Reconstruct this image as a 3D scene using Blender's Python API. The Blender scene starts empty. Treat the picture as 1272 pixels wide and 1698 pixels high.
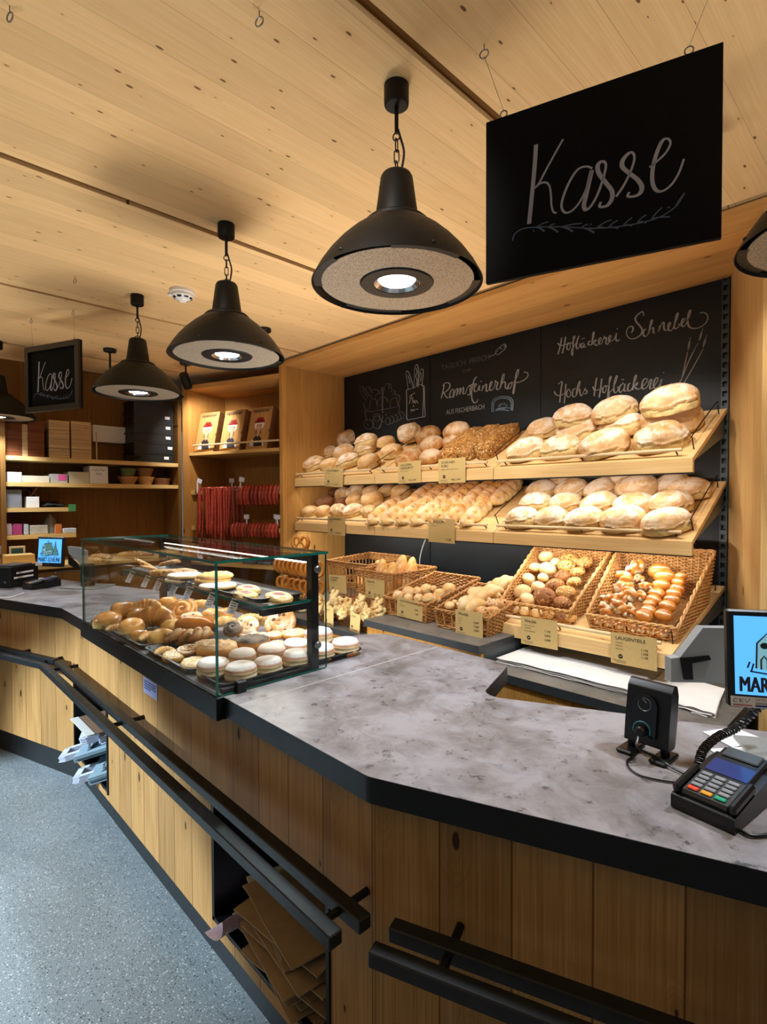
import bpy, bmesh, math, random
from mathutils import Vector as V, Matrix as MX, noise as NZ, Euler
random.seed(7)
S = bpy.context.scene
COL = S.collection
PI = math.pi
R = math.radians

# ------------------------------------------------------------------ camera
FPX = 883.75; CW, CH = 636.0, 849.0
_y, _p, _r = R(45.965), R(-1.1895), R(-.1418)
CAM = V((0, 0, 1.5))
_f = V((-math.sin(_y)*math.cos(_p), math.cos(_y)*math.cos(_p), math.sin(_p)))
_rt = V((math.cos(_y), math.sin(_y), 0)); _up = _rt.cross(_f)
_rt, _up = _rt*math.cos(_r)+_up*math.sin(_r), _up*math.cos(_r)-_rt*math.sin(_r)
cd = bpy.data.cameras.new('camera'); cam = bpy.data.objects.new('camera', cd); COL.objects.link(cam)
cd.sensor_fit = 'VERTICAL'; cd.sensor_height = 36.0; cd.lens = FPX/1698*36; cd.clip_start = .02; cd.clip_end = 60
cam.matrix_world = MX(((_rt.x, _up.x, -_f.x, CAM.x), (_rt.y, _up.y, -_f.y, CAM.y), (_rt.z, _up.z, -_f.z, CAM.z), (0, 0, 0, 1)))
S.camera = cam
def ray(x, y): return _f + _rt*((x-CW)/FPX) - _up*((y-CH)/FPX)
def atz(x, y, z): d = ray(x, y); return CAM + d*((z-CAM.z)/d.z)
def aty(x, y, v): d = ray(x, y); return CAM + d*(v/d.y)
def atx(x, y, v): d = ray(x, y); return CAM + d*(v/d.x)
def atd(x, y, dep): return CAM + ray(x, y)*dep
def atp(x, y, p, n): d = ray(x, y); return CAM + d*((V(p)-CAM).dot(n)/d.dot(n))
def depth(p): return (V(p)-CAM).dot(_f)

# ------------------------------------------------------------------ light, world, exposure
S.view_settings.view_transform = 'Standard'; S.view_settings.look = 'None'
S.view_settings.exposure = 0.43; S.view_settings.gamma = 1.0
w = bpy.data.worlds.new('world'); S.world = w; w.use_nodes = True
w.node_tree.nodes['Background'].inputs[0].default_value = (.85, .93, 1.0, 1)
w.node_tree.nodes['Background'].inputs[1].default_value = .13
LAMP_W, BREAD_W, FRONT_W, FILL_W, DAY_W, SPOT_W, CASE_W, PATCH_W, STRIP_W = 37, 28, 30, 165, 1650, 32, 1.1, 300, 1.9
def lamp(kind, name, loc, energy, col=(1, 1, 1), target=None, **k):
    d = bpy.data.lights.new(name, kind); d.energy = energy; d.color = col
    for a, b in k.items(): setattr(d, a, b)
    o = bpy.data.objects.new(name, d); COL.objects.link(o); o.location = loc
    if target is not None: o.rotation_euler = (V(target)-V(loc)).to_track_quat('-Z', 'Y').to_euler()
    return o
WARM = (1.0, .86, .68); COOL = (.86, .94, 1.0); NEUT = (1.0, .93, .82)
# daylight through the shop front behind and left of the camera
# added unseen area lights shining straight up to brighten the ceiling
for (wx, wy, wz, we, sp_) in ((.95, 1.45, 1.9, .10, 180), (-4.6, -.55, .45, .09, 105), (-2.0, -1.0, .45, .065, 105), (-2.3, 1.80, .45, .082, 110)):
    lamp('AREA', 'ceiling_fill', (wx, wy, wz), FILL_W*we, (1.0, .95, .88), (wx, wy+.0001, 2.7), shape='RECTANGLE', size=1.2, size_y=.4, spread=R(sp_))
lamp('SPOT', 'shopfront_daylight', (-4.2, -3.4, 2.5), DAY_W, (.68, .87, 1.0), (-2.75, .2, 0.0), spot_size=R(28), spot_blend=.3, shadow_soft_size=.12)

# ------------------------------------------------------------------ helpers
def lin(h):
    h = h.lstrip('#'); c = [int(h[i:i+2], 16)/255 for i in (0, 2, 4)]
    return tuple((v/12.92 if v <= .04045 else ((v+.055)/1.055)**2.4) for v in c)+(1,)
ROOTM = {}
def empty(name, loc=(0, 0, 0), rz=0, label=None, cat=None, group=None, mat=None):
    o = bpy.data.objects.new(name, None); COL.objects.link(o); o.empty_display_size = .05
    M = mat if mat is not None else MX.Translation(V(loc)) @ MX.Rotation(rz, 4, 'Z')
    o.matrix_world = M; ROOTM[o.name] = M.copy()
    if label: tag(o, label, cat, group)
    return o
def tag(o, label, cat, group=None, kind=None):
    if label: o['label'] = label
    if cat: o['category'] = cat
    if group: o['group'] = group
    if kind: o['kind'] = kind
    return o
def axes(x, y, z, o=(0, 0, 0)):
    return MX(((x[0], y[0], z[0], o[0]), (x[1], y[1], z[1], o[1]), (x[2], y[2], z[2], o[2]), (0, 0, 0, 1)))
def spline(pts, n=8, closed=False):
    P = [V(p) for p in pts]; out = []; m = len(P)
    rng = range(m) if closed else range(m-1)
    for i in rng:
        p0 = P[(i-1) % m] if closed or i > 0 else P[0]*2-P[1]
        p1 = P[i]; p2 = P[(i+1) % m]
        p3 = P[(i+2) % m] if closed or i+2 < m else P[m-1]*2-P[m-2]
        for k in range(n):
            t = k/n
            out.append(.5*((2*p1)+(p2-p0)*t+(2*p0-5*p1+4*p2-p3)*t*t+(3*p1-p0-3*p2+p3)*t*t*t))
    if not closed: out.append(P[-1].copy())
    return out
class MB:
    def __init__(s): s.v = []; s.f = []; s.m = []; s.mi = 0; s.attr = {}
    def add(s, vs, fs, M=None):
        b = len(s.v)
        s.v += [(M @ V(p)) if M is not None else V(p) for p in vs]
        for f in fs: s.f.append([i+b for i in f]); s.m.append(s.mi)
        return s
    def box(s, c, d, M=None, bev=0, seg=1):
        c = V(c); h = V(d)/2
        if bev <= 0:
            vs = [c+V((sx*h.x, sy*h.y, sz*h.z)) for sx in (-1, 1) for sy in (-1, 1) for sz in (-1, 1)]
            return s.add(vs, [(0, 1, 3, 2), (4, 6, 7, 5), (0, 4, 5, 1), (2, 3, 7, 6), (0, 2, 6, 4), (1, 5, 7, 3)], M)
        bm = bmesh.new(); bmesh.ops.create_cube(bm, size=1)
        for q in bm.verts: q.co = V((q.co.x*d[0], q.co.y*d[1], q.co.z*d[2]))
        bmesh.ops.bevel(bm, geom=bm.edges[:], offset=min(bev, min(d)*.49), segments=seg, profile=.5, affect='EDGES')
        bm.verts.index_update()
        s.add([q.co+c for q in bm.verts], [[q.index for q in f.verts] for f in bm.faces], M); bm.free(); return s
    def bx(s, a, b, M=None, bev=0):
        a = V(a); b = V(b); return s.box((a+b)/2, [abs(b[i]-a[i]) for i in range(3)], M, bev)
    def tube(s, pts, r, n=8, closed=False, M=None, flat=None, caps=True):
        P = [V(p) for p in pts]; m = len(P)
        rr = r if isinstance(r, (list, tuple)) else [r]*m
        T = []
        for i in range(m):
            a = P[(i-1) % m] if closed or i else P[0]; b = P[(i+1) % m] if closed or i < m-1 else P[-1]
            t = b-a; T.append(t.normalized() if t.length > 1e-9 else V((0, 0, 1)))
        u = T[0].orthogonal().normalized(); vs = []
        if flat is not None:
            u = V(flat)-T[0]*T[0].dot(V(flat)); u = u.normalized() if u.length > 1e-6 else T[0].orthogonal().normalized()
        for i in range(m):
            u = u-T[i]*T[i].dot(u); u = u.normalized() if u.length > 1e-9 else T[i].orthogonal().normalized()
            w_ = T[i].cross(u)
            for k in range(n):
                a = 2*PI*k/n; vs.append(P[i]+(u*math.cos(a)+w_*math.sin(a))*rr[i])
        fs = []
        for i in range(m if closed else m-1):
            j = (i+1) % m
            for k in range(n): fs.append((i*n+k, i*n+(k+1) % n, j*n+(k+1) % n, j*n+k))
        if not closed and caps: fs += [tuple(range(n-1, -1, -1)), tuple((m-1)*n+k for k in range(n))]
        return s.add(vs, fs, M)
    def ribbon(s, pts, wd, nrm, th=.0006, M=None):
        P = [V(p) for p in pts]; m = len(P); nrm = V(nrm).normalized()
        ww = wd if isinstance(wd, (list, tuple)) else [wd]*m
        vs = []; fs = []
        for i in range(m):
            t = (P[min(i+1, m-1)]-P[max(i-1, 0)]); t = t.normalized() if t.length > 1e-9 else V((1, 0, 0))
            sd = nrm.cross(t)*ww[i]/2
            vs += [P[i]-sd, P[i]+sd, P[i]+sd+nrm*th, P[i]-sd+nrm*th]
        for i in range(m-1):
            a = i*4; b = a+4
            for k in range(4): fs.append((a+k, a+(k+1) % 4, b+(k+1) % 4, b+k))
        fs += [(0, 1, 2, 3), (4*m-4, 4*m-1, 4*m-2, 4*m-3)]
        return s.add(vs, fs, M)
    def lathe(s, prof, n=32, M=None, a0=0, a1=2*PI, cap=True):
        vs = []; fs = []; full = abs(a1-a0-2*PI) < 1e-6; c = n if full else n+1
        for r_, z in prof:
            for k in range(c):
                a = a0+(a1-a0)*k/n; vs.append((r_*math.cos(a), r_*math.sin(a), z))
        for i in range(len(prof)-1):
            for k in range(n): fs.append((i*c+k, i*c+(k+1) % c, (i+1)*c+(k+1) % c, (i+1)*c+k))
        if full and cap:
            if prof[0][0] > 1e-6: fs.append(tuple(range(n-1, -1, -1)))
            if prof[-1][0] > 1e-6: fs.append(tuple((len(prof)-1)*c+k for k in range(n)))
        return s.add(vs, fs, M)
    def prism(s, poly, z0, z1, M=None, bev=0):
        n = len(poly); vs = [(p[0], p[1], z0) for p in poly]+[(p[0], p[1], z1) for p in poly]
        fs = [tuple(range(n-1, -1, -1)), tuple(range(n, 2*n))]+[(i, (i+1) % n, n+(i+1) % n, n+i) for i in range(n)]
        return s.add(vs, fs, M)
    def quad(s, a, b, c, d, M=None): return s.add([a, b, c, d], [(0, 1, 2, 3)], M)
    def sheet(s, nx, ny, fn, M=None):
        vs = [fn(i/nx, j/ny) for j in range(ny+1) for i in range(nx+1)]
        fs = [(j*(nx+1)+i, j*(nx+1)+i+1, (j+1)*(nx+1)+i+1, (j+1)*(nx+1)+i) for j in range(ny) for i in range(nx)]
        return s.add(vs, fs, M)
    def mesh(s, name, mats, smooth=True, ang=35, fix=True):
        me = bpy.data.meshes.new(name); me.from_pydata([tuple(p) for p in s.v], [], s.f)
        for m_ in (mats if isinstance(mats, (list, tuple)) else [mats]): me.materials.append(m_)
        me.polygons.foreach_set('material_index', s.m)
        for k, vals in s.attr.items():
            at = me.attributes.new(k, 'FLOAT', 'POINT'); at.data.foreach_set('value', vals)
        if fix:
            bm = bmesh.new(); bm.from_mesh(me); bmesh.ops.recalc_face_normals(bm, faces=bm.faces[:]); bm.to_mesh(me); bm.free()
        if smooth:
            me.shade_smooth(); me.set_sharp_from_angle(angle=R(ang))
        me.update(); return me
    def build(s, name, mats, parent=None, smooth=True, ang=35, local=False, fix=True):
        # vertices are given in world space unless local=True; a parent's frame is undone here
        M = None
        if parent is not None and not local:
            M = ROOTM[parent.name].inverted(); s.v = [M @ p for p in s.v]
        o = bpy.data.objects.new(name, s.mesh(name, mats, smooth, ang, fix)); COL.objects.link(o)
        if parent is not None:
            o.parent = parent; ROOTM[o.name] = ROOTM[parent.name].copy()
        else: ROOTM[o.name] = MX.Identity(4)
        return o
def struct(o): o['kind'] = 'structure'; return o
def copy_tree(o, parent=None):
    c = o.copy(); COL.objects.link(c)
    for k in ('label', 'group', 'category'):
        pass
    if parent is not None: c.parent = parent
    for ch in list(o.children): copy_tree(ch, c)
    return c
_fontcache = {}
def text_mb(txt, size, M, mb=None, align='CENTER', ext=.0004, bold=0, sx=1.0):
    """printed lettering as solid geometry, its own x right and y up in frame M"""
    key = (txt, align, bold)
    if key not in _fontcache:
        cu = bpy.data.curves.new('lettering', 'FONT'); cu.body = txt; cu.align_x = align; cu.size = 1; cu.offset = bold; cu.resolution_u = 2
        o = bpy.data.objects.new('lettering', cu); COL.objects.link(o)
        dg = bpy.context.evaluated_depsgraph_get(); me = bpy.data.meshes.new_from_object(o.evaluated_get(dg))
        _fontcache[key] = ([p.co.copy() for p in me.vertices], [list(p.vertices) for p in me.polygons])
        bpy.data.objects.remove(o); bpy.data.curves.remove(cu); bpy.data.meshes.remove(me)
    vs, fs = _fontcache[key]; mb = mb or MB()
    mb.add([(p.x*size*sx, p.y*size, ext) for p in vs], fs, M); return mb

# ------------------------------------------------------------------ materials
def newmat(name):
    m = bpy.data.materials.new(name); m.use_nodes = True; nt = m.node_tree; nt.nodes.clear()
    out = nt.nodes.new('ShaderNodeOutputMaterial'); b = nt.nodes.new('ShaderNodeBsdfPrincipled')
    nt.links.new(b.outputs[0], out.inputs[0]); return m, nt, b
class NT:
    def __init__(s, nt): s.nt = nt
    def n(s, t, **k):
        q = s.nt.nodes.new('ShaderNode'+t)
        for a, b in k.items(): setattr(q, a, b)
        return q
    def set(s, sock, v):
        if hasattr(v, 'links') or hasattr(v, 'is_output'): s.nt.links.new(v, sock)
        elif v is not None:
            try: sock.default_value = v
            except Exception: sock.default_value = tuple(v)[:3]
    def math(s, op, a, b=None, c=None, clamp=False):
        q = s.n('Math', operation=op); q.use_clamp = clamp
        for i, x in enumerate((a, b, c)):
            if x is not None: s.set(q.inputs[i], x)
        return q.outputs[0]
    def mix(s, f, a, b, mode='MIX'):
        q = s.n('Mix', data_type='RGBA', blend_type=mode); s.set(q.inputs[0], f); s.set(q.inputs[6], a); s.set(q.inputs[7], b); return q.outputs[2]
    def comb(s, x, y, z):
        q = s.n('CombineXYZ'); s.set(q.inputs[0], x); s.set(q.inputs[1], y); s.set(q.inputs[2], z); return q.outputs[0]
    def noise(s, vec, sc, det=2, rough=.5, dist=0):
        q = s.n('TexNoise'); s.set(q.inputs['Vector'], vec); q.inputs['Scale'].default_value = sc; q.inputs['Detail'].default_value = det
        q.inputs['Roughness'].default_value = rough; q.inputs['Distortion'].default_value = dist; return q.outputs[0]
    def voro(s, vec, sc, feat='F1', dim='3D'):
        q = s.n('TexVoronoi', feature=feat, voronoi_dimensions=dim); s.set(q.inputs['Vector'], vec); q.inputs['Scale'].default_value = sc; return q
    def step(s, x, lo, hi):
        q = s.n('MapRange', interpolation_type='SMOOTHSTEP'); s.set(q.inputs[0], x); q.inputs[1].default_value = lo; q.inputs[2].default_value = hi; return q.outputs[0]
    def ramp(s, x, stops):
        q = s.n('ValToRGB'); s.set(q.inputs[0], x); e = q.color_ramp.elements
        while len(e) < len(stops): e.new(.5)
        for i, (p, c) in enumerate(stops): e[i].position = p; e[i].color = c
        return q.outputs[0]
    def bump(s, b, h, st=.2, d=.002):
        q = s.n('Bump'); q.inputs['Strength'].default_value = st; q.inputs['Distance'].default_value = d; s.set(q.inputs['Height'], h)
        s.nt.links.new(q.outputs[0], b.inputs['Normal'])
def flat(name, col, rough=.5, metal=0, spec=.5, emit=0, alpha=1, coat=0, trans=0):
    m, nt, b = newmat(name); b.inputs['Base Color'].default_value = lin(col); b.inputs['Roughness'].default_value = rough
    b.inputs['Metallic'].default_value = metal; b.inputs['Specular IOR Level'].default_value = spec
    if emit: b.inputs['Emission Color'].default_value = lin(col); b.inputs['Emission Strength'].default_value = emit
    if coat: b.inputs['Coat Weight'].default_value = coat
    return m
def tinted(name, col, rough=.5, sc=40, amt=.25, metal=0, bump=0, col2=None, spec=.5):
    """a plain colour with the uneven tone and roughness of a real surface"""
    m, nt, b = newmat(name); k = NT(nt); tc = k.n('TexCoord').outputs['Object']
    h = k.noise(tc, sc, 4, .6); c = lin(col); d = lin(col2) if col2 else tuple(x*(1-amt) for x in c[:3])+(1,)
    k.set(b.inputs['Base Color'], k.ramp(h, [(.3, d), (.7, c)])); b.inputs['Metallic'].default_value = metal; b.inputs['Specular IOR Level'].default_value = spec
    k.set(b.inputs['Roughness'], k.math('MULTIPLY_ADD', h, .2, rough-.1))
    if bump: k.bump(b, h, .4, bump)
    return m
def wood(name, grain='Z', across='X', light='#d9a866', dark='#b98245', plank=.12, gap=.012, knots=.45, ksc=1.0, rough=.5, knotcol='#4a2a12', tint=.22, gapcol='#6b4520', off=0.0, ring=.35):
    m, nt, b = newmat(name); k = NT(nt); tc = k.n('TexCoord').outputs['Object']
    sp = k.n('SeparateXYZ'); nt.links.new(tc, sp.inputs[0]); ax = {'X': sp.outputs[0], 'Y': sp.outputs[1], 'Z': sp.outputs[2]}
    third = ({'X', 'Y', 'Z'}-{grain, across}).pop()
    u = k.math('ADD', ax[across], off); v = ax[grain]; t = ax[third]
    pu = k.math('DIVIDE', u, plank); idx = k.math('FLOOR', pu); fr = k.math('FRACT', pu)
    wn = k.n('TexWhiteNoise', noise_dimensions='1D'); k.set(wn.inputs['W'], idx); rnd = wn.outputs['Value']
    v2 = k.math('MULTIPLY_ADD', rnd, 9.7, v)
    low = k.noise(k.comb(k.math('MULTIPLY', u, 6), k.math('MULTIPLY', v2, .55), k.math('MULTIPLY', t, 6)), 1.0, 2, .5)
    # knots: flattened cells with a random gate
    kv = k.voro(k.comb(k.math('MULTIPLY', u, 7.5*ksc), k.math('MULTIPLY', v2, 3.0*ksc), idx), 1.0, 'F1', '2D')
    kd = kv.outputs['Distance']; ks = k.n('SeparateColor'); nt.links.new(kv.outputs['Color'], ks.inputs[0])
    gate = k.math('LESS_THAN', ks.outputs[0], knots); size = k.math('MULTIPLY_ADD', ks.outputs[1], .055, .022)
    wob = k.math('MULTIPLY_ADD', k.noise(tc, 60, 2), .03, kd)
    kmask = k.math('MULTIPLY', k.step(k.math('DIVIDE', wob, size), 1.15, .75), gate)
    halo = k.math('MULTIPLY', k.step(k.math('DIVIDE', kd, size), 4.5, 1.0), gate)
    rings = k.math('SINE', k.math('MULTIPLY', k.math('MULTIPLY_ADD', halo, .25, low), 75))
    ringm = k.math('MULTIPLY', k.step(rings, .1, 1.0), ring)
    fine = k.noise(k.comb(k.math('MULTIPLY', u, 190), k.math('MULTIPLY', v2, 2.4), k.math('MULTIPLY', t, 190)), 1.0, 3, .6)
    lc, dc = lin(light), lin(dark)
    c = k.ramp(fine, [(.2, dc), (.75, lc)])
    c = k.mix(k.math('MULTIPLY', ringm, .8), c, dc)
    tn = k.math('MULTIPLY_ADD', rnd, tint, 1-tint*.55); q = k.comb(tn, tn, tn)
    c = k.mix(1.0, c, q, 'MULTIPLY')
    c = k.mix(k.math('MULTIPLY', halo, .35), c, dc)
    c = k.mix(k.math('MULTIPLY', kmask, .88), c, lin(knotcol))
    if gap:
        g = k.step(k.math('ABSOLUTE', k.math('SUBTRACT', fr, .5)), .5-gap, .5-gap*.3); c = k.mix(k.math('MULTIPLY', g, .75), c, lin(gapcol))
    k.set(b.inputs['Base Color'], c); k.set(b.inputs['Roughness'], k.math('MULTIPLY_ADD', fine, .18, rough-.08))
    hh = k.math('MULTIPLY_ADD', fine, .4, k.math('MULTIPLY', g, -2.0) if gap else .0); k.bump(b, hh, .25, .0015)
    b.inputs['Specular IOR Level'].default_value = .13
    return m
M_ = {}
M_['ceil'] = wood('ceiling_spruce', 'Y', 'X', '#ecc893', '#dcb37c', .145, .005, .62, 1.75, .55, '#5a3417', .16)
M_['strip'] = wood('ceiling_joint', 'Y', 'X', '#7a5220', '#5d3c14', .2, 0, .0)
M_['panX'] = wood('panel_spruce', 'Z', 'X', '#d2a060', '#b07c40', .135, .014, .38, .75, .5)
M_['panY'] = wood('side_panel_spruce', 'Z', 'Y', '#d0a05c', '#b17d3e', .13, .008, .42, .8, .45)
M_['panLit'] = wood('lit_right_panel_spruce', 'Z', 'Y', '#e6c084', '#c99a58', .13, .008, .5, .8, .45)  # lighter copy of the side panel spruce, lamp light put into its colour
M_['soff'] = wood('soffit_spruce', 'X', 'Y', '#d6a462', '#bb8344', .16, .006, .4, .8, .5)
M_['front'] = wood('counter_spruce', 'Z', 'X', '#c89a62', '#956c3c', .142, .02, .55, .85, .5, '#2c170a', .3, '#5a3413')
M_['board'] = wood('shelf_spruce', 'X', 'Y', '#e6c590', '#d3a868', .19, 0, .35, .7, .5, '#a8764a', .12)
M_['dark'] = wood('storage_spruce', 'Z', 'Y', '#8c6434', '#6b4822', .19, .006, .4, .7, .5)
M_['pale'] = wood('pale_edge', 'Y', 'Z', '#e2c284', '#cfa660', .2, 0, .3, .7, .5, '#a8764a')
M_['paleX'] = wood('pale_shelf', 'X', 'Y', '#d8b070', '#c0934e', .2, 0, .3, .7, .5, '#9a6a3a')
M_['oak'] = wood('cabinet_spruce', 'Z', 'X', '#c8964f', '#a87535', .2, .0, .4, .8, .45)
M_['dowel'] = tinted('dowel_wood', '#dcbf92', .5, 30, .15)
M_['black'] = tinted('black_steel', '#0b0f12', .42, 60, .2, 0, spec=.35)
M_['rail'] = tinted('blackened_rail', '#12171a', .38, 25, .35, .2, 0, '#20262a')
M_['shade'] = tinted('lamp_black', '#0e0b08', .5, 50, .12, .0, spec=.25)
M_['blackpl'] = flat('black_plastic', '#090c0e', .36)
M_['kick'] = tinted('toe_kick_dark', '#15191c', .45, 20, .25)
M_['white'] = tinted('white_plastic', '#e6e4df', .45, 20, .06)
M_['paper'] = tinted('white_paper', '#e9e7e4', .8, 12, .05)
M_['wpaint'] = flat('chalk_white', '#dcdcdc', .9, emit=0)
M_['kraft'] = tinted('kraft_card', '#c2a468', .75, 90, .1)
M_['brownpaper'] = tinted('brown_paper', '#b39a76', .8, 30, .2)
M_['ink'] = flat('printing_ink', '#241f1c', .8)
M_['steel'] = tinted('brushed_steel', '#9ea3a6', .3, 15, .12, .9)
M_['zinc'] = tinted('zinc_ring', '#8d8f90', .35, 60, .2, .9)
M_['chrome'] = flat('chrome', '#c9cccf', .14, 1)
def glass_mat():
    m, nt, b = newmat('clear_glass'); k = NT(nt)
    fr = k.n('LayerWeight'); fr.inputs[0].default_value = .5; fr = k.math('MULTIPLY_ADD', k.math('POWER', fr.outputs['Facing'], 5.0), .6, .022)
    tr = k.n('BsdfTransparent'); tr.inputs[0].default_value = (.975, .99, .982, 1); gl = k.n('BsdfGlossy'); gl.inputs['Roughness'].default_value = .01
    mx = k.n('MixShader'); nt.links.new(fr, mx.inputs[0]); nt.links.new(tr.outputs[0], mx.inputs[1]); nt.links.new(gl.outputs[0], mx.inputs[2])
    out = [n for n in nt.nodes if n.type == 'OUTPUT_MATERIAL'][0]; nt.links.new(mx.outputs[0], out.inputs[0]); nt.nodes.remove(b); return m
M_['glass'] = glass_mat()
M_['gedge'] = flat('green_glass_edge', '#0f5c50', .08, 0, .6)
M_['gedge2'] = flat('pale_glass_edge', '#3fae98', .1, 0, .6)
def terrazzo():
    m, nt, b = newmat('speckled_floor'); k = NT(nt); tc = k.n('TexCoord').outputs['Object']
    base = k.ramp(k.noise(tc, 2.5, 3), [(.3, lin('#747f84')), (.7, lin('#86919a'))])
    fine = k.noise(tc, 330, 2, .7); base = k.mix(k.math('MULTIPLY', k.step(fine, .48, .66), .7), base, lin('#b7c2c6')); base = k.mix(k.math('MULTIPLY', k.step(fine, .44, .3), .6), base, lin('#4c565b'))
    for sc_, dens in ((210, .22), (130, .14)):
        v1 = k.voro(tc, sc_); s1 = k.n('SeparateColor'); nt.links.new(v1.outputs['Color'], s1.inputs[0])
        dk = k.math('MULTIPLY', k.math('LESS_THAN', v1.outputs['Distance'], .36), k.math('LESS_THAN', s1.outputs[0], dens)); base = k.mix(k.math('MULTIPLY', dk, .8), base, lin('#2b3134'))
        lt = k.math('MULTIPLY', k.math('LESS_THAN', v1.outputs['Distance'], .34), k.math('GREATER_THAN', s1.outputs[0], .84)); base = k.mix(k.math('MULTIPLY', lt, .7), base, lin('#dfe4e3'))
    k.set(b.inputs['Base Color'], base); b.inputs['Roughness'].default_value = .42; return m
M_['floor'] = terrazzo()
def concrete(name, a, bb, c_, rough=.38):
    m, nt, b = newmat(name); k = NT(nt); tc = k.n('TexCoord').outputs['Object']
    n1 = k.noise(tc, 4.5, 8, .66, .5); n2 = k.noise(tc, 30, 6, .72); n3 = k.noise(tc, 1.3, 2); n4 = k.noise(tc, 11, 7, .7, .8)
    c = k.ramp(k.math('MULTIPLY_ADD', n4, .45, k.math('MULTIPLY', n1, .6)), [(.42, lin(a)), (.6, lin(bb))])
    c = k.mix(k.math('MULTIPLY', k.step(n3, .45, .7), .3), c, lin('#a69c98'))
    sp = k.math('MULTIPLY', k.step(n2, .56, .64), k.step(n4, .54, .45)); c = k.mix(k.math('MULTIPLY', sp, .85), c, lin(c_))
    k.set(b.inputs['Base Color'], c); k.set(b.inputs['Roughness'], k.math('MULTIPLY_ADD', n1, .2, rough-.1)); return m
M_['top'] = concrete('concrete_laminate', '#646060', '#97959b', '#37353a')
M_['wtop'] = concrete('dark_concrete', '#54524d', '#6e6b65', '#34322f', .42)
M_['edge'] = tinted('black_edge_band', '#12181c', .4, 40, .2, spec=.4)
M_['chalk'] = tinted('blackboard', '#111b21', .45, 3, .3, col2='#0b1318', spec=.35)
M_['signb'] = tinted('sign_blackboard', '#050607', .7, 5, .2, spec=.12)
# ================================================================== SETTING
ZC = 2.70; YF = 2.556; YB = 3.241; XL = -3.883
struct(MB().bx((-9, -4.5, -.05), (4, 4.2, 0)).build('floor', M_['floor'], smooth=False))
seams = [-8.83, -7.51, -6.2, -4.9, -3.585, -2.262, -.976, .334, 1.64, 2.9]
m = MB()
for a, b in zip(seams[:-1], seams[1:]): m.bx((a+.018, -4.5, ZC), (b-.018, 2.535, ZC+.1))
m.bx((-9, 2.56, ZC), (4, 4.2, ZC+.1))
struct(m.build('ceiling', M_['ceil'], smooth=False))
m = MB()
for a in seams: m.bx((a-.03, -4.5, ZC+.016), (a+.03, 2.535, ZC+.03))
m.bx((-9, 2.5, ZC+.06), (4, 2.6, ZC+.08))
struct(m.build('trim_1', M_['strip'], smooth=False))
struct(MB().bx((-3.93, YF, 2.66), (-.45, YB+.05, 2.692)).build('trim_2', M_['soff'], smooth=False))
struct(MB().bx((-4.1, YB+.03, 0), (-.6, YB+.09, 2.7)).build('wall_back', M_['panX'], smooth=False))
struct(MB().bx((-3.93, YF, 0), (XL, YB+.03, 2.66)).build('wall_left', M_['panY'], smooth=False))
# splayed panel at the right end of the alcove
AR = R(20)
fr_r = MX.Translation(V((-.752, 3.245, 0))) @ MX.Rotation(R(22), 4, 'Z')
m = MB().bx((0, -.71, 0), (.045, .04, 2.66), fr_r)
struct(m.build('wall_right', M_['panLit'], smooth=False))
# storage wall on the far left
struct(MB().bx((-5.52, -.6, 0), (-5.45, 2.25, ZC)).build('wall_storage', M_['dark'], smooth=False))
struct(MB().bx((-5.45, 2.165, 0), (-5.1, 2.2, 2.6)).build('wall_partition', M_['dark'], smooth=False))
struct(MB().bx((-9, 3.9, 0), (4, 4.0, ZC)).build('wall_far', M_['dark'], smooth=False))

# ================================================================== SALES COUNTER
HC = .94; YE = .722; YP = .752; YK = .806
AL, ARR = R(18.2), R(21.2)
def polar(p, a, t): return V((p[0]+math.cos(a)*t, p[1]+math.sin(a)*t))
def arc(p, q, r_, ctr, n=6): pass
def rounded(poly, radii, n=7):
    out = []; m_ = len(poly)
    for i in range(m_):
        p = V(poly[i][:2]); r_ = radii[i]
        if r_ <= 0: out.append(p); continue
        a = (V(poly[i-1][:2])-p); b = (V(poly[(i+1) % m_][:2])-p)
        a.normalize(); b.normalize(); h = a.angle(b)/2; d = r_/math.tan(h)
        c = p+(a+b).normalized()*(r_/math.sin(h)); s0 = p+a*d-c; s1 = p+b*d-c
        for k in range(n+1):
            v = s0.lerp(s1, k/n).normalized()*r_; out.append(c+v)
    return out
pL = (-3.19, YE); pR = (-.794, YE)
fl = polar(pL, AL+PI, 1.5); frr = polar(pR, ARR, 1.5)
inn = V((-.90, 1.258)); inr = polar(inn, R(25.3), 1.35)
tip = V((-1.005, 1.567)); bl = V((-1.64, 1.567)); bl2 = V((-1.70, 1.335)); bl3 = V((-3.30, 1.335)); bl4 = polar(bl3, AL+PI, 1.35)
poly = [fl, pL, pR, frr, inr, inn, tip, bl, bl2, bl3, bl4]
rad = [0, .04, .06, 0, 0, .05, .035, .12, .06, 0, 0]
tp = rounded(poly, rad)
m = MB(); m.prism(tp, HC-.055, HC-.0012)
n_ = len(tp); cxy = None
m.mi = 1
m.prism(tp, HC-.0012, HC)
wt = m.build('counter_worktop', [M_['edge'], M_['top']], smooth=False)
tag(wt, 'long grey concrete-look worktop with black edge on the wooden sales counter', 'worktop')
j = MB().bx((-1.3215, YE+.001, HC-.002), (-1.3185, 1.567, HC+.0004)).build('joint_strip', flat('pale_joint', '#c9c4c0', .5), wt, smooth=False)
j['label'] = 'thin pale joint line across the worktop'

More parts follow.
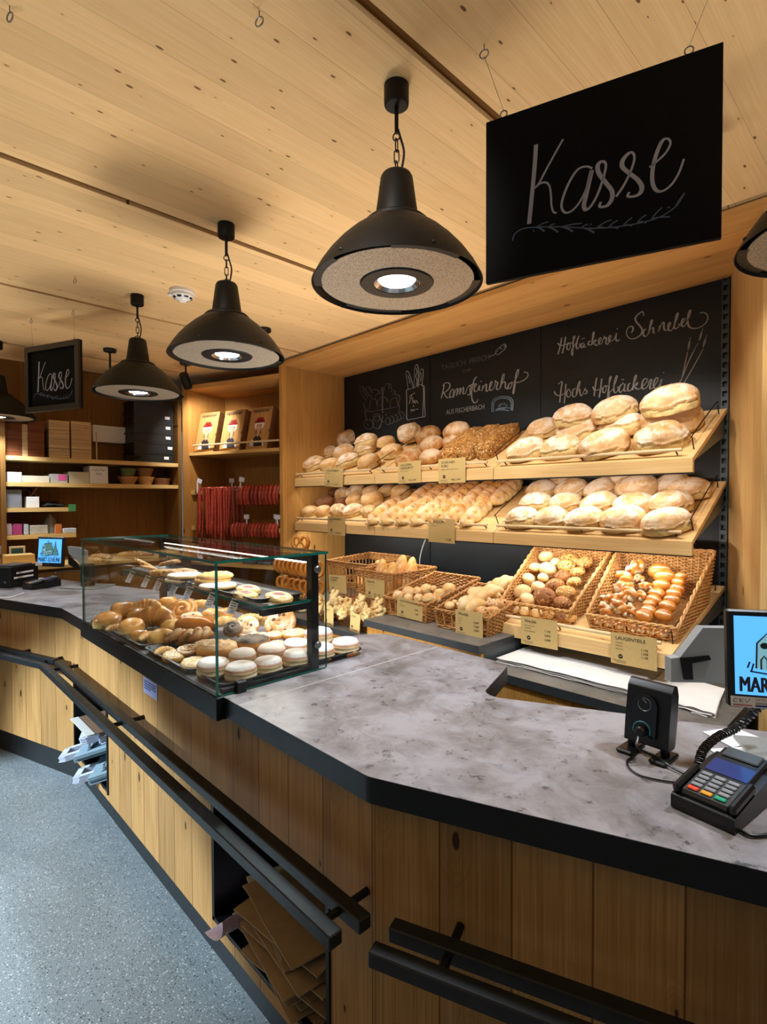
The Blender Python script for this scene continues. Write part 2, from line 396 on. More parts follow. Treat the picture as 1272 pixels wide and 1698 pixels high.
ct = empty('sales_counter', (-2, YP+.3, 0), 0, 'angled sales counter clad in vertical knotty spruce boards with dark toe kick', 'counter')
def clad(a, b, z0, z1, th=.022, name='front_panel', par=None, lx=None):
    """boards from plan point a to plan point b; the board face is on the right hand side of a->b"""
    a = V(a[:2]); b = V(b[:2]); d = (b-a).normalized(); L = (b-a).length
    F = axes((d.x, d.y, 0), (-d.y, d.x, 0), (0, 0, 1), (a.x, a.y, 0))
    o = bpy.data.objects.new(name, MB().bx((0, 0, z0), (L, th, z1)).mesh(name, M_['front'], False)); COL.objects.link(o)
    o.parent = par or ct; o.matrix_local = ROOTM[(par or ct).name].inverted() @ F
    return o
N1 = (-3.11, -2.545, .19, .60); N2 = (-1.552, -.957, .195, .60)
ZT = HC-.055; ZK = .16
X0, X1 = -3.157, -.806
pl0 = (X0, YP)
clad((X0, YP), (N1[0], YP), ZK, ZT); clad((N1[0], YP), (N1[1], YP), N1[3], ZT); clad((N1[0], YP), (N1[1], YP), ZK, N1[2])
clad((N1[1], YP), (N2[0], YP), ZK, ZT); clad((N2[0], YP), (N2[1], YP), N2[3], ZT); clad((N2[0], YP), (N2[1], YP), ZK, N2[2])
clad((N2[1], YP), (X1, YP), ZK, ZT)
kl = polar((X0, YP), AL+PI, .84); clad(kl, (X0, YP), ZK, ZT); clad(polar(kl, AL+PI+R(10), .9), kl, ZK, ZT)
clad((X1, YP), polar((X1, YP), ARR, 1.5), ZK, ZT)
for (a, b, z0, z1) in (N1, N2):
    m = MB(); t = .012; yb = YP+.40
    m.bx((a, yb, z0), (b, yb+t, z1)); m.bx((a, YP+.001, z0), (b, yb, z0+t)); m.bx((a, YP+.001, z1-t), (b, yb, z1))
    m.bx((a, YP+.001, z0), (a+t, yb, z1)); m.bx((b-t, YP-.006, z0), (b, yb, z1))
    m.build('niche_box', M_['black'], ct, smooth=False)
m = MB()
kk = polar((X0-.01, YK), AL+PI, .8)
for a, b in ((kk, V((X0-.01, YK))), (V((X0-.01, YK)), V((X1+.02, YK))), (V((X1+.02, YK)), polar((X1+.02, YK), ARR, 1.5))):
    d = (b-a).normalized(); F = axes((d.x, d.y, 0), (-d.y, d.x, 0), (0, 0, 1), (a.x, a.y, 0)); m.bx((0, 0, 0), ((b-a).length, .02, ZK+.01), F)
a = polar(kk, AL+PI+R(10), .9); d = (kk-a).normalized(); F = axes((d.x, d.y, 0), (-d.y, d.x, 0), (0, 0, 1), (a.x, a.y, 0)); m.bx((0, 0, 0), (.9, .02, ZK+.01), F)
m.build('toe_kick', M_['kick'], ct, smooth=False)
# staff side of the counter: carcass behind the boards
m = MB(); m.bx((-3.1, 1.16, .1), (-1.75, 1.18, ZT)); m.bx((-1.75, 1.18, .1), (-1.73, 1.5, ZT)); m.bx((-1.73, 1.5, .1), (-1.1, 1.52, ZT)); m.bx((-1.1, 1.2, .1), (-1.08, 1.52, ZT))
a = V((-1.0, 1.18)); F = axes((math.cos(R(25)), math.sin(R(25)), 0), (-math.sin(R(25)), math.cos(R(25)), 0), (0, 0, 1), (a.x, a.y, 0)); m.bx((0, 0, .1), (1.3, .02, ZT), F)
m.build('back_panel', M_['kick'], ct, smooth=False)

# basket rails: two square bars on round stand-off pins
def rail(label, a, b, pins):
    a = V(a); b = V(b); d = (b-a).normalized(); L = (b-a).length
    F = axes((d.x, d.y, 0), (-d.y, d.x, 0), (0, 0, 1), (a.x, a.y, 0)); t = empty('basket_rail', mat=F, label=label, cat='rail', group='basket rails along the counter front')
    MB().bx((0, -.146, .655), (L, -.114, .684), bev=.0025).build('outer_bar', M_['rail'], t, local=True)
    MB().bx((.012, -.082, .657), (L+.012, -.05, .686), bev=.0025).build('inner_bar', M_['rail'], t, local=True)
    for p in pins:
        MB().tube([(p, -.118, .669), (p, .004, .669)], .0085, 10).build('stand_off_pin', M_['black'], t, local=True)
rail('long black double bar rail on the straight counter front under the glass display case', (-3.13, YP), (-.775, YP), (.12, 1.02, 2.30))
pr = polar((X1, YP), ARR, .055); rail('black double bar rail on the nearest angled counter front at bottom right', pr, polar(pr, ARR, 1.35), (.13, 1.2))
pl = polar((X0, YP), AL+PI, .02); rail('short black double bar rail on the far left angled counter front', polar(pl, AL+PI, .9), pl, (.05, .55, .85))

# ================================================================== BACK CABINETS
def cabinet(x0, x1, zt, yf, label, doors, knobs):
    t = empty('base_cabinet', ((x0+x1)/2, (yf+YB)/2, 0), 0, label, 'cabinet')
    MB().bx((x0, yf+.045, .08), (x1, YB, zt-.04)).build('body', flat('grey_carcass', '#3d4547', .5), t, smooth=False)
    MB().bx((x0, yf+.08, 0), (x1, YB, .08)).build('plinth', M_['kick'], t, smooth=False)
    n = len(doors)
    for i, (a, b) in enumerate(doors):
        d = MB().bx((a+.0015, yf+.022, .085), (b-.0015, yf+.044, zt-.044), bev=.001).build('door', M_['oak'], t)
        if knobs: 
            kx = b-.06 if i % 2 == 0 else a+.05
            MB().lathe([(.006, 0), (.006, .018), (.014, .02), (.016, .028), (.012, .032), (0, .032)], 14, MX.Translation(V((kx, yf+.022, zt-.085))) @ MX.Rotation(PI/2, 4, 'X')).build('knob', M_['zinc'], d)
    return t
cabinet(-3.86, -2.345, .70, 2.10, 'low spruce cabinet under the pretzel and crisp stick baskets, left of the raised cabinet', [(-3.86, -3.35), (-3.35, -2.85), (-2.85, -2.345)], False)
cabinet(-2.34, -1.515, .80, 2.10, 'raised spruce cabinet under the two roll baskets in the middle', [(-2.34, -1.94), (-1.94, -1.515)], False)
cabinet(-1.51, -.765, .70, 2.10, 'low spruce cabinet with round knobs under the stacks of white wrapping paper', [(-1.51, -1.05), (-1.05, -.77)], True)
def wtop(x0, x1, zt, label):
    m = MB(); m.bx((x0, 2.10, zt-.04), (x1, YB, zt-.001)); m.mi = 1; m.bx((x0, 2.10, zt-.001), (x1, YB, zt))
    tag(m.build('cabinet_worktop', [tinted('worktop_edge', '#33373a', .4, 30), M_['wtop']], smooth=False), label, 'worktop')
wtop(-3.86, -2.343, .70, 'dark grey low worktop at left under the pretzel rack and round baskets')
wtop(-2.342, -1.515, .80, 'dark grey raised worktop in the middle under two wicker roll baskets')
m = MB(); q = [(-1.512, 2.10), (-.50, 2.10), (-.50, 2.585), (-.765, 3.2), (-.765, YB), (-1.512, YB)]; m.prism(q, .66, .699); m.mi = 1; m.prism(q, .699, .70)
tag(m.build('cabinet_worktop', [tinted('worktop_edge', '#33373a', .4, 30), M_['wtop']], smooth=False), 'dark grey low worktop at right carrying white wrapping paper', 'worktop')
t = empty('base_cabinet', (-.64, 2.3, 0), 0, 'narrow spruce end cabinet at the right end below the wrapping paper worktop', 'cabinet')
MB().bx((-.762, 2.145, .08), (-.52, 2.56, .659)).build('body', flat('grey_carcass', '#3d4547', .5), t, smooth=False); MB().bx((-.76, 2.122, .085), (-.522, 2.144, .656), bev=.001).build('door', M_['oak'], t); MB().bx((-.762, 2.18, 0), (-.53, 2.55, .08)).build('plinth', M_['kick'], t, smooth=False)

# ================================================================== BLACKBOARDS, UPRIGHTS
bb = []
for (x0, x1, lab) in ((XL+.004, -2.815, 'left blackboard with chalk drawing of a bread basket and a baguette bag'),
                      (-2.811, -1.842, 'middle blackboard with white chalk lettering about daily fresh bread'),
                      (-1.838, -.79, 'right blackboard with chalk bakery names and wheat ears')):
    o = MB().bx((x0, YB, .5), (x1, YB+.02, 2.66)).build('blackboard', M_['chalk'], smooth=False); tag(o, lab, 'blackboard'); bb.append(o)
m = MB()
for xx in (-.788,):
    m.bx((xx, YB-.012, .5), (xx+.006, YB+.02, 2.66)); m.bx((xx+.028, YB-.012, .5), (xx+.034, YB+.02, 2.66))
    z = .52
    while z < 2.64: m.bx((xx+.006, YB-.012, z), (xx+.028, YB-.009, z+.022)); z += .05
    m.bx((xx, YB+.01, .5), (xx+.034, YB+.02, 2.66))
tag(m.build('slotted_upright', tinted('blue_grey_steel', '#3a464c', .4, 40), smooth=False), 'slotted dark steel upright at the right end of the blackboards', 'shelf upright')
for xx, lab in ((-2.8155, 'thin black steel upright between left and middle blackboard'), (-1.8425, 'thin black steel upright between middle and right blackboard')):
    tag(MB().bx((xx, YB-.004, .5), (xx+.005, YB+.01, 2.66)).build('slotted_upright', M_['black'], smooth=False), lab, 'shelf upright')

# ================================================================== TILTED BREAD SHELVES
def shelf_frame(xc, yf, zf, ang): # x right, y up the slope, z out of the board; origin on the front lower edge of the front face
    return MX.Translation(V((xc, yf, zf))) @ MX.Rotation(ang, 4, 'X')
M_['ledw'] = flat('shelf_led', '#fff3df', .4, emit=3)
T1 = R(27.4); T3 = R(13.8)
UNITS = [(-3.868, -2.852), (-2.850, -1.822), (-1.820, -.757)]
SH = {}
def bread_shelf(key, x0, x1, yf, zf, ang, length, label, group, rails=True, wires=(), lh=.064, strip=0):
    # origin on the upper front edge of the lip; x right, y up the slope, z out of the board
    F = shelf_frame((x0+x1)/2, yf, zf+lh, ang); t = empty('bread_shelf', mat=F, label=label, cat='shelf', group=group)
    hw = (x1-x0)/2-.0015; th = .022; xc = (x0+x1)/2
    m = MB(); m.prism([(yf, zf), (yf+.022, zf), (yf+.022, zf+lh+.022*math.tan(ang)-th/math.cos(ang)), (yf+.004, zf+lh-.016), (yf, zf+lh-.001)], -hw, hw, axes((0, 1, 0), (0, 0, 1), (1, 0, 0), (xc, 0, 0)))
    m.build('front_lip', M_['board'], t, smooth=False)
    MB().bx((-hw, .0, -th), (hw, length, 0), bev=.001).build('board', M_['board'], t, local=True)
    MB().bx((xc-hw, yf+.001, zf-.006), (xc+hw, yf+.03, zf-.0003)).build('edge_rail', M_['black'], t, smooth=False)
    for s in (-1, 1):
        p = [(.03, -th-.001), (length-.012, -th-.001), (length-.012, -.14), (length-.05, -.13), (.10, -th-.022)]
        mm = MB().prism(p, 0, .004, axes((0, 1, 0), (0, 0, 1), (1, 0, 0), (s*(hw-.012)-.002, 0, 0)))
        mm.build('bracket', tinted('shelf_bracket_steel', '#7d8689', .35, 30, .2, .6) if s > 0 else M_['steel'], t, local=True, smooth=False)
    if rails:
        r_ = MB().tube([(-hw+.02, .024, .034), (hw-.045, .024, .034)], .0085, 10).build('stop_rail', M_['dowel'], t, local=True)
        for q in (-.88, 0, .86):
            MB().tube([(q*hw, .045, 0), (q*hw, .025, .032)], .0035, 6).build('rail_post', M_['black'], r_, local=True)
    for wx in wires:
        x_ = hw-wx
        MB().tube(spline([(x_, .10, 0), (x_, .098, .055), (x_, .12, .068), (x_, length-.10, .068), (x_, length-.075, .05), (x_, length-.075, 0)], 5), .0028, 6).build('side_wire', M_['black'], t, local=True)
    if strip:
        MB().bx((xc-hw+.05, yf+.032, zf-.004), (xc+hw-.05, yf+.044, zf+.003)).build('light_strip', M_['ledw'], t, smooth=False)
        lamp('AREA', 'shelf_strip_light', (xc, yf+.038, zf-.008), STRIP_W*strip*(1.6 if key[0] == 2 else 1), (1.0, .965, .91), (xc, yf+.30, zf-.38), shape='RECTANGLE', size=hw*2-.12, size_y=.012)
    SH[key] = (F, 0.0, hw); return t
Z1, Z2 = 1.626, 1.248; Y1 = 2.667
nm = ['left', 'middle', 'right']
L1 = (YB-Y1)/math.cos(T1)-.022
for r_, zz, rw in ((1, Z1, 'upper'), (2, Z2, 'lower')):
    for i, (a, b) in enumerate(UNITS):
        bread_shelf((r_, i), a, b, Y1, zz, T1, L1, f'tilted spruce bread shelf with stop rail, {nm[i]} one of the {rw} row', 'tilted bread shelves', True, (.02,), strip=(.5 if (r_, i) == (1, 0) else .5 if (r_, i) == (1, 1) else .85 if r_ == 1 else 1))
bread_shelf((3, 2), -1.80, -.757, 2.41, .787, T3, (YB-2.41)/math.cos(T3)-.022, 'tilted spruce shelf carrying the two big wicker baskets, lowest right', 'tilted bread shelves', True, (.025,))

# ================================================================== PENDANT LAMPS
def mesh_mat():
    m_, nt, b = newmat('lamp_grille'); k = NT(nt); tc = k.n('TexCoord').outputs['Object']
    v = k.voro(tc, 260); h = k.step(v.outputs['Distance'], .2, .45)
    k.set(b.inputs['Base Color'], k.mix(h, lin('#4a443c'), lin('#b8ac98'))); b.inputs['Roughness'].default_value = .4; b.inputs['Metallic'].default_value = .5
    return m_
M_['grille'] = mesh_mat()
M_['led'] = flat('lamp_lens', '#f4f8ff', .3, emit=14)
def make_pendant(label):
    t = empty('pendant_lamp', (0, 0, 0)); tag(t, label, 'lamp', 'black industrial pendant lamps over the counter')
    b = dict(local=True)
    MB().lathe([(.031, 2.641), (.035, 2.644), (.036, 2.65), (.036, 2.699), (.0, 2.699)], 28).build('ceiling_cup', M_['shade'], t, **b)
    MB().tube([(0, 0, 2.565), (0, 0, 2.645)], .006, 10).build('rod', M_['shade'], t, **b)
    ch = MB(); ch.tube([(.011*math.cos(a), 0, 2.556+.012*math.sin(a)) for a in [2*PI*i/18 for i in range(18)]], .0022, 6, True)
    def link(z0, z1, ax):
        h = (z1-z0)/2; q = []
        for i in range(20):
            a = 2*PI*i/20; x = .0075*math.cos(a); z = (z0+z1)/2+(h-.0075)*(1 if math.sin(a) > 0 else -1)+.0075*math.sin(a)
            q.append((x, 0, z) if ax else (0, x, z))
        return q
    ch.tube(link(2.512, 2.549, 0), .002, 6, True); ch.tube(link(2.480, 2.517, 1), .002, 6, True); ch.tube(link(2.455, 2.485, 0), .002, 6, True)
    ch.tube([(.015*math.cos(a), 0, 2.453+.011*math.sin(a)) for a in [2*PI*i/20 for i in range(20)]], .0022, 6, True)
    ch.build('chain', M_['black'], t, **b)
    MB().tube(spline([(.004, 0, 2.575), (.011, .004, 2.55), (.02, .008, 2.51), (.014, .006, 2.465), (.006, .002, 2.44)], 6), .0035, 8).build('cable', M_['blackpl'], t, **b)
    MB().lathe([(0, 2.448), (.034, 2.448), (.042, 2.444), (.047, 2.435), (.064, 2.312), (.064, 2.295), (0, 2.295)], 40).build('lamp_neck', M_['shade'], t, **b)
    MB().lathe([(.06, 2.316), (.088, 2.308), (.095, 2.302), (.096, 2.293), (.088, 2.288)], 40, cap=False).build('collar', M_['shade'], t, **b)
    pr = [(.08, 2.302), (.108, 2.288), (.142, 2.262), (.174, 2.232), (.203, 2.199), (.227, 2.165), (.242, 2.138), (.2475, 2.128), (.2455, 2.1275), (.2385, 2.138), (.224, 2.163), (.2, 2.196), (.172, 2.229), (.14, 2.259), (.107, 2.285), (.08, 2.299)]
    sh = MB().lathe(pr, 64, cap=False).build('lamp_shade', M_['shade'], t, **b)
    for i in range(6):
        a = 2*PI*i/6+.3; MB().lathe([(.005, 0), (.005, .003), (.003, .005), (0, .005)], 8, MX.Translation(V((.236*math.cos(a), .236*math.sin(a), 2.147))) @ V((math.cos(a), math.sin(a), .9)).to_track_quat('Z', 'Y').to_matrix().to_4x4()).build('screw', M_['black'], sh, local=True)
    g = MB().lathe([(.1, 2.134), (.222, 2.134), (.222, 2.1365), (.1, 2.1365)], 64, cap=False).build('grille', M_['grille'], t, **b)
    for i in range(4):
        a = PI/4+i*PI/2; MB().lathe([(.218, 2.1335), (.241, 2.1345), (.241, 2.138), (.218, 2.137)], 14, None, a-.42, a+.42, cap=False).build('grille_clip', M_['black'], g, local=True)
    MB().lathe([(.068, 2.130), (.104, 2.130), (.108, 2.134), (.108, 2.139), (.068, 2.139)], 48, cap=False).build('lens_ring', M_['black'], t, **b)
    rf = MB().lathe([(.0, 2.152), (.052, 2.150), (.0685, 2.1315), (.066, 2.131), (.05, 2.147), (0, 2.149)], 40, cap=False).build('reflector', M_['chrome'], t, **b)
    MB().lathe([(0, 2.134), (.03, 2.1345), (.05, 2.1385), (.05, 2.1475), (0, 2.1475)], 36).build('lens', M_['led'], rf, local=True)
    return t
spots = [((-1.098, 1.118), 'nearest black pendant lamp hanging beside the large cash sign'), ((-2.151, 1.135), 'second black pendant lamp from the front, above the glass display case'),
         ((-3.242, 1.145), 'third black pendant lamp from the front, beside the small cash sign'), ((-4.88, .71), 'furthest black pendant lamp, cut off at the left picture edge'),
         ((-.135, 1.70), 'black pendant lamp cut off at the right picture edge')]
p0 = make_pendant(spots[0][1])
for i, ((x, y), lab) in enumerate(spots):
    o = p0 if i == 0 else copy_tree(p0)
    o.location = (x, y, 0); o.rotation_euler = (0, 0, .35+i*.5); o['label'] = lab
for i, ((x, y), lab) in enumerate(spots):
    lamp('SPOT', 'pendant_light', (x, y, 2.118), LAMP_W, (.84, .93, 1.0), (x, y, 0), spot_size=R(124), spot_blend=.45, shadow_soft_size=.05)
# ================================================================== GLASS DISPLAY CASE
CX0, CX1, CY0, CY1, CZ1 = -2.715, -1.41, .700, 1.097, 1.332
case = empty('display_case', (-2.06, .9, HC), 0, 'glass pastry display case with black base standing on the worktop', 'display case')
def pane(a, b, ax, name='glass_pane', par=None):
    m = MB().bx(a, b)
    for i, f in enumerate(m.f):
        nrm = (m.v[f[1]]-m.v[f[0]]).cross(m.v[f[2]]-m.v[f[0]]).normalized()
        m.m[i] = 0 if abs(nrm[ax]) > .5 else 1
    return m.build(name, [M_['glass'], M_['gedge']], par or case, smooth=False)
m = MB(); m.bx((CX0-.03, CY0-.002, .877), (CX1+.008, YE-.0005, HC+.003), bev=.002); m.bx((CX0-.03, YE-.0005, .877), (CX1+.008, YP-.002, .8845))
m.bx((CX0-.02, CY0+.004, .9295), (CX1, CY0+.01, HC+.004)); m.build('base_box', M_['black'], case)
pane((CX0, CY0, HC+.003), (CX1, CY0+.008, CZ1-.0085), 1); pane((CX0-.006, CY0-.004, CZ1-.008), (CX1+.006, CY1+.004, CZ1), 2, 'glass_top')
pane((CX1-.008, CY0+.009, HC+.003), (CX1, CY1, CZ1-.0085), 0); pane((CX0, CY0+.009, HC+.003), (CX0+.008, CY1, CZ1-.0085), 0)
fr = MB()
for s, xx in ((1, CX1-.04), (-1, CX0+.012)):
    fr.bx((xx, 1.045, HC+.001), (xx+.028, 1.073, CZ1-.009)); fr.bx((xx+.004, .862, 1.147), (xx+.026, 1.045, 1.167)); fr.bx((xx+.004, .73, HC+.001), (xx+.026, 1.045, HC+.014))
fr.bx((CX0+.04, 1.05, CZ1-.034), (CX1-.04, 1.07, CZ1-.012)); fr.bx((CX0+.04, 1.05, 1.147), (CX1-.04, 1.07, 1.167))
fr.build('frame', M_['black'], case, smooth=False)
for zz in (1.276, 1.026):
    MB().lathe([(.012, 0), (.012, .006), (.009, .009), (0, .009)], 20, MX.Translation(V((CX1, 1.059, zz))) @ MX.Rotation(PI/2, 4, 'Y')).build('glass_bolt', M_['zinc'], case)
MB().bx((CX1-.012, .762, HC+.001), (CX1+.012, .792, HC+.034), bev=.002).build('glass_clamp', M_['blackpl'], case)
sg = pane((-2.66, .856, 1.170), (CX1-.012, 1.043, 1.178), 2, 'glass_shelf')
# light strips of the case: under the top bar and under the shelf bar
for zz, yy, nm_, tg in ((CZ1-.036, 1.06, 'top', .8), (1.1455, 1.06, 'shelf', .84)):
    MB().bx((CX0+.06, 1.052, zz-.004), (CX1-.06, 1.068, zz)).build('light_strip', flat('light_strip', '#fff6e6', .4, emit=4), case, smooth=False)
    lamp('AREA', 'case_light', ((CX0+CX1)/2, 1.05, zz-.006), CASE_W, (1.0, .95, .86), ((CX0+CX1)/2, tg, .95), shape='RECTANGLE', size=CX1-CX0-.15, size_y=.015)
# price tags clipped on the front edge of the glass shelf
M_['tagw'] = tinted('white_tag', '#dcdbe6', .5, 40, .05)
tagpx = [(216, 958), (242, 968), (262, 976), (288, 989), (312, 996), (350, 1012), (387, 1015)]
for i, (px, py) in enumerate(tagpx):
    p = aty(px, py, .85); p.z = 1.158
    F = MX.Translation(p) @ MX.Rotation(R(8), 4, 'Z') @ MX.Rotation(R(62), 4, 'X')
    t = empty('price_tag', mat=F); tag(t, f'small white price tag hanging on the glass shelf edge, number {i+1} from the left', 'price tag', 'white price tags on the glass shelf')
    t['label'] = ['white price tag on the glass shelf edge, first from the left', 'white price tag on the glass shelf edge, second from the left', 'white price tag on the glass shelf edge, third from the left', 'white price tag on the glass shelf edge, middle of the seven', 'white price tag on the glass shelf edge, third from the right', 'white price tag on the glass shelf edge, second from the right', 'white price tag on the glass shelf edge, first from the right'][i]
    MB().bx((-.021, -.026, 0), (.021, .026, .0012)).build('card', M_['tagw'], t, local=True, smooth=False)
    k = MB(); 
    for q, (ww, yy) in enumerate(((.028, .016), (.024, .008), (.03, .0), (.02, -.008))): k.bx((-.015, yy, .0012), (-.015+ww, yy+.002, .0016))
    text_mb(['1,20', '1,50', '1,50', '1,80', '2,20', '2,40 €', '2,20'][i], .013, MX.Translation(V((.0, -.021, .0013))), k, ext=.0003)
    k.build('printing', M_['ink'], t, local=True, smooth=False)

# trays
def tray(x0, x1, y0, y1, z, label, mat, h=.02, lip=.008):
    t = MB(); c = .02
    def ring(d, zz): return rounded([(x0-d, y0-d), (x1+d, y0-d), (x1+d, y1+d), (x0-d, y1+d)], [max(.004, c+d)]*4, 4), zz
    rs = [ring(-.012, z+.0015), ring(-.002, z+.004), ring(.004, z+h), ring(.004+lip, z+h), ring(.004+lip, z+h-.003), ring(.004, z+h-.003), ring(-.003, z), ]
    vs = []; n = len(rs[0][0])
    for r_, zz in rs: vs += [(p.x, p.y, zz) for p in r_]
    fs = [tuple(range(n)), tuple((len(rs)-1)*n+k for k in range(n-1, -1, -1))]
    for i in range(len(rs)-1):
        for k in range(n): fs.append((i*n+k, i*n+(k+1) % n, (i+1)*n+(k+1) % n, (i+1)*n+k))
    t.add(vs, fs); return tag(t.build('baking_tray', mat, ang=50), label, 'tray', 'baking trays in the display case')
M_['trayg'] = tinted('grey_tray', '#6d7274', .35, 10, .15, .6); M_['trayb'] = tinted('black_tray', '#17191b', .4, 20, .2)
ZT1 = HC+.0015; ZS = 1.1795
tray(-2.60, -2.06, .735, 1.03, ZT1, 'grey metal tray under the glazed pastries in the left of the display case', M_['trayg'])
tray(-2.025, -1.66, .735, 1.10, ZT1, 'grey tray under the streusel pastries in the middle of the display case', M_['trayg'])
tray(-1.625, -1.452, .745, 1.285, ZT1, 'long black tray under the sugared doughnuts, sticking out of the case', M_['trayb'])
tray(-2.56, -2.02, .868, 1.035, ZS, 'black tray under seeded sticks, left on the glass shelf', M_['trayb'], .016, .005)
tray(-1.98, -1.46, .868, 1.035, ZS, 'black tray under jam pastries and biscuits, right on the glass shelf', M_['trayb'], .016, .005)
# sticker below the case
F = MX.Translation(V((-1.985, YP-.0012, .787))) @ MX.Rotation(PI/2, 4, 'X')
p_ = aty(250, 1141, YP); F = MX.Translation(V((p_.x, YP-.0014, p_.z))) @ MX.Rotation(PI/2, 4, 'X')
t = empty('notice_sticker', mat=F, label='pale violet notice sticker on the counter boards under the display case', cat='sticker')
MB().bx((-.068, -.03, 0), (.068, .03, .001)).build('card', tinted('violet_card', '#aeb6e6', .5, 20, .08), t, local=True, smooth=False)
k = MB()
for yy, ww in ((.015, .11), (.006, .1), (-.003, .112), (-.012, .06)):
    x = -.058
    while x < -.058+ww: l = random.uniform(.006, .014); k.bx((x, yy, .001), (x+l, yy+.0045, .0014)); x += l+.003
k.build('printing', flat('notice_ink', '#3c3f78', .8), t, local=True, smooth=False)

# ================================================================== CASH SIGNS (hand lettered)
KZ = 2.5854
def kz(q): return (780+q[0]/KZ, q[1]/KZ)
dR = 1.105; dL = 1.213*dR
TL, TR, BL = atd(806, 203, dL), atd(1200, 69, dR), atd(812, 468, dL)
ex = (TR-TL); ex.z = 0; ex.normalize(); ez = V((0, 0, 1)); ey = ez.cross(ex)   # ey points away from the viewer
SW = (TR-TL).length; SHh = abs(TL.z-BL.z); SO = TL
KASSE = [
 ([(282, 620), (277, 700), (270, 780), (262, 860), (252, 960)], 20, 20),
 ([(398, 597), (365, 655), (325, 728), (295, 785), (277, 806), (300, 787), (325, 783), (340, 800), (346, 840), (348, 880), (356, 908), (369, 914)], 9, 9),
 ([(523, 722), (497, 714), (460, 728), (425, 780), (400, 840), (391, 885), (405, 911), (432, 906), (465, 872), (497, 810), (521, 730)], 9, 11),
 ([(521, 730), (508, 785), (495, 845), (487, 882), (497, 900), (520, 880), (545, 835), (565, 780), (580, 722), (578, 697), (560, 694), (546, 712), (552, 745), (582, 785), (607, 820), (606, 855), (584, 883), (554, 886), (560, 866)], 11, 20),
 ([(625, 843), (655, 800), (683, 745), (702, 690), (700, 660), (682, 656), (655, 685), (652, 715), (680, 742), (716, 770), (735, 800), (728, 828), (703, 842), (674, 842), (682, 824)], 10, 20),
 ([(768, 718), (800, 692), (838, 655), (858, 615), (846, 595), (822, 606), (798, 660), (782, 725), (781, 782), (797, 816), (825, 819), (862, 792), (894, 742), (916, 682)], 9, 17),
]
def branch_strokes():
    st = [(180, 1032), (192, 1003), (225, 981), (290, 974), (400, 973), (510, 979), (600, 976), (680, 965), (750, 951), (820, 927), (880, 886), (905, 852), (920, 828)]
    out = [(st, 5, 5)]
    for b, ups in (((283, 974), [(335, 951), (318, 992)]), ((335, 974), [(362, 960), (376, 995)]), ((392, 973), [(478, 958), (440, 993)]), ((478, 975), [(505, 962), (532, 998)]),
                   ((543, 975), [(605, 942), (575, 978)]), ((592, 974), [(632, 945), (634, 980)]), ((655, 966), [(694, 934), (694, 968)]), ((716, 953), [(754, 922), (755, 955)]), ((778, 938), [(822, 890), (855, 930)]), ((878, 886), [(905, 850), (918, 828)])):
        for u in ups: out.append(([b, ((b[0]+u[0])/2, (b[1]+u[1])/2-3), u], 5, 10))
    for d in ((267, 988), (272, 992), (512, 965), (517, 962), (845, 892), (851, 889)): out.append(([d, (d[0]+4, d[1]-2)], 5, 5))
    return out
def sign_local(q):
    x, y = kz(q); p = atp(x, y, SO, ey); d = p-SO; return V((d.dot(ex), 0, d.dot(ez)))
def stroke_mb(strokes, conv, nrm, unit, th=.0005):
    m = MB()
    for pts, w0, w1 in strokes:
        P = spline([conv(p) for p in pts], 6) if len(pts) > 2 else [conv(p) for p in pts]
        n = len(P); ww = []
        for i in range(n):
            t = P[min(i+1, n-1)]-P[max(i-1, 0)]; dn = -t.z/max(t.length, 1e-6)
            ww.append((w0+(w1-w0)*max(0, dn)**1.2)*unit)
        m.ribbon(P, ww, nrm, th)
    return m
M_['paintw'] = tinted('white_sign_paint', '#a09ea5', .7, 25, .2); M_['paintb'] = flat('blue_grey_paint', '#4a5a70', .7)
unit = SW/1040
def hang_sign(name, F, W, H, sc, label, framed, hooks):
    t = empty('hanging_sign', mat=F, label=label, cat='sign', group='hanging cash desk signs')
    MB().bx((0, -.0, -H), (W, .014, 0), bev=.001).build('board', M_['signb'], t, local=True)
    Sx = MX.Diagonal(V((sc[0], 1, sc[1], 1)))
    for nm_, st, mt in (('lettering', KASSE, M_['paintw']), ('painted_twig', branch_strokes(), M_['paintb'])):
        mm = stroke_mb(st, sign_local, (0, -1, 0), unit*(1 if not framed else 1.1)); mm.v = [Sx @ v for v in mm.v]
        for v in mm.v: v.y -= .0002
        mm.build(nm_, mt, t, local=True, smooth=False)
    if framed:
        f = MB(); b = .034
        f.bx((0, -.016, -b), (W, .0, 0)); f.bx((0, -.016, -H), (W, 0, -H+b)); f.bx((0, -.016, -H+b), (b, 0, -b)); f.bx((W-b, -.016, -H+b), (W, 0, -b))
        f.build('frame', tinted('dark_frame', '#160d0c', .4, 30, .2), t, local=True, smooth=False)
    for hx, top in hooks:
        e = MB(); e.tube([(hx+.0085*math.cos(2*PI*i/16), .007, .0105+.0085*math.sin(2*PI*i/16)) for i in range(16)], .0016, 6, True); e.build('eyelet', M_['zinc'], t, local=True)
        MB().tube([(hx, .007, .018), F.inverted() @ V(top)], .0006, 5).build('hanging_wire', M_['zinc'], t, local=True)
    return t
def ceil_hook(p, label):
    m = MB(); p = V(p); m.tube([p+V((0, 0, 0)), p-V((0, 0, .016))], .0016, 6)
    m.tube([p+V((.011*math.cos(2*PI*i/16), .004*math.cos(2*PI*i/16), -.026+.011*math.sin(2*PI*i/16))) for i in range(16)], .0018, 6, True)
    tag(m.build('ceiling_hook', M_['zinc']), label, 'hook', 'screw eyes in the ceiling')
h1 = atz(803, 73, ZC); h2 = atz(1188, -60, ZC)
F1 = axes(ex, ey, ez, SO)
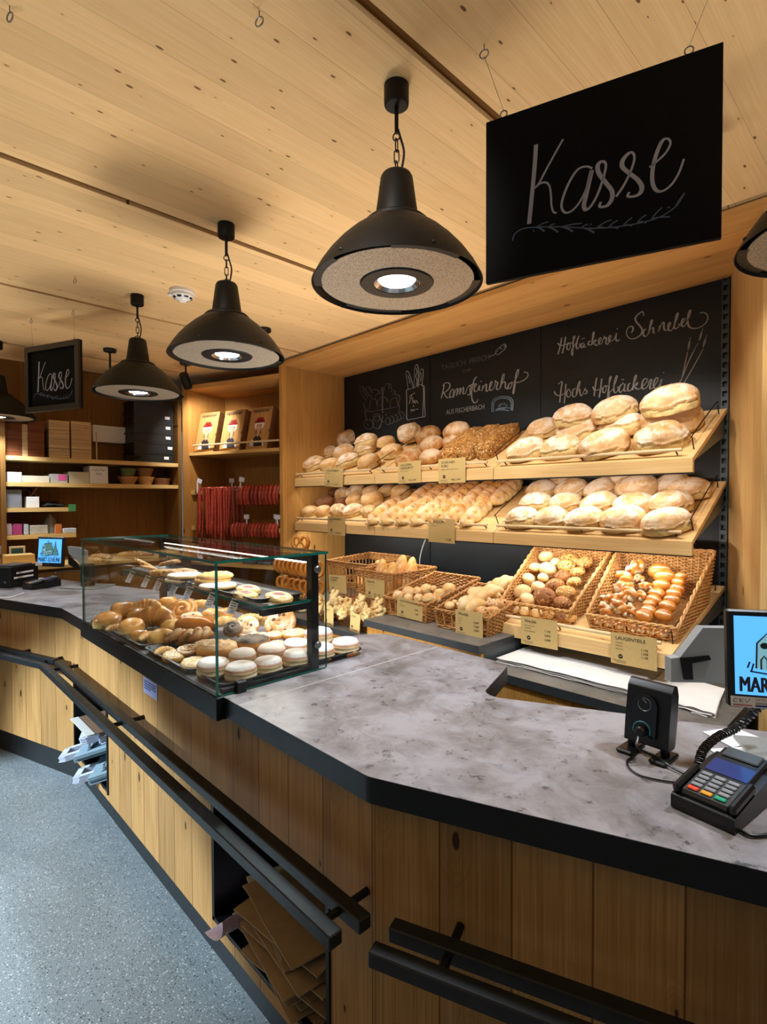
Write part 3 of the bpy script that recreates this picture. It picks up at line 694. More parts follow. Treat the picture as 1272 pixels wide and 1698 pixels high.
e1 = SO+ex*.043; hang_sign('big', F1, SW, SHh, (1, 1), 'large frameless blackboard cash sign hanging at the upper right', False, [(.043, h1+V((0, 0, -.03))), (SW-.062, h2+V((0, 0, -.03)))])
ceil_hook(h1, 'zinc screw eye in the ceiling above the left corner of the large cash sign'); ceil_hook(h2, 'screw eye in the ceiling above the right corner of the large cash sign')
ceil_hook(atz(430, 18, ZC), 'screw eye alone in the ceiling at the top, left of the nearest lamp'); ceil_hook(atz(16, 10, ZC), 'screw eye in the ceiling at the upper left picture corner')
d2 = 3.3; TL2 = atd(44, 578, d2*1.0595); TR2 = atd(133, 562, d2); ex2 = TR2-TL2; W2 = V((ex2.x, ex2.y, 0)).length; ex2.z = 0; ex2.normalize(); ey2 = ez.cross(ex2)
H2 = (685-578)/FPX*d2*1.0595
ha, hb = atz(54, 521, ZC), atz(130, 504, ZC)
ha = TL2+ex2*.05; ha.z = ZC-.02; hb = TR2-ex2*.06; hb.z = ZC-.02
hang_sign('small', axes(ex2, ey2, ez, TL2), W2, H2, (W2/SW*.98, H2/SHh), 'small dark framed cash sign hanging in the background at left', True, [(.05, ha), (W2-.06, hb)])
ceil_hook(ha+V((0, 0, .02)), 'screw eye in the ceiling above the left corner of the small cash sign'); ceil_hook(hb+V((0, 0, .02)), 'screw eye in the ceiling above the right corner of the small cash sign')
ceil_hook(atz(124, 458, ZC), 'screw eye in the ceiling between the small cash sign and the smoke detector')
# smoke detector
c_ = atz(303, 482, ZC); t = empty('smoke_detector', (c_.x, c_.y, ZC), .4, 'round white smoke detector on the timber ceiling behind the second lamp', 'smoke detector')
MB().lathe([(.0, -.062), (.018, -.062), (.024, -.056), (.05, -.043), (.058, -.036), (.06, -.022), (.06, -.02), (.066, -.018), (.066, 0), (0, 0)], 36).build('housing', M_['white'], t, local=True)
m = MB()
for i in range(8): m.lathe([(.0425, -.0475), (.0525, -.0405), (.0535, -.0425), (.0435, -.0495)], 5, None, i*PI/4+.1, i*PI/4+.62, cap=False)
m.build('smoke_slots', M_['black'], t, local=True); MB().bx((-.105, -.012, -.014), (-.06, .012, 0), bev=.003).build('cable_duct', M_['white'], t, local=True)
# track spots
def track_spot(base, aim, label, energy=0, drop=.11, col=NEUT, size=62, on=True, tgt=None):
    base = V(base); t = empty('track_spot', base, 0, label, 'spotlight', 'black ceiling spotlights')
    MB().lathe([(.045, -.022), (.048, -.018), (.048, 0), (0, 0)], 24).build('ceiling_plate', M_['black'], t, local=True)
    MB().tube([(0, 0, -.02), (0, 0, -drop)], .008, 10).build('stem', M_['black'], t, local=True)
    h = base+V((0, 0, -drop)); d = (V(aim)-h).normalized(); q = d.to_track_quat('Z', 'Y').to_matrix().to_4x4(); F = MX.Translation(h+d*.0) @ q
    hd = MB().lathe([(0, -.07), (.034, -.07), (.037, -.066), (.037, .066), (.034, .066), (.033, .054), (0, .054)], 28, F).build('lamp_head', M_['black'], t)
    MB().lathe([(0, .0552), (.031, .0552), (.031, .0545), (0, .0545)], 24, F).build('lens', M_['led'] if on else M_['blackpl'], hd)
    if energy: lamp('SPOT', 'track_light', h+d*.072, energy, col, tgt or aim, spot_size=R(size), spot_blend=.7, shadow_soft_size=.03)
BW = (1.0, .965, .92); ORD0 = ['first', 'second', 'third', 'fourth']
track_spot((-3.259, 2.0, ZC), (-3.3, 2.95, 1.4), 'black ceiling spotlight half hidden behind the second lamp shade', BREAD_W, col=BW, size=80)
track_spot((-2.0, 2.0, ZC), (-2.1, 2.95, 1.4), 'black ceiling spotlight hidden behind the nearest lamp, aimed at the middle shelves', BREAD_W, col=BW, size=80)
track_spot((-1.15, 2.0, ZC), (-1.2, 2.95, 1.35), 'black ceiling spotlight behind the large cash sign aimed at the right shelves', BREAD_W, col=BW, size=80)
track_spot((-.6, 1.95, ZC), (-.85, 2.9, 1.2), 'black ceiling spotlight behind the right end of the large cash sign', BREAD_W*.8, col=BW, size=80)
for i, (sx, tx) in enumerate(((-1.3, -3.3), (-1.08, -2.4), (-.86, -1.6))):  # unseen spotlights, added to light the bread shelves from the front
    track_spot((sx, .26 if sx > -1.2 else -.05, ZC), (tx, 2.9, 1.42), f'added ceiling spotlight, unseen above the picture in front of the lamp row, {ORD0[i]} from left', FRONT_W, col=BW, size=50, tgt=(tx, 2.9, 1.42))
s2 = atd(308, 605, 4.6); s2.z = ZC
track_spot(s2, atd(330, 690, 4.9), 'black ceiling spotlight glowing beside the sausage alcove', SPOT_W, .16, (1, .97, .93), 95)
s3 = atd(183, 640, 4.2); s3.z = ZC
track_spot(s3, s3+V((-.9, .2, -1.2)), 'black ceiling spotlight behind the third lamp, aimed at the storage shelves', 0, .24, NEUT, 90, False)

# ================================================================== SAUSAGE ALCOVE (turned 19 degrees)
AF = MX.Translation(V((-3.935, 2.556, 0))) @ MX.Rotation(R(19.4), 4, 'Z')
ac = empty('alcove_cabinet', mat=AF, label='tall open spruce alcove with shelves and hanging bars for sausages', cat='cabinet')
M_['panA'] = wood('alcove_spruce', 'Z', 'X', '#c08c4c', '#9c6a32', .15, .006, .42, .8, .5)
MB().bx((-1.145, 0, 0), (-1.072, .5, 2.64)).build('side_panel', M_['panA'], ac, local=True, smooth=False)
MB().bx((-1.145, .5, 0), (.15, .52, 2.64)).build('back_panel', M_['panA'], ac, local=True, smooth=False)
MB().bx((-.004, .19, 0), (.012, .5, 2.64)).build('side_panel', M_['panA'], ac, local=True, smooth=False)
MB().bx((-1.072, .001, 2.56), (-.0, .5, 2.6)).build('top_panel', M_['soff'], ac, local=True, smooth=False)
MB().bx((-1.07, .005, 1.935), (-.007, .49, 1.963)).build('shelf', M_['paleX'], ac, local=True, smooth=False)
MB().bx((-1.07, .005, .90), (-.007, .49, .925)).build('shelf', M_['paleX'], ac, local=True, smooth=False)
dr = MB().tube([(-1.03, .02, 2.03), (-.01, .02, 2.03)], .009, 10).build('stop_rail', M_['dowel'], ac, local=True)
for xx in (-.75, -.43, -.05): MB().tube([(xx, .03, 1.963), (xx, .02, 2.03)], .004, 6).build('rail_post', M_['black'], dr, local=True)
for zz in (1.61, 1.27):
    for yy in (.06, .16, .26, .36): MB().tube([(-1.06, yy, zz), (-.02, yy, zz)], .006, 8).build('sausage_bar', M_['chrome'], ac, local=True)
    for xx in (-1.062, -.022): MB().bx((xx-.012, .03, zz-.045), (xx+.012, .42, zz-.008)).build('bar_holder', M_['paleX'], ac, local=True, smooth=False)
def sausage_mat():
    m_, nt, b = newmat('smoked_sausage'); k = NT(nt); tc = k.n('TexCoord').outputs['Object']; oi = k.n('ObjectInfo').outputs['Random']
    h = k.noise(tc, 90, 4, .65); c = k.ramp(h, [(.25, lin('#7a2014')), (.5, lin('#a83a28')), (.8, lin('#cc6a4e'))])
    f = k.math('MULTIPLY_ADD', oi, .75, .6); k.set(b.inputs['Base Color'], k.mix(1.0, c, k.comb(f, f, f), 'MULTIPLY'))
    b.inputs['Roughness'].default_value = .3; k.bump(b, h, .7, .004); return m_
M_['saus'] = sausage_mat()
def saus_long(seed):
    r_ = random.Random(seed); L = r_.uniform(.42, .5); x1 = r_.uniform(-.022, .022); pts = [(0, .011, .0), (0, .0135, -.02)]
    a = [V((0, -.016, -.02)), V((x1*.5, -.016, -L*.4)), V((x1*1.3, -.014, -L*.75)), V((x1*1.8+.004, -.012, -L))]
    b = [V((0, .016, -.02)), V((-x1*.4, .015, -L*.4)), V((-x1, .012, -L*.75)), V((-x1*1.6, .012, -L*.98))]
    P = spline(list(reversed(a))+[V((0, 0, .009))]+b, 6); n = len(P)
    return MB().tube(P, [.004+.0065*min(1, min(i, n-1-i)/3)+.0006*r_.uniform(-1, 1) for i in range(n)], 9).mesh('smoked_sausage', M_['saus'])
def saus_ring(seed, D, W):
    r_ = random.Random(seed); j = r_.uniform(-.01, .01)
    P = spline([V((j, -.012, -D*.98)), V((0, -W*.75, -D*.8)), V((0, -W, -D*.45)), V((0, -W*.7, -D*.12)), V((0, 0, .014)), V((0, W*.7, -D*.12)), V((0, W, -D*.45)), V((0, W*.75, -D*.8)), V((-j, .012, -D*.98))], 5); n = len(P)
    return MB().tube(P, [.005+.0125*min(1, min(i, n-1-i)/2.5) for i in range(n)], 10).mesh('ring_sausage', M_['saus'])
lm = [saus_long(i) for i in range(6)]; rm = [saus_ring(i+20, .155, .042) for i in range(5)]; sm = [saus_ring(i+40, .10, .034) for i in range(4)]
def hang(name, me, x, y, z, label, group, rz=0):
    o = bpy.data.objects.new(name, me); COL.objects.link(o); o.matrix_world = AF @ MX.Translation(V((x, y, z))) @ MX.Rotation(rz, 4, 'Z'); tag(o, label, 'sausage', group)
ORD = ['first', 'second', 'third', 'fourth', 'fifth', 'sixth', 'seventh', 'eighth', 'ninth', 'tenth', 'eleventh', 'twelfth', 'thirteenth', 'fourteenth', 'fifteenth', 'sixteenth', 'seventeenth', 'eighteenth', 'nineteenth', 'twentieth', 'twenty-first', 'twenty-second', 'twenty-third', 'twenty-fourth', 'twenty-fifth', 'twenty-sixth']
zb = 1.61+.0075
for i in range(13): hang('smoked_sausage', lm[i % 6], -1.0+i*.0375+random.uniform(-.009, .009), .06, zb, f'long thin red smoked sausage pair on the front upper bar, {ORD[i]} from left', 'long smoked sausages', PI/2+random.uniform(-.7, .7))
for i in range(8): hang('smoked_sausage', lm[(i+2) % 6], -.98+i*.062, .16, zb, f'long dark smoked sausage pair on the second upper bar, {ORD[i]} from left', 'long smoked sausages', random.uniform(-.25, .25))
for i in range(12): hang('ring_sausage', rm[i % 5], -.495+i*.0415, .06, zb, f'bent red ring sausage on the front upper bar, {ORD[i]} from left', 'ring sausages on the upper bars', random.uniform(-.1, .35))
for i in range(9): hang('ring_sausage', rm[(i+1) % 5], -.46+i*.05, .16, zb, f'bent red ring sausage on the second upper bar, {ORD[i]} from left', 'ring sausages on the upper bars', random.uniform(-.15, .15))
for i in range(14): hang('ring_sausage', sm[i % 4], -.56+i*.0385, .06, 1.27+.0075, f'small brownish ring sausage on the lower bar, {ORD[i]} from left', 'small sausages on the lower bar', random.uniform(-.12, .12))
for i in range(9): hang('ring_sausage', sm[(i+2) % 4], -.4+i*.042, .16, 1.27+.0075, f'small dark ring sausage on the lower back bar, {ORD[i]} from left', 'small sausages on the lower bar', random.uniform(-.12, .12))
# clear tag holders on the bars
M_['clear'] = flat('clear_plastic', '#d8dde2', .2)
for i, (x, z, y, lab) in enumerate(((-1.0, 1.61, .055, 'white tag in clear holder on the upper bar, at its left end'), (-.47, 1.61, .055, 'white tilted tag in clear holder on the upper bar, in its middle'), (-.75, 1.61, .25, 'white tag in clear holder on the rear upper bar'),
                                    (-.40, 1.27, .055, 'white tag in clear holder on the lower bar, at its left'), (-.055, 1.27, .055, 'white tag in clear holder on the lower bar, at its right end'), (-.22, 1.27, .25, 'white tag in clear holder on the rear lower bar'))):
    t = empty('tag_holder', mat=AF @ MX.Translation(V((x, y, z))), label=lab, cat='price tag', group='clear tag holders in the alcove')
    MB().bx((-.006, -.018, -.03), (.006, -.012, .075)).build('clip', M_['clear'], t, local=True, smooth=False)
    MB().bx((-.03, -.02, .07), (.03, -.018, .11), MX.Rotation(R(random.uniform(-12, 35)), 4, 'Y') if i < 2 else None).build('card', M_['tagw'], t, local=True, smooth=False)
# three printed gift boxes
M_['giftw'] = wood('printed_wood', 'Z', 'X', '#d2a468', '#b07c40', .09, .006, .5, 1.2, .6, '#3c2110'); M_['gifts'] = tinted('gift_side', '#8a5a2a', .6, 20, .3)
PM = dict(red=tinted('pompom_red', '#b5261c', .7, 60, .35), wh=flat('print_white', '#e4dfd6', .7), sk=flat('print_skin', '#cf9a74', .7), dk=flat('print_dark', '#231a1c', .7), br=flat('print_brown', '#4f3322', .7))
for i, (px, lab) in enumerate(((-.93, 'printed wooden look gift box, left of three on the upper alcove shelf'), (-.615, 'printed wooden look gift box, middle of three on the upper alcove shelf'), (-.30, 'printed wooden look gift box, right of three on the upper alcove shelf'))):
    F = AF @ MX.Translation(V((px, .048, 1.9635))) @ MX.Rotation(R(-4), 4, 'Z') @ MX.Rotation(R(-13), 4, 'X')
    t = empty('gift_box', mat=F, label=lab, cat='box', group='printed gift boxes')
    MB().bx((-.13, 0, 0), (.13, .09, .40), bev=.002).build('carton', M_['giftw'], t, local=True)
    MB().bx((.1302, .002, .002), (.1312, .088, .398)).build('box_side', M_['gifts'], t, local=True, smooth=False)
    def disc(m, x, z, rx, rz_, y): m.add([(x, y, z)]+[(x+rx*math.cos(2*PI*k/20), y, z+rz_*math.sin(2*PI*k/20)) for k in range(20)], [(0, 1+k, 1+(k+1) % 20) for k in range(20)])
    m = MB(); m.mi = 0
    for (x, z, r_) in ((0, .268, .034), (-.035, .262, .024), (.035, .262, .024), (-.018, .285, .024), (.018, .285, .024), (0, .255, .03)): disc(m, x, z, r_, r_*.85, -.0008)
    m.mi = 1; m.add([(-.062, -.0010, .25), (-.02, -.001, .232), (-.03, -.001, .185), (-.052, -.001, .21)], [(0, 1, 2, 3)]); m.add([(.062, -.0010, .25), (.02, -.001, .232), (.03, -.001, .185), (.052, -.001, .21)], [(3, 2, 1, 0)]); m.add([(-.055, -.001, .252), (.055, -.001, .252), (.04, -.001, .238), (-.04, -.001, .238)], [(0, 1, 2, 3)])
    m.add([(-.09, -.001, .04), (-.06, -.001, .10), (-.015, -.001, .05), (-.02, -.001, .03)], [(0, 1, 2, 3)]); m.add([(.09, -.001, .03), (.05, -.001, .03), (.03, -.001, .07), (.055, -.001, .095)], [(0, 1, 2, 3)])
    m.mi = 2; disc(m, 0, .2, .026, .038, -.0012); m.add([(-.012, -.0011, .17), (.012, -.0011, .17), (.02, -.0011, .12), (-.02, -.0011, .12)], [(0, 1, 2, 3)])
    m.mi = 3; m.add([(-.05, -.0014, .105), (-.015, -.0014, .135), (.0, -.0014, .115), (.015, -.0014, .135), (.05, -.0014, .10), (.07, -.0014, .03), (-.03, -.0014, .03)], [(0, 1, 2, 3, 4, 5, 6)])
    m.add([(-.028, -.0011, .235), (-.02, -.0011, .235), (-.022, -.0011, .14), (-.03, -.0011, .14)], [(0, 1, 2, 3)]); m.add([(.028, -.0011, .235), (.02, -.0011, .235), (.022, -.0011, .14), (.03, -.0011, .14)], [(0, 1, 2, 3)])
    m.mi = 4
    for a in range(9): m.add([(-.1+a*.022, -.001, .375), (-.083+a*.022, -.001, .375), (-.083+a*.022, -.001, .358-.01*(a % 2)), (-.1+a*.022, -.001, .355)], [(0, 1, 2, 3)])
    m.add([(-.108, -.001, .385), (.108, -.001, .385), (.108, -.001, .38), (-.108, -.001, .38)], [(0, 1, 2, 3)])
    m.build('printed_picture', [PM['red'], PM['wh'], PM['sk'], PM['dk'], PM['br']], t, local=True, smooth=False, fix=False)
# trays and film on the low alcove shelf
for i in range(3):
    o = MB().bx((-.5+i*.17, .08, .9255), (-.345+i*.17, .40, .955), AF, bev=.01).build('packed_tray', tinted('film_pack', '#3a3f47', .2, 9, .5, 0, 0, '#8a93a0')); tag(o, f'film wrapped dark goods tray on the lowest alcove shelf, {ORD[i]} from left', 'packed goods', 'packed goods on the lowest alcove shelf')
# ================================================================== BAKED GOODS: materials
def crust(name, lo, hi, flour='#efe0c8', fl=.7, fs=9, crumb='#e6c888', rough=.62, seeds=None, sdens=.5, ssc=60, seedcol2=None, gloss=0, tint=.16, bake=None, fz=.15, bumpd=.003, nth=(.36, .62)):
    m, nt, b = newmat(name); k = NT(nt); t = k.n('TexCoord'); tc = t.outputs['Object']; oi = k.n('ObjectInfo').outputs['Random']
    off = k.n('VectorMath', operation='ADD'); nt.links.new(tc, off.inputs[0]); k.set(off.inputs[1], k.comb(k.math('MULTIPLY', oi, 7.0), k.math('MULTIPLY', oi, 3.0), oi)); tv = off.outputs[0]
    n1 = k.noise(tv, 14, 5, .65); c = k.ramp(n1, [(.3, lin(lo)), (.64, lin(hi))])
    if bake:
        at = k.n('Attribute', attribute_name='bake').outputs['Fac']; c = k.mix(at, lin(bake), c)
    if fl:
        sn = k.n('SeparateXYZ'); nt.links.new(t.outputs['Normal'], sn.inputs[0])
        f = k.math('MULTIPLY', k.step(sn.outputs[2], fz, .85), k.step(k.noise(tv, fs, 5, .7), *nth)); f2 = k.noise(tv, 90, 3, .7)
        c = k.mix(k.math('MULTIPLY', k.math('MULTIPLY', f, fl), k.math('MULTIPLY_ADD', f2, .9, .45), clamp=True), c, lin(flour))
    h = n1
    if seeds:
        v = k.voro(tv, ssc); sc = k.n('SeparateColor'); nt.links.new(v.outputs['Color'], sc.inputs[0])
        sm_ = k.math('MULTIPLY', k.step(v.outputs['Distance'], .5, .32), k.math('LESS_THAN', sc.outputs[0], sdens))
        scol = k.mix(k.math('GREATER_THAN', sc.outputs[1], .5), lin(seeds), lin(seedcol2 or seeds)); c = k.mix(sm_, c, scol); h = k.math('MULTIPLY_ADD', sm_, 1.2, n1)
    ck = k.n('Attribute', attribute_name='crack').outputs['Fac']; n3 = k.noise(tv, 45, 4, .7); cc = k.ramp(n3, [(.3, tuple(x*.82 for x in lin(crumb)[:3])+(1,)), (.65, lin(crumb))])
    c = k.mix(ck, c, cc)
    tn = k.math('MULTIPLY_ADD', oi, tint, 1-tint*.6); c = k.mix(1.0, c, k.comb(tn, tn, tn), 'MULTIPLY')
    k.set(b.inputs['Base Color'], c); b.inputs['Roughness'].default_value = rough; b.inputs['Specular IOR Level'].default_value = .3
    if gloss: b.inputs['Coat Weight'].default_value = gloss; b.inputs['Coat Roughness'].default_value = .25
    hh = k.math('MULTIPLY_ADD', k.math('MULTIPLY', ck, n3), 1.5, h); k.bump(b, hh, .6, bumpd); return m
B = {}
B['rustic'] = crust('rustic_crust', '#c18a4c', '#e4c08c', fl=.85, flour='#f2e9da', fs=13, nth=(.4, .58))
B['golden'] = crust('golden_crust', '#bf8644', '#e2b674', fl=.5, fs=13)
B['round'] = crust('scored_crust', '#a8662c', '#cf9553', fl=.75, fs=7)
B['brown'] = crust('dark_crust', '#5e341a', '#8a5428', fl=.12)
B['seeded'] = crust('seed_crust', '#95602a', '#c08742', fl=0, seeds='#ecd2a0', seedcol2='#7a5226', sdens=.8, ssc=85, bumpd=.008)
B['braid'] = crust('braid_crust', '#c4822f', '#e2aa56', fl=.4, flour='#f6ece2', fs=16, bake='#f0d69a', gloss=.15)
B['braids'] = crust('poppy_braid_crust', '#c4822f', '#e2aa56', fl=.3, flour='#f6ece2', fs=16, bake='#f0d69a', seeds='#2a2522', sdens=.14, ssc=110, gloss=.15)
B['roll'] = crust('roll_crust', '#d7a25a', '#ecc688', fl=.5, fs=12)
B['sesame'] = crust('sesame_roll_crust', '#b57c3a', '#cf9a52', fl=0, seeds='#ecd29a', seedcol2='#7a5228', sdens=.7, ssc=95, bumpd=.005)
B['rye'] = crust('grain_roll_crust', '#7c4a22', '#a0683a', fl=0, seeds='#c99a64', seedcol2='#5b371c', sdens=.7, ssc=85, bumpd=.005)
B['lye'] = crust('lye_crust', '#a5591a', '#cf8734', fl=0, crumb='#f3e3bd', gloss=.5, rough=.35)
B['glaze'] = crust('glazed_pastry', '#9c5a1a', '#dd9c46', fl=.1, gloss=.5, rough=.35, bake='#edc984', bumpd=.006)
B['flaky'] = crust('flaky_pastry', '#b06e28', '#e2ae62', fl=.2, gloss=.2, bake='#efcf92')
B['raisin'] = crust('raisin_pastry', '#cf9446', '#e8bc70', fl=0, seeds='#3a1d12', sdens=.12, ssc=45, gloss=.3)
B['nut'] = crust('nut_glaze', '#a85c20', '#c97f33', fl=0, seeds='#e2bb7c', seedcol2='#4a2614', sdens=.35, ssc=55, gloss=.6, rough=.3)
B['sugar'] = crust('powder_sugar_doughnut', '#a9622c', '#c98142', fl=1.25, flour='#f4efea', fs=5, crumb='#efdcae', fz=.0, nth=(.0, .3))
B['streusel'] = crust('streusel_pastry', '#d8a45a', '#f0cf94', fl=.55, flour='#f7f0e6', fs=30, bake='#d69a4c', bumpd=.01)
B['swirl'] = crust('iced_swirl', '#c58a45', '#e2b678', fl=.8, flour='#f3e9df', fs=14, seeds='#6b3e24', sdens=.2, ssc=60, bake='#b5793a')
B['poppy'] = crust('poppy_pastry', '#3a332e', '#5a4e44', fl=.4, flour='#b9aea2', fs=20, bake='#d69a4c')
B['cheese'] = crust('cheese_stick', '#dcb672', '#f2dba2', fl=0, seeds='#c97f3a', sdens=.25, ssc=40, bumpd=.012)
B['iced'] = crust('white_iced_biscuit', '#dcae68', '#ecc88c', fl=1.0, flour='#f6f1ec', fs=4, fz=.3, nth=(0, .3))
B['jam'] = crust('jam_pastry', '#d9a455', '#edc684', fl=.2, crumb='#8e1f1c', gloss=.3)
B['cookie'] = crust('crumbly_biscuit', '#d39a52', '#ebc07c', fl=0, bumpd=.01)
B['stick'] = crust('seeded_stick', '#a86a30', '#cf9a58', fl=.3, seeds='#e6cfa2', seedcol2='#4a3420', sdens=.5, ssc=80, bumpd=.006)
B['bag'] = crust('baguette_crust', '#b8752e', '#dca45a', fl=.2, crumb='#e9c98c')

# ------------------------------------------------------------------ baked shapes (origin at the middle of the base)
def ico(sub):
    bm = bmesh.new(); bmesh.ops.create_icosphere(bm, subdivisions=sub, radius=1); bm.verts.index_update()
    r_ = [v.co.copy() for v in bm.verts], [[v.index for v in f.verts] for f in bm.faces]; bm.free(); return r_
ICO = {k: ico(k) for k in (3, 4, 5)}
def nz(p, s=0): return NZ.noise(V(p)+V((s*3.7, s*1.3, s*2.1)))
def sm(x, a, b): t = min(1, max(0, (x-a)/(b-a))); return t*t*(3-2*t)
def loaf(name, mat, seed, L, W, H, sub=4, lump=.07, crack=1, flat_=.3, fine=.02, cz=.1, slit=0, scores=0, pw=.85, bake=False, taper=0):
    vs, fs = ICO[sub]; m = MB(); out = []; ca = []; bk = []
    for n in vs:
        q = V([math.copysign(abs(c)**pw, c) for c in n]); q = q*(1+lump*nz(n*1.6, seed)+fine*nz(n*5.5, seed+3)+.008*nz(n*14, seed+5))
        a = 0
        if crack:
            t = n.z-(cz+.2*nz((n.x*2.3, 0, seed*.7), seed)+.05*nz((n.x*9, 1, 2), seed)); side = sm(-n.y, -.15, .2)*sm(1-abs(n.x), .02, .2)
            if t > 0: q = q*(1+.075*side*(1-sm(t, 0, .16)))
            else:
                a = side*sm(-t, .0, .035)*(1-sm(-t, .38, .5)); q = q*(1-.085*side*(1-sm(-t, .0, .14))+.07*a*nz(n*7, seed+9))
        if slit:
            w_ = .13*(1-n.x*n.x)+.02*nz((n.x*6, 0, 0), seed); d = abs(n.y+.05*nz((n.x*3, 2, 1), seed))
            if n.z > 0: a = max(a, (1-sm(d, w_*.6, w_))*sm(1-abs(n.x), .12, .3)); q = q*(1-.06*(1-sm(d, 0, w_))*sm(1-abs(n.x), .1, .3)+.03*sm(d, w_*.8, w_*1.1)*(1-sm(d, w_*1.1, w_*2.2)))
        if scores:
            for k in range(scores):
                d = abs((n.x*.8+n.y*.6)-(-.55+1.1*k/max(1, scores-1))+.12*n.y*n.y)
                if n.z > .1: a = max(a, .75*(1-sm(d, .03, .07))); q = q*(1-.045*(1-sm(d, 0, .06)))
        z = q.z
        if z < -flat_: z = -flat_+(z+flat_)*.22
        tp_ = 1-taper*abs(n.x)**2
        out.append(V((q.x*L/2, q.y*W/2*tp_, (z+flat_+.1)*H/(1.1+flat_)))); ca.append(a); bk.append(sm(n.z, -.3, .5))
    m.add(out, fs); m.attr['crack'] = ca
    if bake: m.attr['bake'] = bk
    return m.mesh(name, mat, True, 180, False)
def tubes(name, mat, strands, bakeh=None, n=10, noise_=.0, seed=0):
    m = MB()
    for P, rr in strands: m.tube(P, rr, n)
    z0 = min(v.z for v in m.v); z1 = max(v.z for v in m.v)
    if noise_:
        for v in m.v: v += V((nz(v*60, seed), nz(v*60, seed+1), nz(v*60, seed+2)))*noise_
    for v in m.v: v.z -= z0
    m.attr['crack'] = [0.0]*len(m.v); m.attr['bake'] = [sm((v.z)/(z1-z0), .25, .8) for v in m.v]
    return m.mesh(name, mat, True, 180)
def braid(name, mat, seed, L=.28, W=.118):
    st = []; r_ = random.Random(seed); T = 3.2*PI
    for k in range(3):
        P = []; rr = []; n = 44
        for i in range(n):
            u = i/(n-1); t = T*u+k*2*PI/3; e = math.sin(PI*min(1, max(.0, u*.94+.03)))**.45
            P.append((math.sin(t)*W*.29*e, (u-.5)*L, .03+math.cos(2*t)*.016*e)); rr.append((.019+.010*abs(math.cos(t)))*(.35+.65*e)*(1+.06*r_.uniform(-1, 1)))
        st.append((P, rr))
    return tubes(name, mat, st, n=12, noise_=.002, seed=seed)
def pretzel(name, mat, s=.05):
    K = [(-.35, -.35, 0), (-.75, -.75, .1), (-.1, -.2, .12), (.35, .25, .12), (.75, .75, 0), (.55, 1.1, 0), (0, .95, 0), (-.0, .95, 0)]
    P = spline([(.62, -.72, .1), (.25, -.2, .14), (-.05, .1, .16), (-.35, .55, .1), (-.85, .45, 0), (-1.0, -.15, 0), (-.7, -.75, 0), (0, -1.0, 0), (.7, -.75, 0), (1.0, -.15, 0), (.85, .45, 0), (.35, .55, .05), (.05, .1, .0), (-.25, -.2, .1), (-.62, -.72, .12)], 6)
    P = [V((p.x, p.y, p.z))*s for p in P]; n = len(P); rr = [s*(.09+.17*math.sin(PI*i/(n-1))**1.3) for i in range(n)]
    m = MB().tube(P, rr, 10); m.attr['crack'] = [1.0 if (abs(v.x) < s*.35 and v.y < -s*.85 and v.z > s*.1) else 0.0 for v in m.v]
    return m.mesh(name, mat, True, 180)
def spiral(name, mat, seed, Rr=.055, H=.03, turns=2.6, flatz=.0):
    P = []; n = 70
    for i in range(n):
        u = i/(n-1); a = turns*2*PI*u+seed; r_ = .006+(Rr-.012)*u; P.append((r_*math.cos(a), r_*math.sin(a), H*.5-.004*u+flatz*(1-u)))
    return tubes(name, mat, [(P, [H*.48*(.75+.25*math.sin(PI*min(1, i/n*1.1+.1))) for i in range(n)])], n=10, noise_=.003, seed=seed)
def puck(name, mat, seed, Rr, H, bumpy=.004, dome=.25, crumbs=True):
    m = MB(); pf = [(Rr*.86, 0), (Rr*.97, H*.15), (Rr, H*.45), (Rr*.97, H*.7), (Rr*.88, H*.86), (Rr*.7, H*.95), (Rr*.5, H*(.97+dome*.1)), (Rr*.25, H*(1+dome*.15)), (0.0001, H*(1+dome*.18))]
    q = []
    for i in range(len(pf)-1):
        for k in range(3): q.append((pf[i][0]+(pf[i+1][0]-pf[i][0])*k/3, pf[i][1]+(pf[i+1][1]-pf[i][1])*k/3))
    q.append(pf[-1]); m.lathe(q, 48)
    for v in m.v:
        t = sm(v.z, H*.5, H*.8); v.z += t*bumpy*(nz(v*130, seed)+nz(v*70, seed)); v.x *= 1+.05*nz(v*20, seed); v.y *= 1+.05*nz(v*20, seed+4)
    m.attr['crack'] = [0.0]*len(m.v); m.attr['bake'] = [sm(v.z/H, .55, .85) for v in m.v]
    return m.mesh(name, mat, True, 180)
def donut(name, mat, seed, Rr=.047, H=.062):
    m = MB(); pf = [(0.0001, 0), (Rr*.55, .0), (Rr*.8, H*.06), (Rr*.95, H*.22), (Rr*1.0, H*.38), (Rr*.965, H*.45), (Rr*.965, H*.52), (Rr*1.0, H*.6), (Rr*.96, H*.76), (Rr*.8, H*.92), (Rr*.5, H*1.0), (Rr*.2, H*1.02), (0.0001, H*1.02)]
    q = []
    for i in range(len(pf)-1):
        for k in range(3): q.append((pf[i][0]+(pf[i+1][0]-pf[i][0])*k/3, pf[i][1]+(pf[i+1][1]-pf[i][1])*k/3))
    m.lathe(q+[pf[-1]], 40)
    ca = []
    for v in m.v:
        z = v.z/H; w_ = .035*nz((v.x*40, v.y*40, 0), seed); ca.append(sm(z+w_, .26, .34)*(1-sm(z+w_, .6, .68)))
        f = 1+.05*nz(v*16, seed); v.x *= f; v.y *= f; v.z *= 1+.06*nz(v*14, seed+2)
    m.attr['crack'] = ca; return m.mesh(name, mat, True, 180)
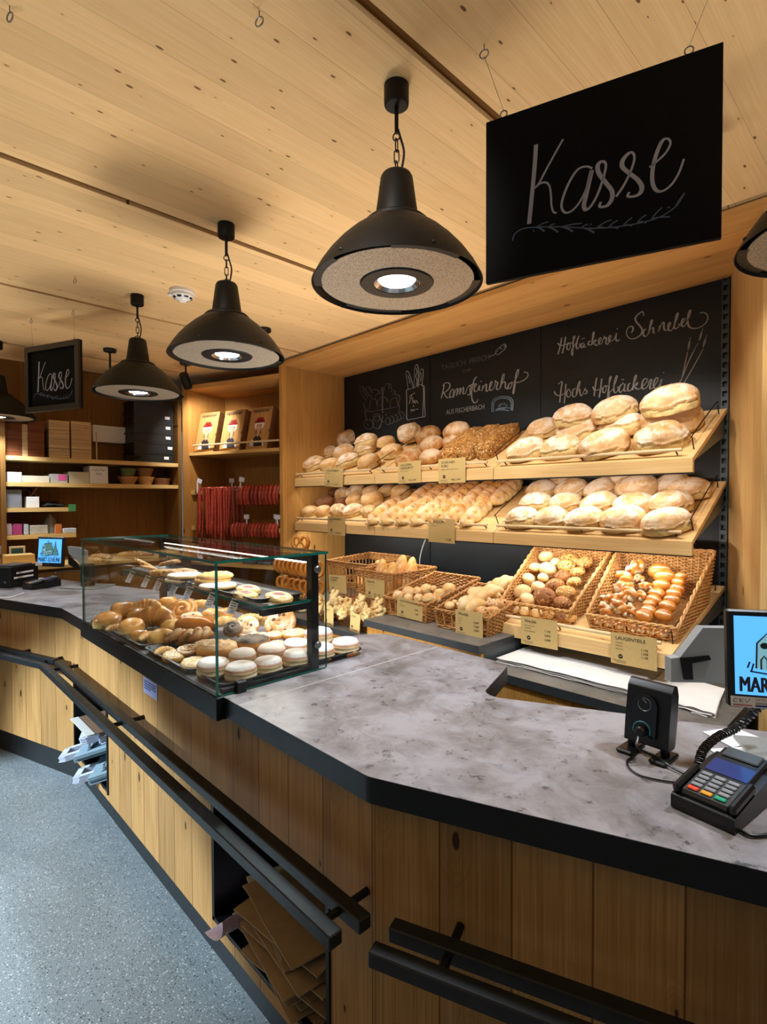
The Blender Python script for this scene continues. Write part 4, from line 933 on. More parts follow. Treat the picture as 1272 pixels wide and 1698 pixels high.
def croissant(name, mat, seed, L=.12, bend=1.9, thick=.026):
    n = 60; P = []; rr = []; Rr = L/2/math.sin(min(bend, PI)/2)
    for i in range(n):
        u = i/(n-1); a = (u-.5)*bend; P.append((Rr*math.sin(a), Rr*math.cos(a)-Rr, thick)); e = math.sin(PI*(.06+.88*u))**.8; rr.append(thick*e*(.86+.16*((u*7) % 1)))
    return tubes(name, mat, [(P, rr)], n=12, noise_=.0025, seed=seed)
def twist(name, mat, seed, L=.12, r_=.02):
    st = []
    for k in range(2):
        P = []; rr = []
        for i in range(36):
            u = i/35; t = 2*PI*1.25*u+k*PI; e = math.sin(PI*(.05+.9*u))**.5; P.append(((u-.5)*L, math.sin(t)*r_*.8*e, r_+math.cos(t)*r_*.75*e)); rr.append(r_*(.35+.65*e))
        st.append((P, rr))
    return tubes(name, mat, st, n=10, noise_=.002, seed=seed)
def cluster(name, mat, seed, L=.19, r_=.022):
    st = []; q = random.Random(seed)
    for k in range(3):
        P = []; rr = []
        for i in range(26):
            u = i/25; t = 2*PI*.9*u+k*2.1; P.append((math.cos(t)*r_*.6, math.sin(t)*r_*.6, u*L)); rr.append(r_*(.4+.6*math.sin(PI*(.1+.85*u)))*(1+.25*q.uniform(-1, 1)))
        st.append((P, rr))
    return tubes(name, mat, st, n=8, noise_=.005, seed=seed)
def jamcake(name, mat, seed, L=.14, W=.08, H=.022):
    vs, fs = ICO[4]; m = MB(); ca = []
    for n in vs:
        q = V([math.copysign(abs(c)**.75, c) for c in n])*(1+.08*nz(n*2.5, seed)+.03*nz(n*9, seed)); a = 1-sm((n.x/.5)**2+(n.y/.36)**2+.3*nz(n*4, seed), .7, 1.0) if n.z > 0 else 0
        m.v.append(V((q.x*L/2, q.y*W/2, (max(q.z, -.4)+.4)*H/1.4-.004*a))); ca.append(a)
    m.f = [list(f) for f in fs]; m.m = [0]*len(fs); m.attr['crack'] = ca; return m.mesh(name, mat, True, 180, False)

# ------------------------------------------------------------------ placing
def ordn(i, n): return 'only one' if n == 1 else ORD[i]+' from left'
def put(name, me, px, py, P, N, lift, wpx, dim, label, cat, group, rz=0, tilt=0, roll=0, sq=1.0, xax=(1, 0, 0)):
    """stand a piece where the sight line through (px, py) meets the surface (P, N) raised by lift"""
    P = V(P); N = V(N).normalized(); c = atp(px, py, P+N*lift, N); s = wpx*depth(c)/FPX/dim
    X = V(xax); X = (X-N*X.dot(N)).normalized(); Y = N.cross(X)
    Rm = axes(X, Y, N) @ MX.Rotation(rz, 4, 'Z') @ MX.Rotation(tilt, 4, 'X') @ MX.Rotation(roll, 4, 'Y')
    zs = [v.co.z for v in me.vertices]; mid = (min(zs)+max(zs))/2
    o = bpy.data.objects.new(name, me); COL.objects.link(o)
    o.matrix_world = MX.Translation(c) @ Rm @ MX.Diagonal(V((s, s, s*sq, 1))) @ MX.Translation(V((0, 0, -mid)))
    tag(o, label, cat, group); return o
def scr1(x, y, w_=0): return (480+x/3.347, 640+y/3.347, w_/3.347)
def scr2(x, y, w_=0): return (800+x/2.695, 600+y/2.695, w_/2.695)
rl = [loaf('rustic_loaf', B['rustic'], s, .235, .165, .115, 5, crack=1, cz=c_) for s, c_ in ((1, .1), (2, .3), (3, -.05), (4, .2), (5, .05))]+[loaf('rustic_loaf', B['rustic'], 8, .23, .17, .115, 5, crack=0, lump=.1)]
gl_ = [loaf('golden_loaf', B['golden'], s, .2, .15, .105, 4, crack=1, cz=c_) for s, c_ in ((11, .15), (12, .0), (13, .3))]
rd = [loaf('scored_loaf', B['round'], s, .21, .19, .105, 4, crack=0, scores=3, lump=.04, pw=.95) for s in (21, 22)]
dk = [loaf('dark_loaf', B['brown'], s, .22, .16, .11, 4, crack=0, lump=.06) for s in (31, 32)]
def shelf_plane(key):
    F, fl, hw = SH[key]; return F @ V((0, 0, fl)), (F.to_3x3() @ V((0, 0, 1)))
def loaves(key, conv, rows, desc, meshes, dim, cat, group, shelfname, name, rzr=.35, thick=.1):
    P, N = shelf_plane(key); k = 0
    for rn, lift, items in rows:
        items = sorted(items); 
        for i, (x, y, w_) in enumerate(items):
            px, py, wp = conv(x, y, w_); me = meshes[k % len(meshes)]; k += 1
            c0 = atp(px, py, P+N*.05, N); hz = max(v.co.z for v in me.vertices)*wp*depth(c0)/FPX/dim; lf = hz*.5*(.97 if rn == 'front' else 1.1 if lift < .08 else lift/.05)
            put(name, me, px, py, P, N, lf, wp, dim, f'{desc}, {ordn(i, len(items))}, {rn} row, {shelfname}', cat, group, random.uniform(-rzr, rzr)+.35, random.uniform(-.1, .1), random.uniform(-.1, .1))
loaves((1, 0), scr1, [('front', .05, [(130, 428, 128), (222, 432, 130), (325, 412, 142), (437, 417, 160)]), ('second', .06, [(215, 365, 112), (300, 360, 130), (420, 342, 128), (565, 358, 150)]), ('top', .09, [(425, 302, 138), (535, 307, 122)])],
       'pale floury loaf', [rl[0], gl_[0], rl[1], gl_[1], rl[2], rl[5]], .22, 'bread', 'loaves on the upper left shelf', 'upper left shelf', 'rustic_loaf')
P_, N_ = shelf_plane((1, 0)); x, y, w_ = scr1(325, 288, 122)
put('rustic_loaf', rl[5], x, y, P_, N_, .1, w_, .22, 'round pale loaf leaning against the side panel, upper left shelf', 'bread', 'loaves on the upper left shelf', 1.2, 1.1)
loaves((1, 1), scr1, [('front', .05, [(655, 393, 150), (782, 388, 142)]), ('second', .055, [(785, 318, 142), (905, 296, 132)]), ('top', .09, [(765, 264, 150), (925, 242, 155)])],
       'scored brown round loaf', rd, .205, 'bread', 'scored loaves on the upper middle shelf', 'upper middle shelf', 'scored_loaf', .6)
P_, N_ = shelf_plane((1, 1)); x, y, w_ = scr1(660, 256, 140)
put('rustic_loaf', rl[5], x, y, P_, N_, .11, w_, .22, 'large pale round loaf standing on edge at the back of the upper middle shelf', 'bread', 'scored loaves on the upper middle shelf', .3, .9)
sl = [loaf('seeded_loaf', B['seeded'], s, .46, .165, .105, 5, crack=0, lump=.10, fine=.06, pw=.72) for s in (41, 42, 43)]
for i, (px, py) in enumerate(((768, 735), (797, 730), (825, 728))):
    put('seeded_loaf', sl[i], px, py, P_, N_, .05, 118, .46, f'long dark loaf crusted with seeds lying up the slope, {ORD[i]} of three from left', 'bread', 'seed crusted loaves', PI/2+.03, 0, 0)
loaves((1, 2), scr2, [('front', .05, [(195, 388, 172), (350, 376, 178), (540, 360, 208), (797, 330, 222)]), ('second', .07, [(275, 292, 148), (430, 292, 188), (620, 277, 192), (840, 243, 245)]), ('top', .12, [(405, 236, 168), (587, 207, 188), (835, 167, 232)])],
       'large floury torn loaf', rl[:5], .225, 'bread', 'rustic loaves on the upper right shelf', 'upper right shelf', 'rustic_loaf')
loaves((2, 0), scr1, [('front', .045, [(112, 692, 98), (185, 690, 98), (272, 687, 102), (352, 687, 104), (440, 692, 104)]), ('second', .05, [(358, 627, 102), (455, 622, 132)]), ('back', .055, [(295, 592, 92), (365, 580, 100), (452, 584, 104), (540, 577, 110), (617, 584, 128)])],
       'small pale rustic loaf', [gl_[0], gl_[1], rl[5], rl[0], gl_[2]], .2, 'bread', 'small loaves on the lower left shelf', 'lower left shelf', 'golden_loaf')
loaves((2, 0), scr1, [('second', .05, [(195, 642, 112), (285, 642, 75)]), ('back', .05, [(225, 592, 88)])], 'dark brown loaf', dk, .21, 'bread', 'dark loaves on the lower left shelf', 'lower left shelf', 'dark_loaf')
br_ = [braid('braided_loaf', B['braid'], s) for s in (1, 2, 3)]; bs_ = [braid('braided_loaf', B['braids'], s) for s in (4, 5)]
P_, N_ = shelf_plane((2, 1))
fr_ = [(530, 686, 0), (612, 688, 0), (690, 690, 1), (775, 690, 0), (860, 692, 1), (945, 692, 0), (1035, 696, 0)]
bk_ = [(735, 602, 0), (815, 600, 1), (892, 598, 0), (970, 596, 1), (1048, 594, 0), (1125, 590, 1), (1200, 582, 0)]
for row, items, lift in (('front', fr_, .035), ('back', bk_, .045)):
    for i, (x, y, sd) in enumerate(items):
        px, py, _ = scr1(x, y); put('braided_loaf', (bs_ if sd else br_)[i % 2], px, py, P_, N_, lift+.008, 80, .27, f'golden braided loaf {"with seeds" if sd else "with sugar"}, {ORD[i]} from left {row} row, lower middle shelf', 'bread', 'braided yeast loaves', random.uniform(-.12, .12)-.05)
loaves((2, 2), scr2, [('front', .05, [(175, 692, 155), (305, 692, 155), (455, 697, 170), (625, 697, 192), (820, 707, 202)]), ('second', .055, [(240, 622, 148), (372, 622, 138), (520, 627, 162), (675, 632, 170), (840, 622, 178)]), ('third', .06, [(265, 567, 138), (397, 565, 146), (525, 562, 142), (685, 557, 182), (925, 562, 168)]), ('back', .075, [(350, 538, 120), (600, 528, 150), (845, 540, 150)])],
       'pale floury split loaf', [rl[1], rl[0], rl[3], rl[2], rl[4]], .225, 'bread', 'rustic loaves on the lower right shelf', 'lower right shelf', 'rustic_loaf')

# ================================================================== WICKER BASKETS
M_['wick'] = tinted('wicker', '#c28c4e', .5, 45, .35, 0, .001, '#8f5d2c'); M_['wickp'] = tinted('pale_wicker', '#d6a566', .5, 45, .3, 0, .001, '#a87238'); M_['wickd'] = tinted('brown_wicker', '#8a5a30', .5, 45, .35, 0, .001, '#5b371b')
def wicker(name, F, W, D, hf, hb, label, group, mat, flare=.02, row=.0085, stake=.026, openfront=True, fill=1.0, bands=None):
    """rectangular basket, front edge at local y=0, base at z=0; rim rises from hf at the front to hb at the back"""
    t = empty(name, mat=F, label=label, cat='basket', group=group)
    def rimz(y): return hf+(hb-hf)*max(0, min(1, y/D))
    def corner(k, z):
        e = flare*z/max(hb, .01); return [(-W/2-e, -e), (W/2+e, -e), (W/2+e, D+e), (-W/2-e, D+e)][k]
    names = ['front_side', 'right_side', 'back_side', 'left_side']
    for k in range(4):
        m = MB(); j = (k+1) % 4
        L = [W, D, W, D][k]; ns = max(4, int(L/stake))
        if k == 0 and openfront: ns = max(6, int(ns*.55))
        for i in range(ns+1):
            u = i/ns; b0 = V(corner(k, 0)+(0,)); b1 = V(corner(j, 0)+(0,)); y = (b0.lerp(b1, u)).y; top = rimz(y)
            a = V(corner(k, top)+(top,)); b = V(corner(j, top)+(top,)); m.tube([b0.lerp(b1, u), a.lerp(b, u)], .004 if not (k == 0 and openfront) else .0055, 6)
        zmax = max(rimz(V(corner(k, 0)).y), rimz(V(corner(j, 0)).y)); nr = int(zmax/row)
        for r_ in range(nr):
            z = (r_+.5)*row
            if k == 0 and openfront and not (z < .016 or z > hf-.014): continue
            if bands and not any(lo <= z/zmax <= hi for lo, hi in bands): continue
            c0 = V(corner(k, z)+(z,)); c1 = V(corner(j, z)+(z,)); P = []; nseg = ns*4
            out = V((0, 0, 1)).cross(c1-c0).normalized()
            for i in range(nseg+1):
                u = i/nseg; p = c0.lerp(c1, u)
                if z > rimz(p.y)-.002 and k in (1, 3): 
                    if P: break
                    continue
                P.append(p+out*(.0048*math.cos(PI*(u*ns+r_))+.0007*nz((u*40, r_, k)))+V((0, 0, .0012*nz((u*20, r_*3, k)))))
            if len(P) > 2: m.tube(P, row*.44, 5)
        m.build(names[k], mat, t, local=True, ang=60)
    m = MB(); pts = []
    for k in range(4):
        j = (k+1) % 4
        for i in range(24):
            u = i/24; b0 = V(corner(k, 0)); b1 = V(corner(j, 0)); top = rimz(b0.lerp(b1, u).y); a = V(corner(k, top)+(top,)); b = V(corner(j, top)+(top,)); pts.append(a.lerp(b, u))
    n = len(pts)
    for ph in (0, PI):
        q = []
        for i in range(n*2):
            p = pts[i//2].lerp(pts[(i//2+1) % n], (i % 2)/2); a_ = i*.75+ph; d = (pts[(i//2+1) % n]-pts[i//2]).normalized(); s_ = d.cross(V((0, 0, 1))).normalized(); q.append(p+s_*math.cos(a_)*.0045+V((0, 0, math.sin(a_)*.0045)))
        m.tube(q, .0055, 6, True)
    m.build('rim', mat, t, local=True, ang=60)
    m = MB(); nb = int(D/.014)
    for i in range(nb): m.tube([(-W/2, (i+.5)*D/nb, .004), (W/2, (i+.5)*D/nb, .004)], .005, 5)
    m.build('base', mat, t, local=True, ang=60)
    return t
F3, fl3, _ = SH[(3, 2)]
def on3(x, y): return F3 @ MX.Translation(V((x, y, fl3+.001)))
wicker('wicker_basket', on3(-.175, .115), .385, .46, .072, .255, 'big sloping wicker basket of round rolls, left on the lowest tilted shelf', 'big sloping wicker baskets', M_['wickp'], .035)
wicker('wicker_basket', on3(.315, .115), .385, .46, .072, .262, 'big sloping wicker basket of lye bread pieces, right on the lowest tilted shelf', 'big sloping wicker baskets', M_['wickp'], .035)
TZ = MX.Translation
wicker('wicker_basket', TZ(V((-2.185, 2.29, .8005))) @ MX.Rotation(R(-3), 4, 'Z'), .345, .44, .105, .215, 'brown wicker basket of pale split rolls, left on the raised worktop', 'wicker baskets on the raised worktop', M_['wick'], .02, .0095)
wicker('wicker_basket', TZ(V((-1.745, 2.265, .8005))) @ MX.Rotation(R(2), 4, 'Z'), .315, .40, .10, .19, 'brown wicker basket of floury knot rolls, right on the raised worktop', 'wicker baskets on the raised worktop', M_['wick'], .03, .0095)
wicker('wicker_basket', TZ(V((-2.60, 2.44, .7005))), .34, .38, .325, .335, 'tall open wicker basket holding upright baguettes', 'tall open wicker baskets', M_['wick'], .02, .009, .034, False, 1, [(0, .08), (.42, .56), (.86, 1)])
wicker('wicker_basket', TZ(V((-3.1, 2.62, .7005))), .44, .42, .33, .36, 'tall open wicker basket with a few round loaves, next to the pretzels', 'tall open wicker baskets', M_['wick'], .02, .009, .034, False, 1, [(0, .08), (.42, .56), (.86, 1)])
for i, (x, y) in enumerate(((-2.63, 2.225), (-2.43, 2.225), (-2.83, 2.225))):
    t = empty('round_bowl', (x, y, .7005), 0, ['dark round woven bowl of cheese twists, middle of three', 'dark round woven bowl of cheese twists beside the raised worktop', 'dark round woven bowl behind the display case post'][i], 'bowl', 'dark woven bowls'); m = MB()
    for k in range(9):
        r_ = .062+.003*k; z = .005+.0085*k; m.tube([(r_*math.cos(2*PI*a/40), r_*math.sin(2*PI*a/40), z) for a in range(40)], .0052, 6, True)
    m.lathe([(.0, .001), (.06, .001), (.086, .075)], 30, cap=False); m.build('woven_bowl', M_['wickd'], t, local=True, ang=60)

# ------------------------------------------------------------------ rolls in the big baskets
def scr4(x, y, w_=0): return (800+x/3.347, 880+y/3.347, w_/3.347)
bun = [loaf('bread_roll', B['roll'], s, .088, .072, .05, 4, crack=0, slit=1, lump=.05, pw=.95, flat_=.45) for s in (51, 52, 53)]
ses = [loaf('bread_roll', B['sesame'], s, .09, .072, .046, 4, crack=0, lump=.05, pw=.95, flat_=.45) for s in (54, 55)]
rye = [loaf('bread_roll', B['rye'], s, .092, .072, .048, 4, crack=0, lump=.06, pw=.95, flat_=.45) for s in (56, 57)]
# plane of the heap inside each big basket: from the front rim up to the back
Ph = F3 @ V((0, .12, fl3+.035)); a_ = R(13.8+16); Nh = V((0, -math.sin(a_), math.cos(a_)))
R1 = [('light', bun, [(353, 137, 86), (290, 200, 72), (360, 207, 100), (255, 262, 78), (335, 257, 68), (218, 335, 102), (312, 308, 84), (250, 375, 90), (402, 172, 60)]),
      ('sesame', ses, [(485, 152, 102), (465, 190, 106), (565, 172, 92), (525, 227, 86), (505, 282, 82), (462, 338, 106)]), ('grain', rye, [(440, 252, 96), (400, 298, 102), (338, 362, 130), (440, 395, 104)])]
ctn = {'light': 'pale round split roll', 'sesame': 'sesame topped roll', 'grain': 'dark grain roll'}
for kind, ms, items in R1:
    items = sorted(items, key=lambda q: q[1])
    for i, (x, y, w_) in enumerate(items):
        px, py, wp = scr4(x, y, w_); put('bread_roll', ms[i % len(ms)], px, py, Ph, Nh, .02, wp, .088, f'{ctn[kind]} in the left big basket, {ORD[i]} of its kind from the back', 'roll', 'rolls in the left big basket', random.uniform(-.5, .5), random.uniform(-.35, .35), random.uniform(-.3, .3))
P0_ = F3 @ V((0, 0, fl3+.012)); N0_ = F3.to_3x3() @ V((0, 0, 1))
for i, (x, ms) in enumerate(((175, bun), (235, bun), (300, bun), (370, ses), (440, rye), (490, ses))):
    px, py, wp = scr4(x, 425+(x-175)*.16, 70); put('bread_roll', ms[0], px, py+2, P0_, N0_, .02, wp, .088, f'roll behind the front stakes of the left big basket, {ORD[i]} from left', 'roll', 'rolls in the left big basket', random.uniform(-.5, .5))
lye = [loaf('lye_roll', B['lye'], s, .085, .068, .048, 4, crack=0, slit=1, lump=.03, pw=.95, flat_=.45) for s in (61, 62)]
lyx = [twist('lye_twist', B['lye'], s, .1, .02) for s in (63, 64)]
def pale(me):   # the split pale flanks of a lye twist
    at = me.attributes['crack'].data
    for i, v in enumerate(me.vertices): at[i].value = sm(nz(v.co*38, 5), .05, .22)
for me in lyx: pale(me)
R2 = [('right', lye, [(1100, 252, 72), (1085, 285, 82), (1080, 320, 84), (1060, 348, 92), (1050, 382, 92), (1025, 417, 98), (1005, 467, 104)]), ('middle', lye, [(985, 222, 132), (1010, 252, 122), (990, 302, 112), (965, 347, 98), (950, 382, 90), (925, 407, 80), (920, 442, 96), (893, 470, 110)])]
for kind, ms, items in R2:
    for i, (x, y, w_) in enumerate(items):
        px, py, wp = scr4(x, y, w_*.92); put('lye_roll', ms[i % 2], px, py, Ph, Nh, .02, wp, .085, f'glossy lye roll, {ORD[i]} from the back, {kind} file of the right big basket', 'roll', 'lye rolls in the right big basket', random.uniform(-.3, .3), .35+random.uniform(-.15, .15), random.uniform(-.2, .2))
for i, (x, y, w_) in enumerate(sorted([(850, 207, 100), (790, 267, 100), (780, 322, 92), (710, 387, 90), (680, 440, 84), (760, 430, 96), (815, 355, 95), (780, 377, 80), (870, 267, 52), (880, 362, 66), (825, 440, 66), (905, 310, 60)], key=lambda q: q[1])):
    px, py, wp = scr4(x, y, w_); put('lye_twist', lyx[i % 2], px, py, Ph, Nh, .022, wp, .088, f'lye twist with torn pale flanks in the right big basket, {ORD[i]} from the back', 'roll', 'lye twists in the right big basket', random.uniform(-1.2, 1.2), random.uniform(-.4, .4), random.uniform(-.3, .3), 1.25)
for i in range(7):
    x = 655+i*58; px, py, wp = scr4(x, 505+i*11, 62); put('lye_twist', lyx[i % 2], px, py, P0_, N0_, .02, wp, .09, f'lye piece behind the front stakes of the right big basket, {ORD[i]} from left', 'roll', 'lye twists in the right big basket', random.uniform(-1.2, 1.2))
# clear film liners hanging over the basket fronts
# rolls in the two smaller baskets
def scr3(x, y, w_=0): return (620+x/5.3, 900+y/5.3, w_/5.3)
a_ = R(14); Nq = V((0, -math.sin(a_), math.cos(a_)))
hr = [loaf('split_roll', B['golden'], s, .095, .08, .06, 4, crack=1, cz=.25, pw=.95, lump=.08) for s in (71, 72, 73)]
for i, (x, y, w_) in enumerate(sorted([(305, 425, 125), (385, 420, 85), (460, 397, 105), (525, 400, 70), (660, 395, 118), (570, 440, 105), (215, 455, 100), (390, 480, 95), (475, 480, 110), (545, 490, 90), (300, 480, 100)], key=lambda q: q[1])):
    px, py, wp = scr3(x, y, w_); put('split_roll', hr[i % 3], px, py, (-2.18, 2.32, .89), Nq, .03, wp, .092, f'pale wood oven roll in the left small basket, {ORD[i]} from the back', 'roll', 'rolls in the left small basket', random.uniform(-1, 1), random.uniform(-.3, .3), random.uniform(-.3, .3))
kn = [twist('knot_roll', B['roll'], s, .12, .03) for s in (81, 82)]; wk = [loaf('knot_roll', B['stick'], s, .13, .06, .045, 4, crack=0, lump=.1) for s in (83, 84)]
for i, (x, y, w_, me) in enumerate(sorted([(885, 425, 140, bun[1]), (665, 545, 110, bun[0]), (755, 535, 75, bun[1]), (710, 515, 60, bun[2]), (935, 478, 175, kn[0]), (1040, 440, 150, kn[1]), (1100, 385, 150, kn[0]), (1165, 345, 120, kn[1]), (860, 560, 190, kn[0]), (815, 510, 90, kn[1]), (1075, 535, 170, wk[0]), (1010, 600, 150, wk[1]), (1000, 545, 120, wk[1]), (950, 590, 120, wk[0])], key=lambda q: q[1])):
    px, py, wp = scr3(x, y, w_); put('knot_roll', me, px, py, (-1.75, 2.30, .885), Nq, .03, wp, .1, f'floury roll or seeded stick in the right small basket, {ORD[i]} from the back', 'roll', 'rolls in the right small basket', random.uniform(.0, .9), random.uniform(-.2, .2), 0)
# baguettes standing in the tall basket
bg = [loaf('baguette', B['bag'], s, .46, .085, .075, 4, crack=0, scores=4, lump=.04, flat_=.7, taper=.35) for s in (91, 92, 93)]
def upright(name, me, base, top, label, group, s=1.0, cat='bread', rot=0):
    base, top = V(base), V(top); d = (top-base).normalized(); side = V((0, -1, .2)); side = (side-d*side.dot(d)).normalized()
    o = bpy.data.objects.new(name, me); COL.objects.link(o); o.matrix_world = axes(d, side.cross(d)*1, side, (base+top)/2) @ MX.Rotation(rot, 4, 'X') @ MX.Diagonal(V((s, s*1.35, s*1.35, 1))); tag(o, label, cat, group)
for i, (x0, y0, x1, y1, s_) in enumerate(((-2.74, 2.62, -2.72, 2.66, .95), (-2.685, 2.50, -2.62, 2.6, .80), (-2.60, 2.58, -2.545, 2.70, 1.05), (-2.56, 2.50, -2.53, 2.58, .95), (-2.52, 2.66, -2.50, 2.74, 1.0), (-2.475, 2.60, -2.455, 2.68, .92), (-2.64, 2.48, -2.60, 2.5, .66))):
    upright('baguette', bg[i % 3], (x0, y0, .712), (x1, y1, .712+.46*s_*.86), f'golden baguette standing in the tall wicker basket, {ORD[i]} as numbered from left', 'baguettes in the tall basket', s_*.86)
for o in [o for o in bpy.data.objects if o.name.startswith('baguette')]:
    pass
for i, nm_ in enumerate(['at the left edge', 'short, second from left', 'tallest, in the middle', 'broad, right of the tallest', 'behind, near the back right corner', 'thin and pale, at the right edge', 'shortest, at the front']):
    bpy.data.objects['baguette' if i == 0 else f'baguette.{i:03d}']['label'] = f'golden baguette standing in the tall wicker basket, {nm_}'
for i, (x, y, z, lab) in enumerate(((-2.98, 2.7, .93, 'round pale loaf looking out of the tall basket, right one'), (-3.14, 2.76, .91, 'round pale loaf inside the tall basket, left one'), (-2.98, 2.82, 1.0, 'brown loaf at the back of the tall basket'))):
    o = bpy.data.objects.new('stick_loaf', bg[i]); COL.objects.link(o); o.matrix_world = TZ(V((x, y, z-.1))) @ MX.Rotation(R(75), 4, 'Y') @ MX.Diagonal(V((.62, 1.1, 1.1, 1))); tag(o, lab, 'bread', 'loaves in the tall basket')
# cheese twists in the dark bowls
cl = [cluster('cheese_twist', B['cheese'], s) for s in (1, 2, 3, 4)]
for bi, (bx_, by_, nm_) in enumerate(((-2.63, 2.225, 'middle bowl'), (-2.43, 2.225, 'right bowl'), (-2.83, 2.225, 'left bowl'))):
    for i in range(5):
        a_ = i*2*PI/5+.4*bi; d = V((math.cos(a_)*.45, math.sin(a_)*.45, 1)); o = bpy.data.objects.new('cheese_twist', cl[(i+bi) % 4]); COL.objects.link(o)
        o.matrix_world = TZ(V((bx_+.028*math.cos(a_), by_+.028*math.sin(a_), .712))) @ d.to_track_quat('Z', 'Y').to_matrix().to_4x4() @ MX.Diagonal(V((1.15, 1.15, (.75, .95, .8, .85, .7)[i], 1)))
        tag(o, f'pale knobbly cheese twist leaning {["right", "to the back right", "to the back left", "left and forward", "forward"][i]} in the {nm_}', 'pastry', f'cheese twists in the dark bowls')
# pretzel stand
t = empty('pretzel_stand', (-3.32, 2.36, .7005), 0, 'wooden pretzel stand with hanging pretzels at the left end of the low worktop', 'stand')
MB().bx((-3.44, 2.26, .7005), (-3.2, 2.46, .722), bev=.003).build('foot', M_['dowel'], t); MB().bx((-3.335, 2.346, .722), (-3.305, 2.374, 1.13)).build('post', M_['dowel'], t)
for zz in (1.06, .93): MB().tube([(-3.56, 2.34, zz), (-3.08, 2.34, zz)], .007, 10).build('arm', M_['dowel'], t)
pz = pretzel('pretzel', B['lye'], .064)
def hangp(x, z, rz, label): 
    o = bpy.data.objects.new('pretzel', pz); COL.objects.link(o); o.matrix_world = TZ(V((x, 2.325, z))) @ MX.Rotation(rz, 4, 'Z') @ MX.Rotation(PI/2, 4, 'X'); tag(o, label, 'pretzel', 'pretzels on the stand')
for i in range(8): hangp(-3.53+i*.058, 1.01, R(60), f'brown pretzel on the upper arm of the stand, {ORD[i]} from left')
for i in range(6): hangp(-3.5+i*.075, .875, R(48), f'brown pretzel on the lower arm of the stand, {ORD[i]} from left')
for i, (x, y) in enumerate(((-3.3, 2.2), (-3.18, 2.25), (-3.42, 2.2))):
    o = bpy.data.objects.new('pretzel', pz); COL.objects.link(o); o.matrix_world = TZ(V((x, y, .78))) @ MX.Rotation(i, 4, 'Z') @ MX.Rotation(R(60), 4, 'X') @ MX.Diagonal(V((1.15, 1.15, 1.15, 1))); tag(o, f'brown pretzel lying at the foot of the stand, {ORD[i]} from left' if i != 1 else 'brown pretzel lying at the right of the stand foot', 'pretzel', 'pretzels on the stand')
o = bpy.data.objects.new('pretzel', pz); COL.objects.link(o); o.matrix_world = TZ(V((-3.35, 2.36, 1.19))) @ MX.Rotation(.5, 4, 'Z') @ MX.Rotation(R(90), 4, 'X'); tag(o, 'brown pretzel sitting on top of the stand post', 'pretzel', 'pretzels on the stand')

# ================================================================== PASTRIES IN THE DISPLAY CASE
def c1(x, y, w_=0): return (150+x/5.782, 980+y/5.782, w_/5.782)
def c2(x, y, w_=0): return (310+x/4.24, 1000+y/4.24, w_/4.24)
def c3(x, y, w_=0): return (200+x/3.855, 900+y/3.855, w_/3.855)
PZ = (-2, .9, ZT1+.004); UP = V((0, 0, 1))
glb = [loaf('glazed_bun', B['glaze'], s, .12, .085, .06, 4, crack=0, lump=.05, bake=True, flat_=.35) for s in (101, 102)]
fk = [croissant('butter_croissant', B['flaky'], s) for s in (103, 104)]; kt = [croissant('chocolate_knot', B['glaze'], 105, .12, 3.6, .036)]
sp = [spiral('cinnamon_swirl', B['glaze'], 1.0, .06, .036), spiral('iced_swirl', B['swirl'], 2.0, .058, .034), spiral('iced_swirl', B['swirl'], 4.0, .058, .034)]
nb_ = loaf('nut_bun', B['nut'], 106, .16, .07, .05, 4, crack=0, bake=False, lump=.06); rb = loaf('raisin_bun', B['raisin'], 107, .11, .09, .055, 4, crack=0, lump=.07)
tw = [twist('sugar_twist', B['swirl'], s, .12, .022) for s in (108, 109)]; stz = [puck('streusel_tart', B['streusel'], s, .055, .032) for s in (110, 111)]; pp = puck('poppy_tart', B['poppy'], 112, .055, .035); ppr = spiral('poppy_roll', B['poppy'], .3, .042, .04, 2)
dn = [donut('sugar_doughnut', B['sugar'], s) for s in (113, 114, 115)]
TILT = .3
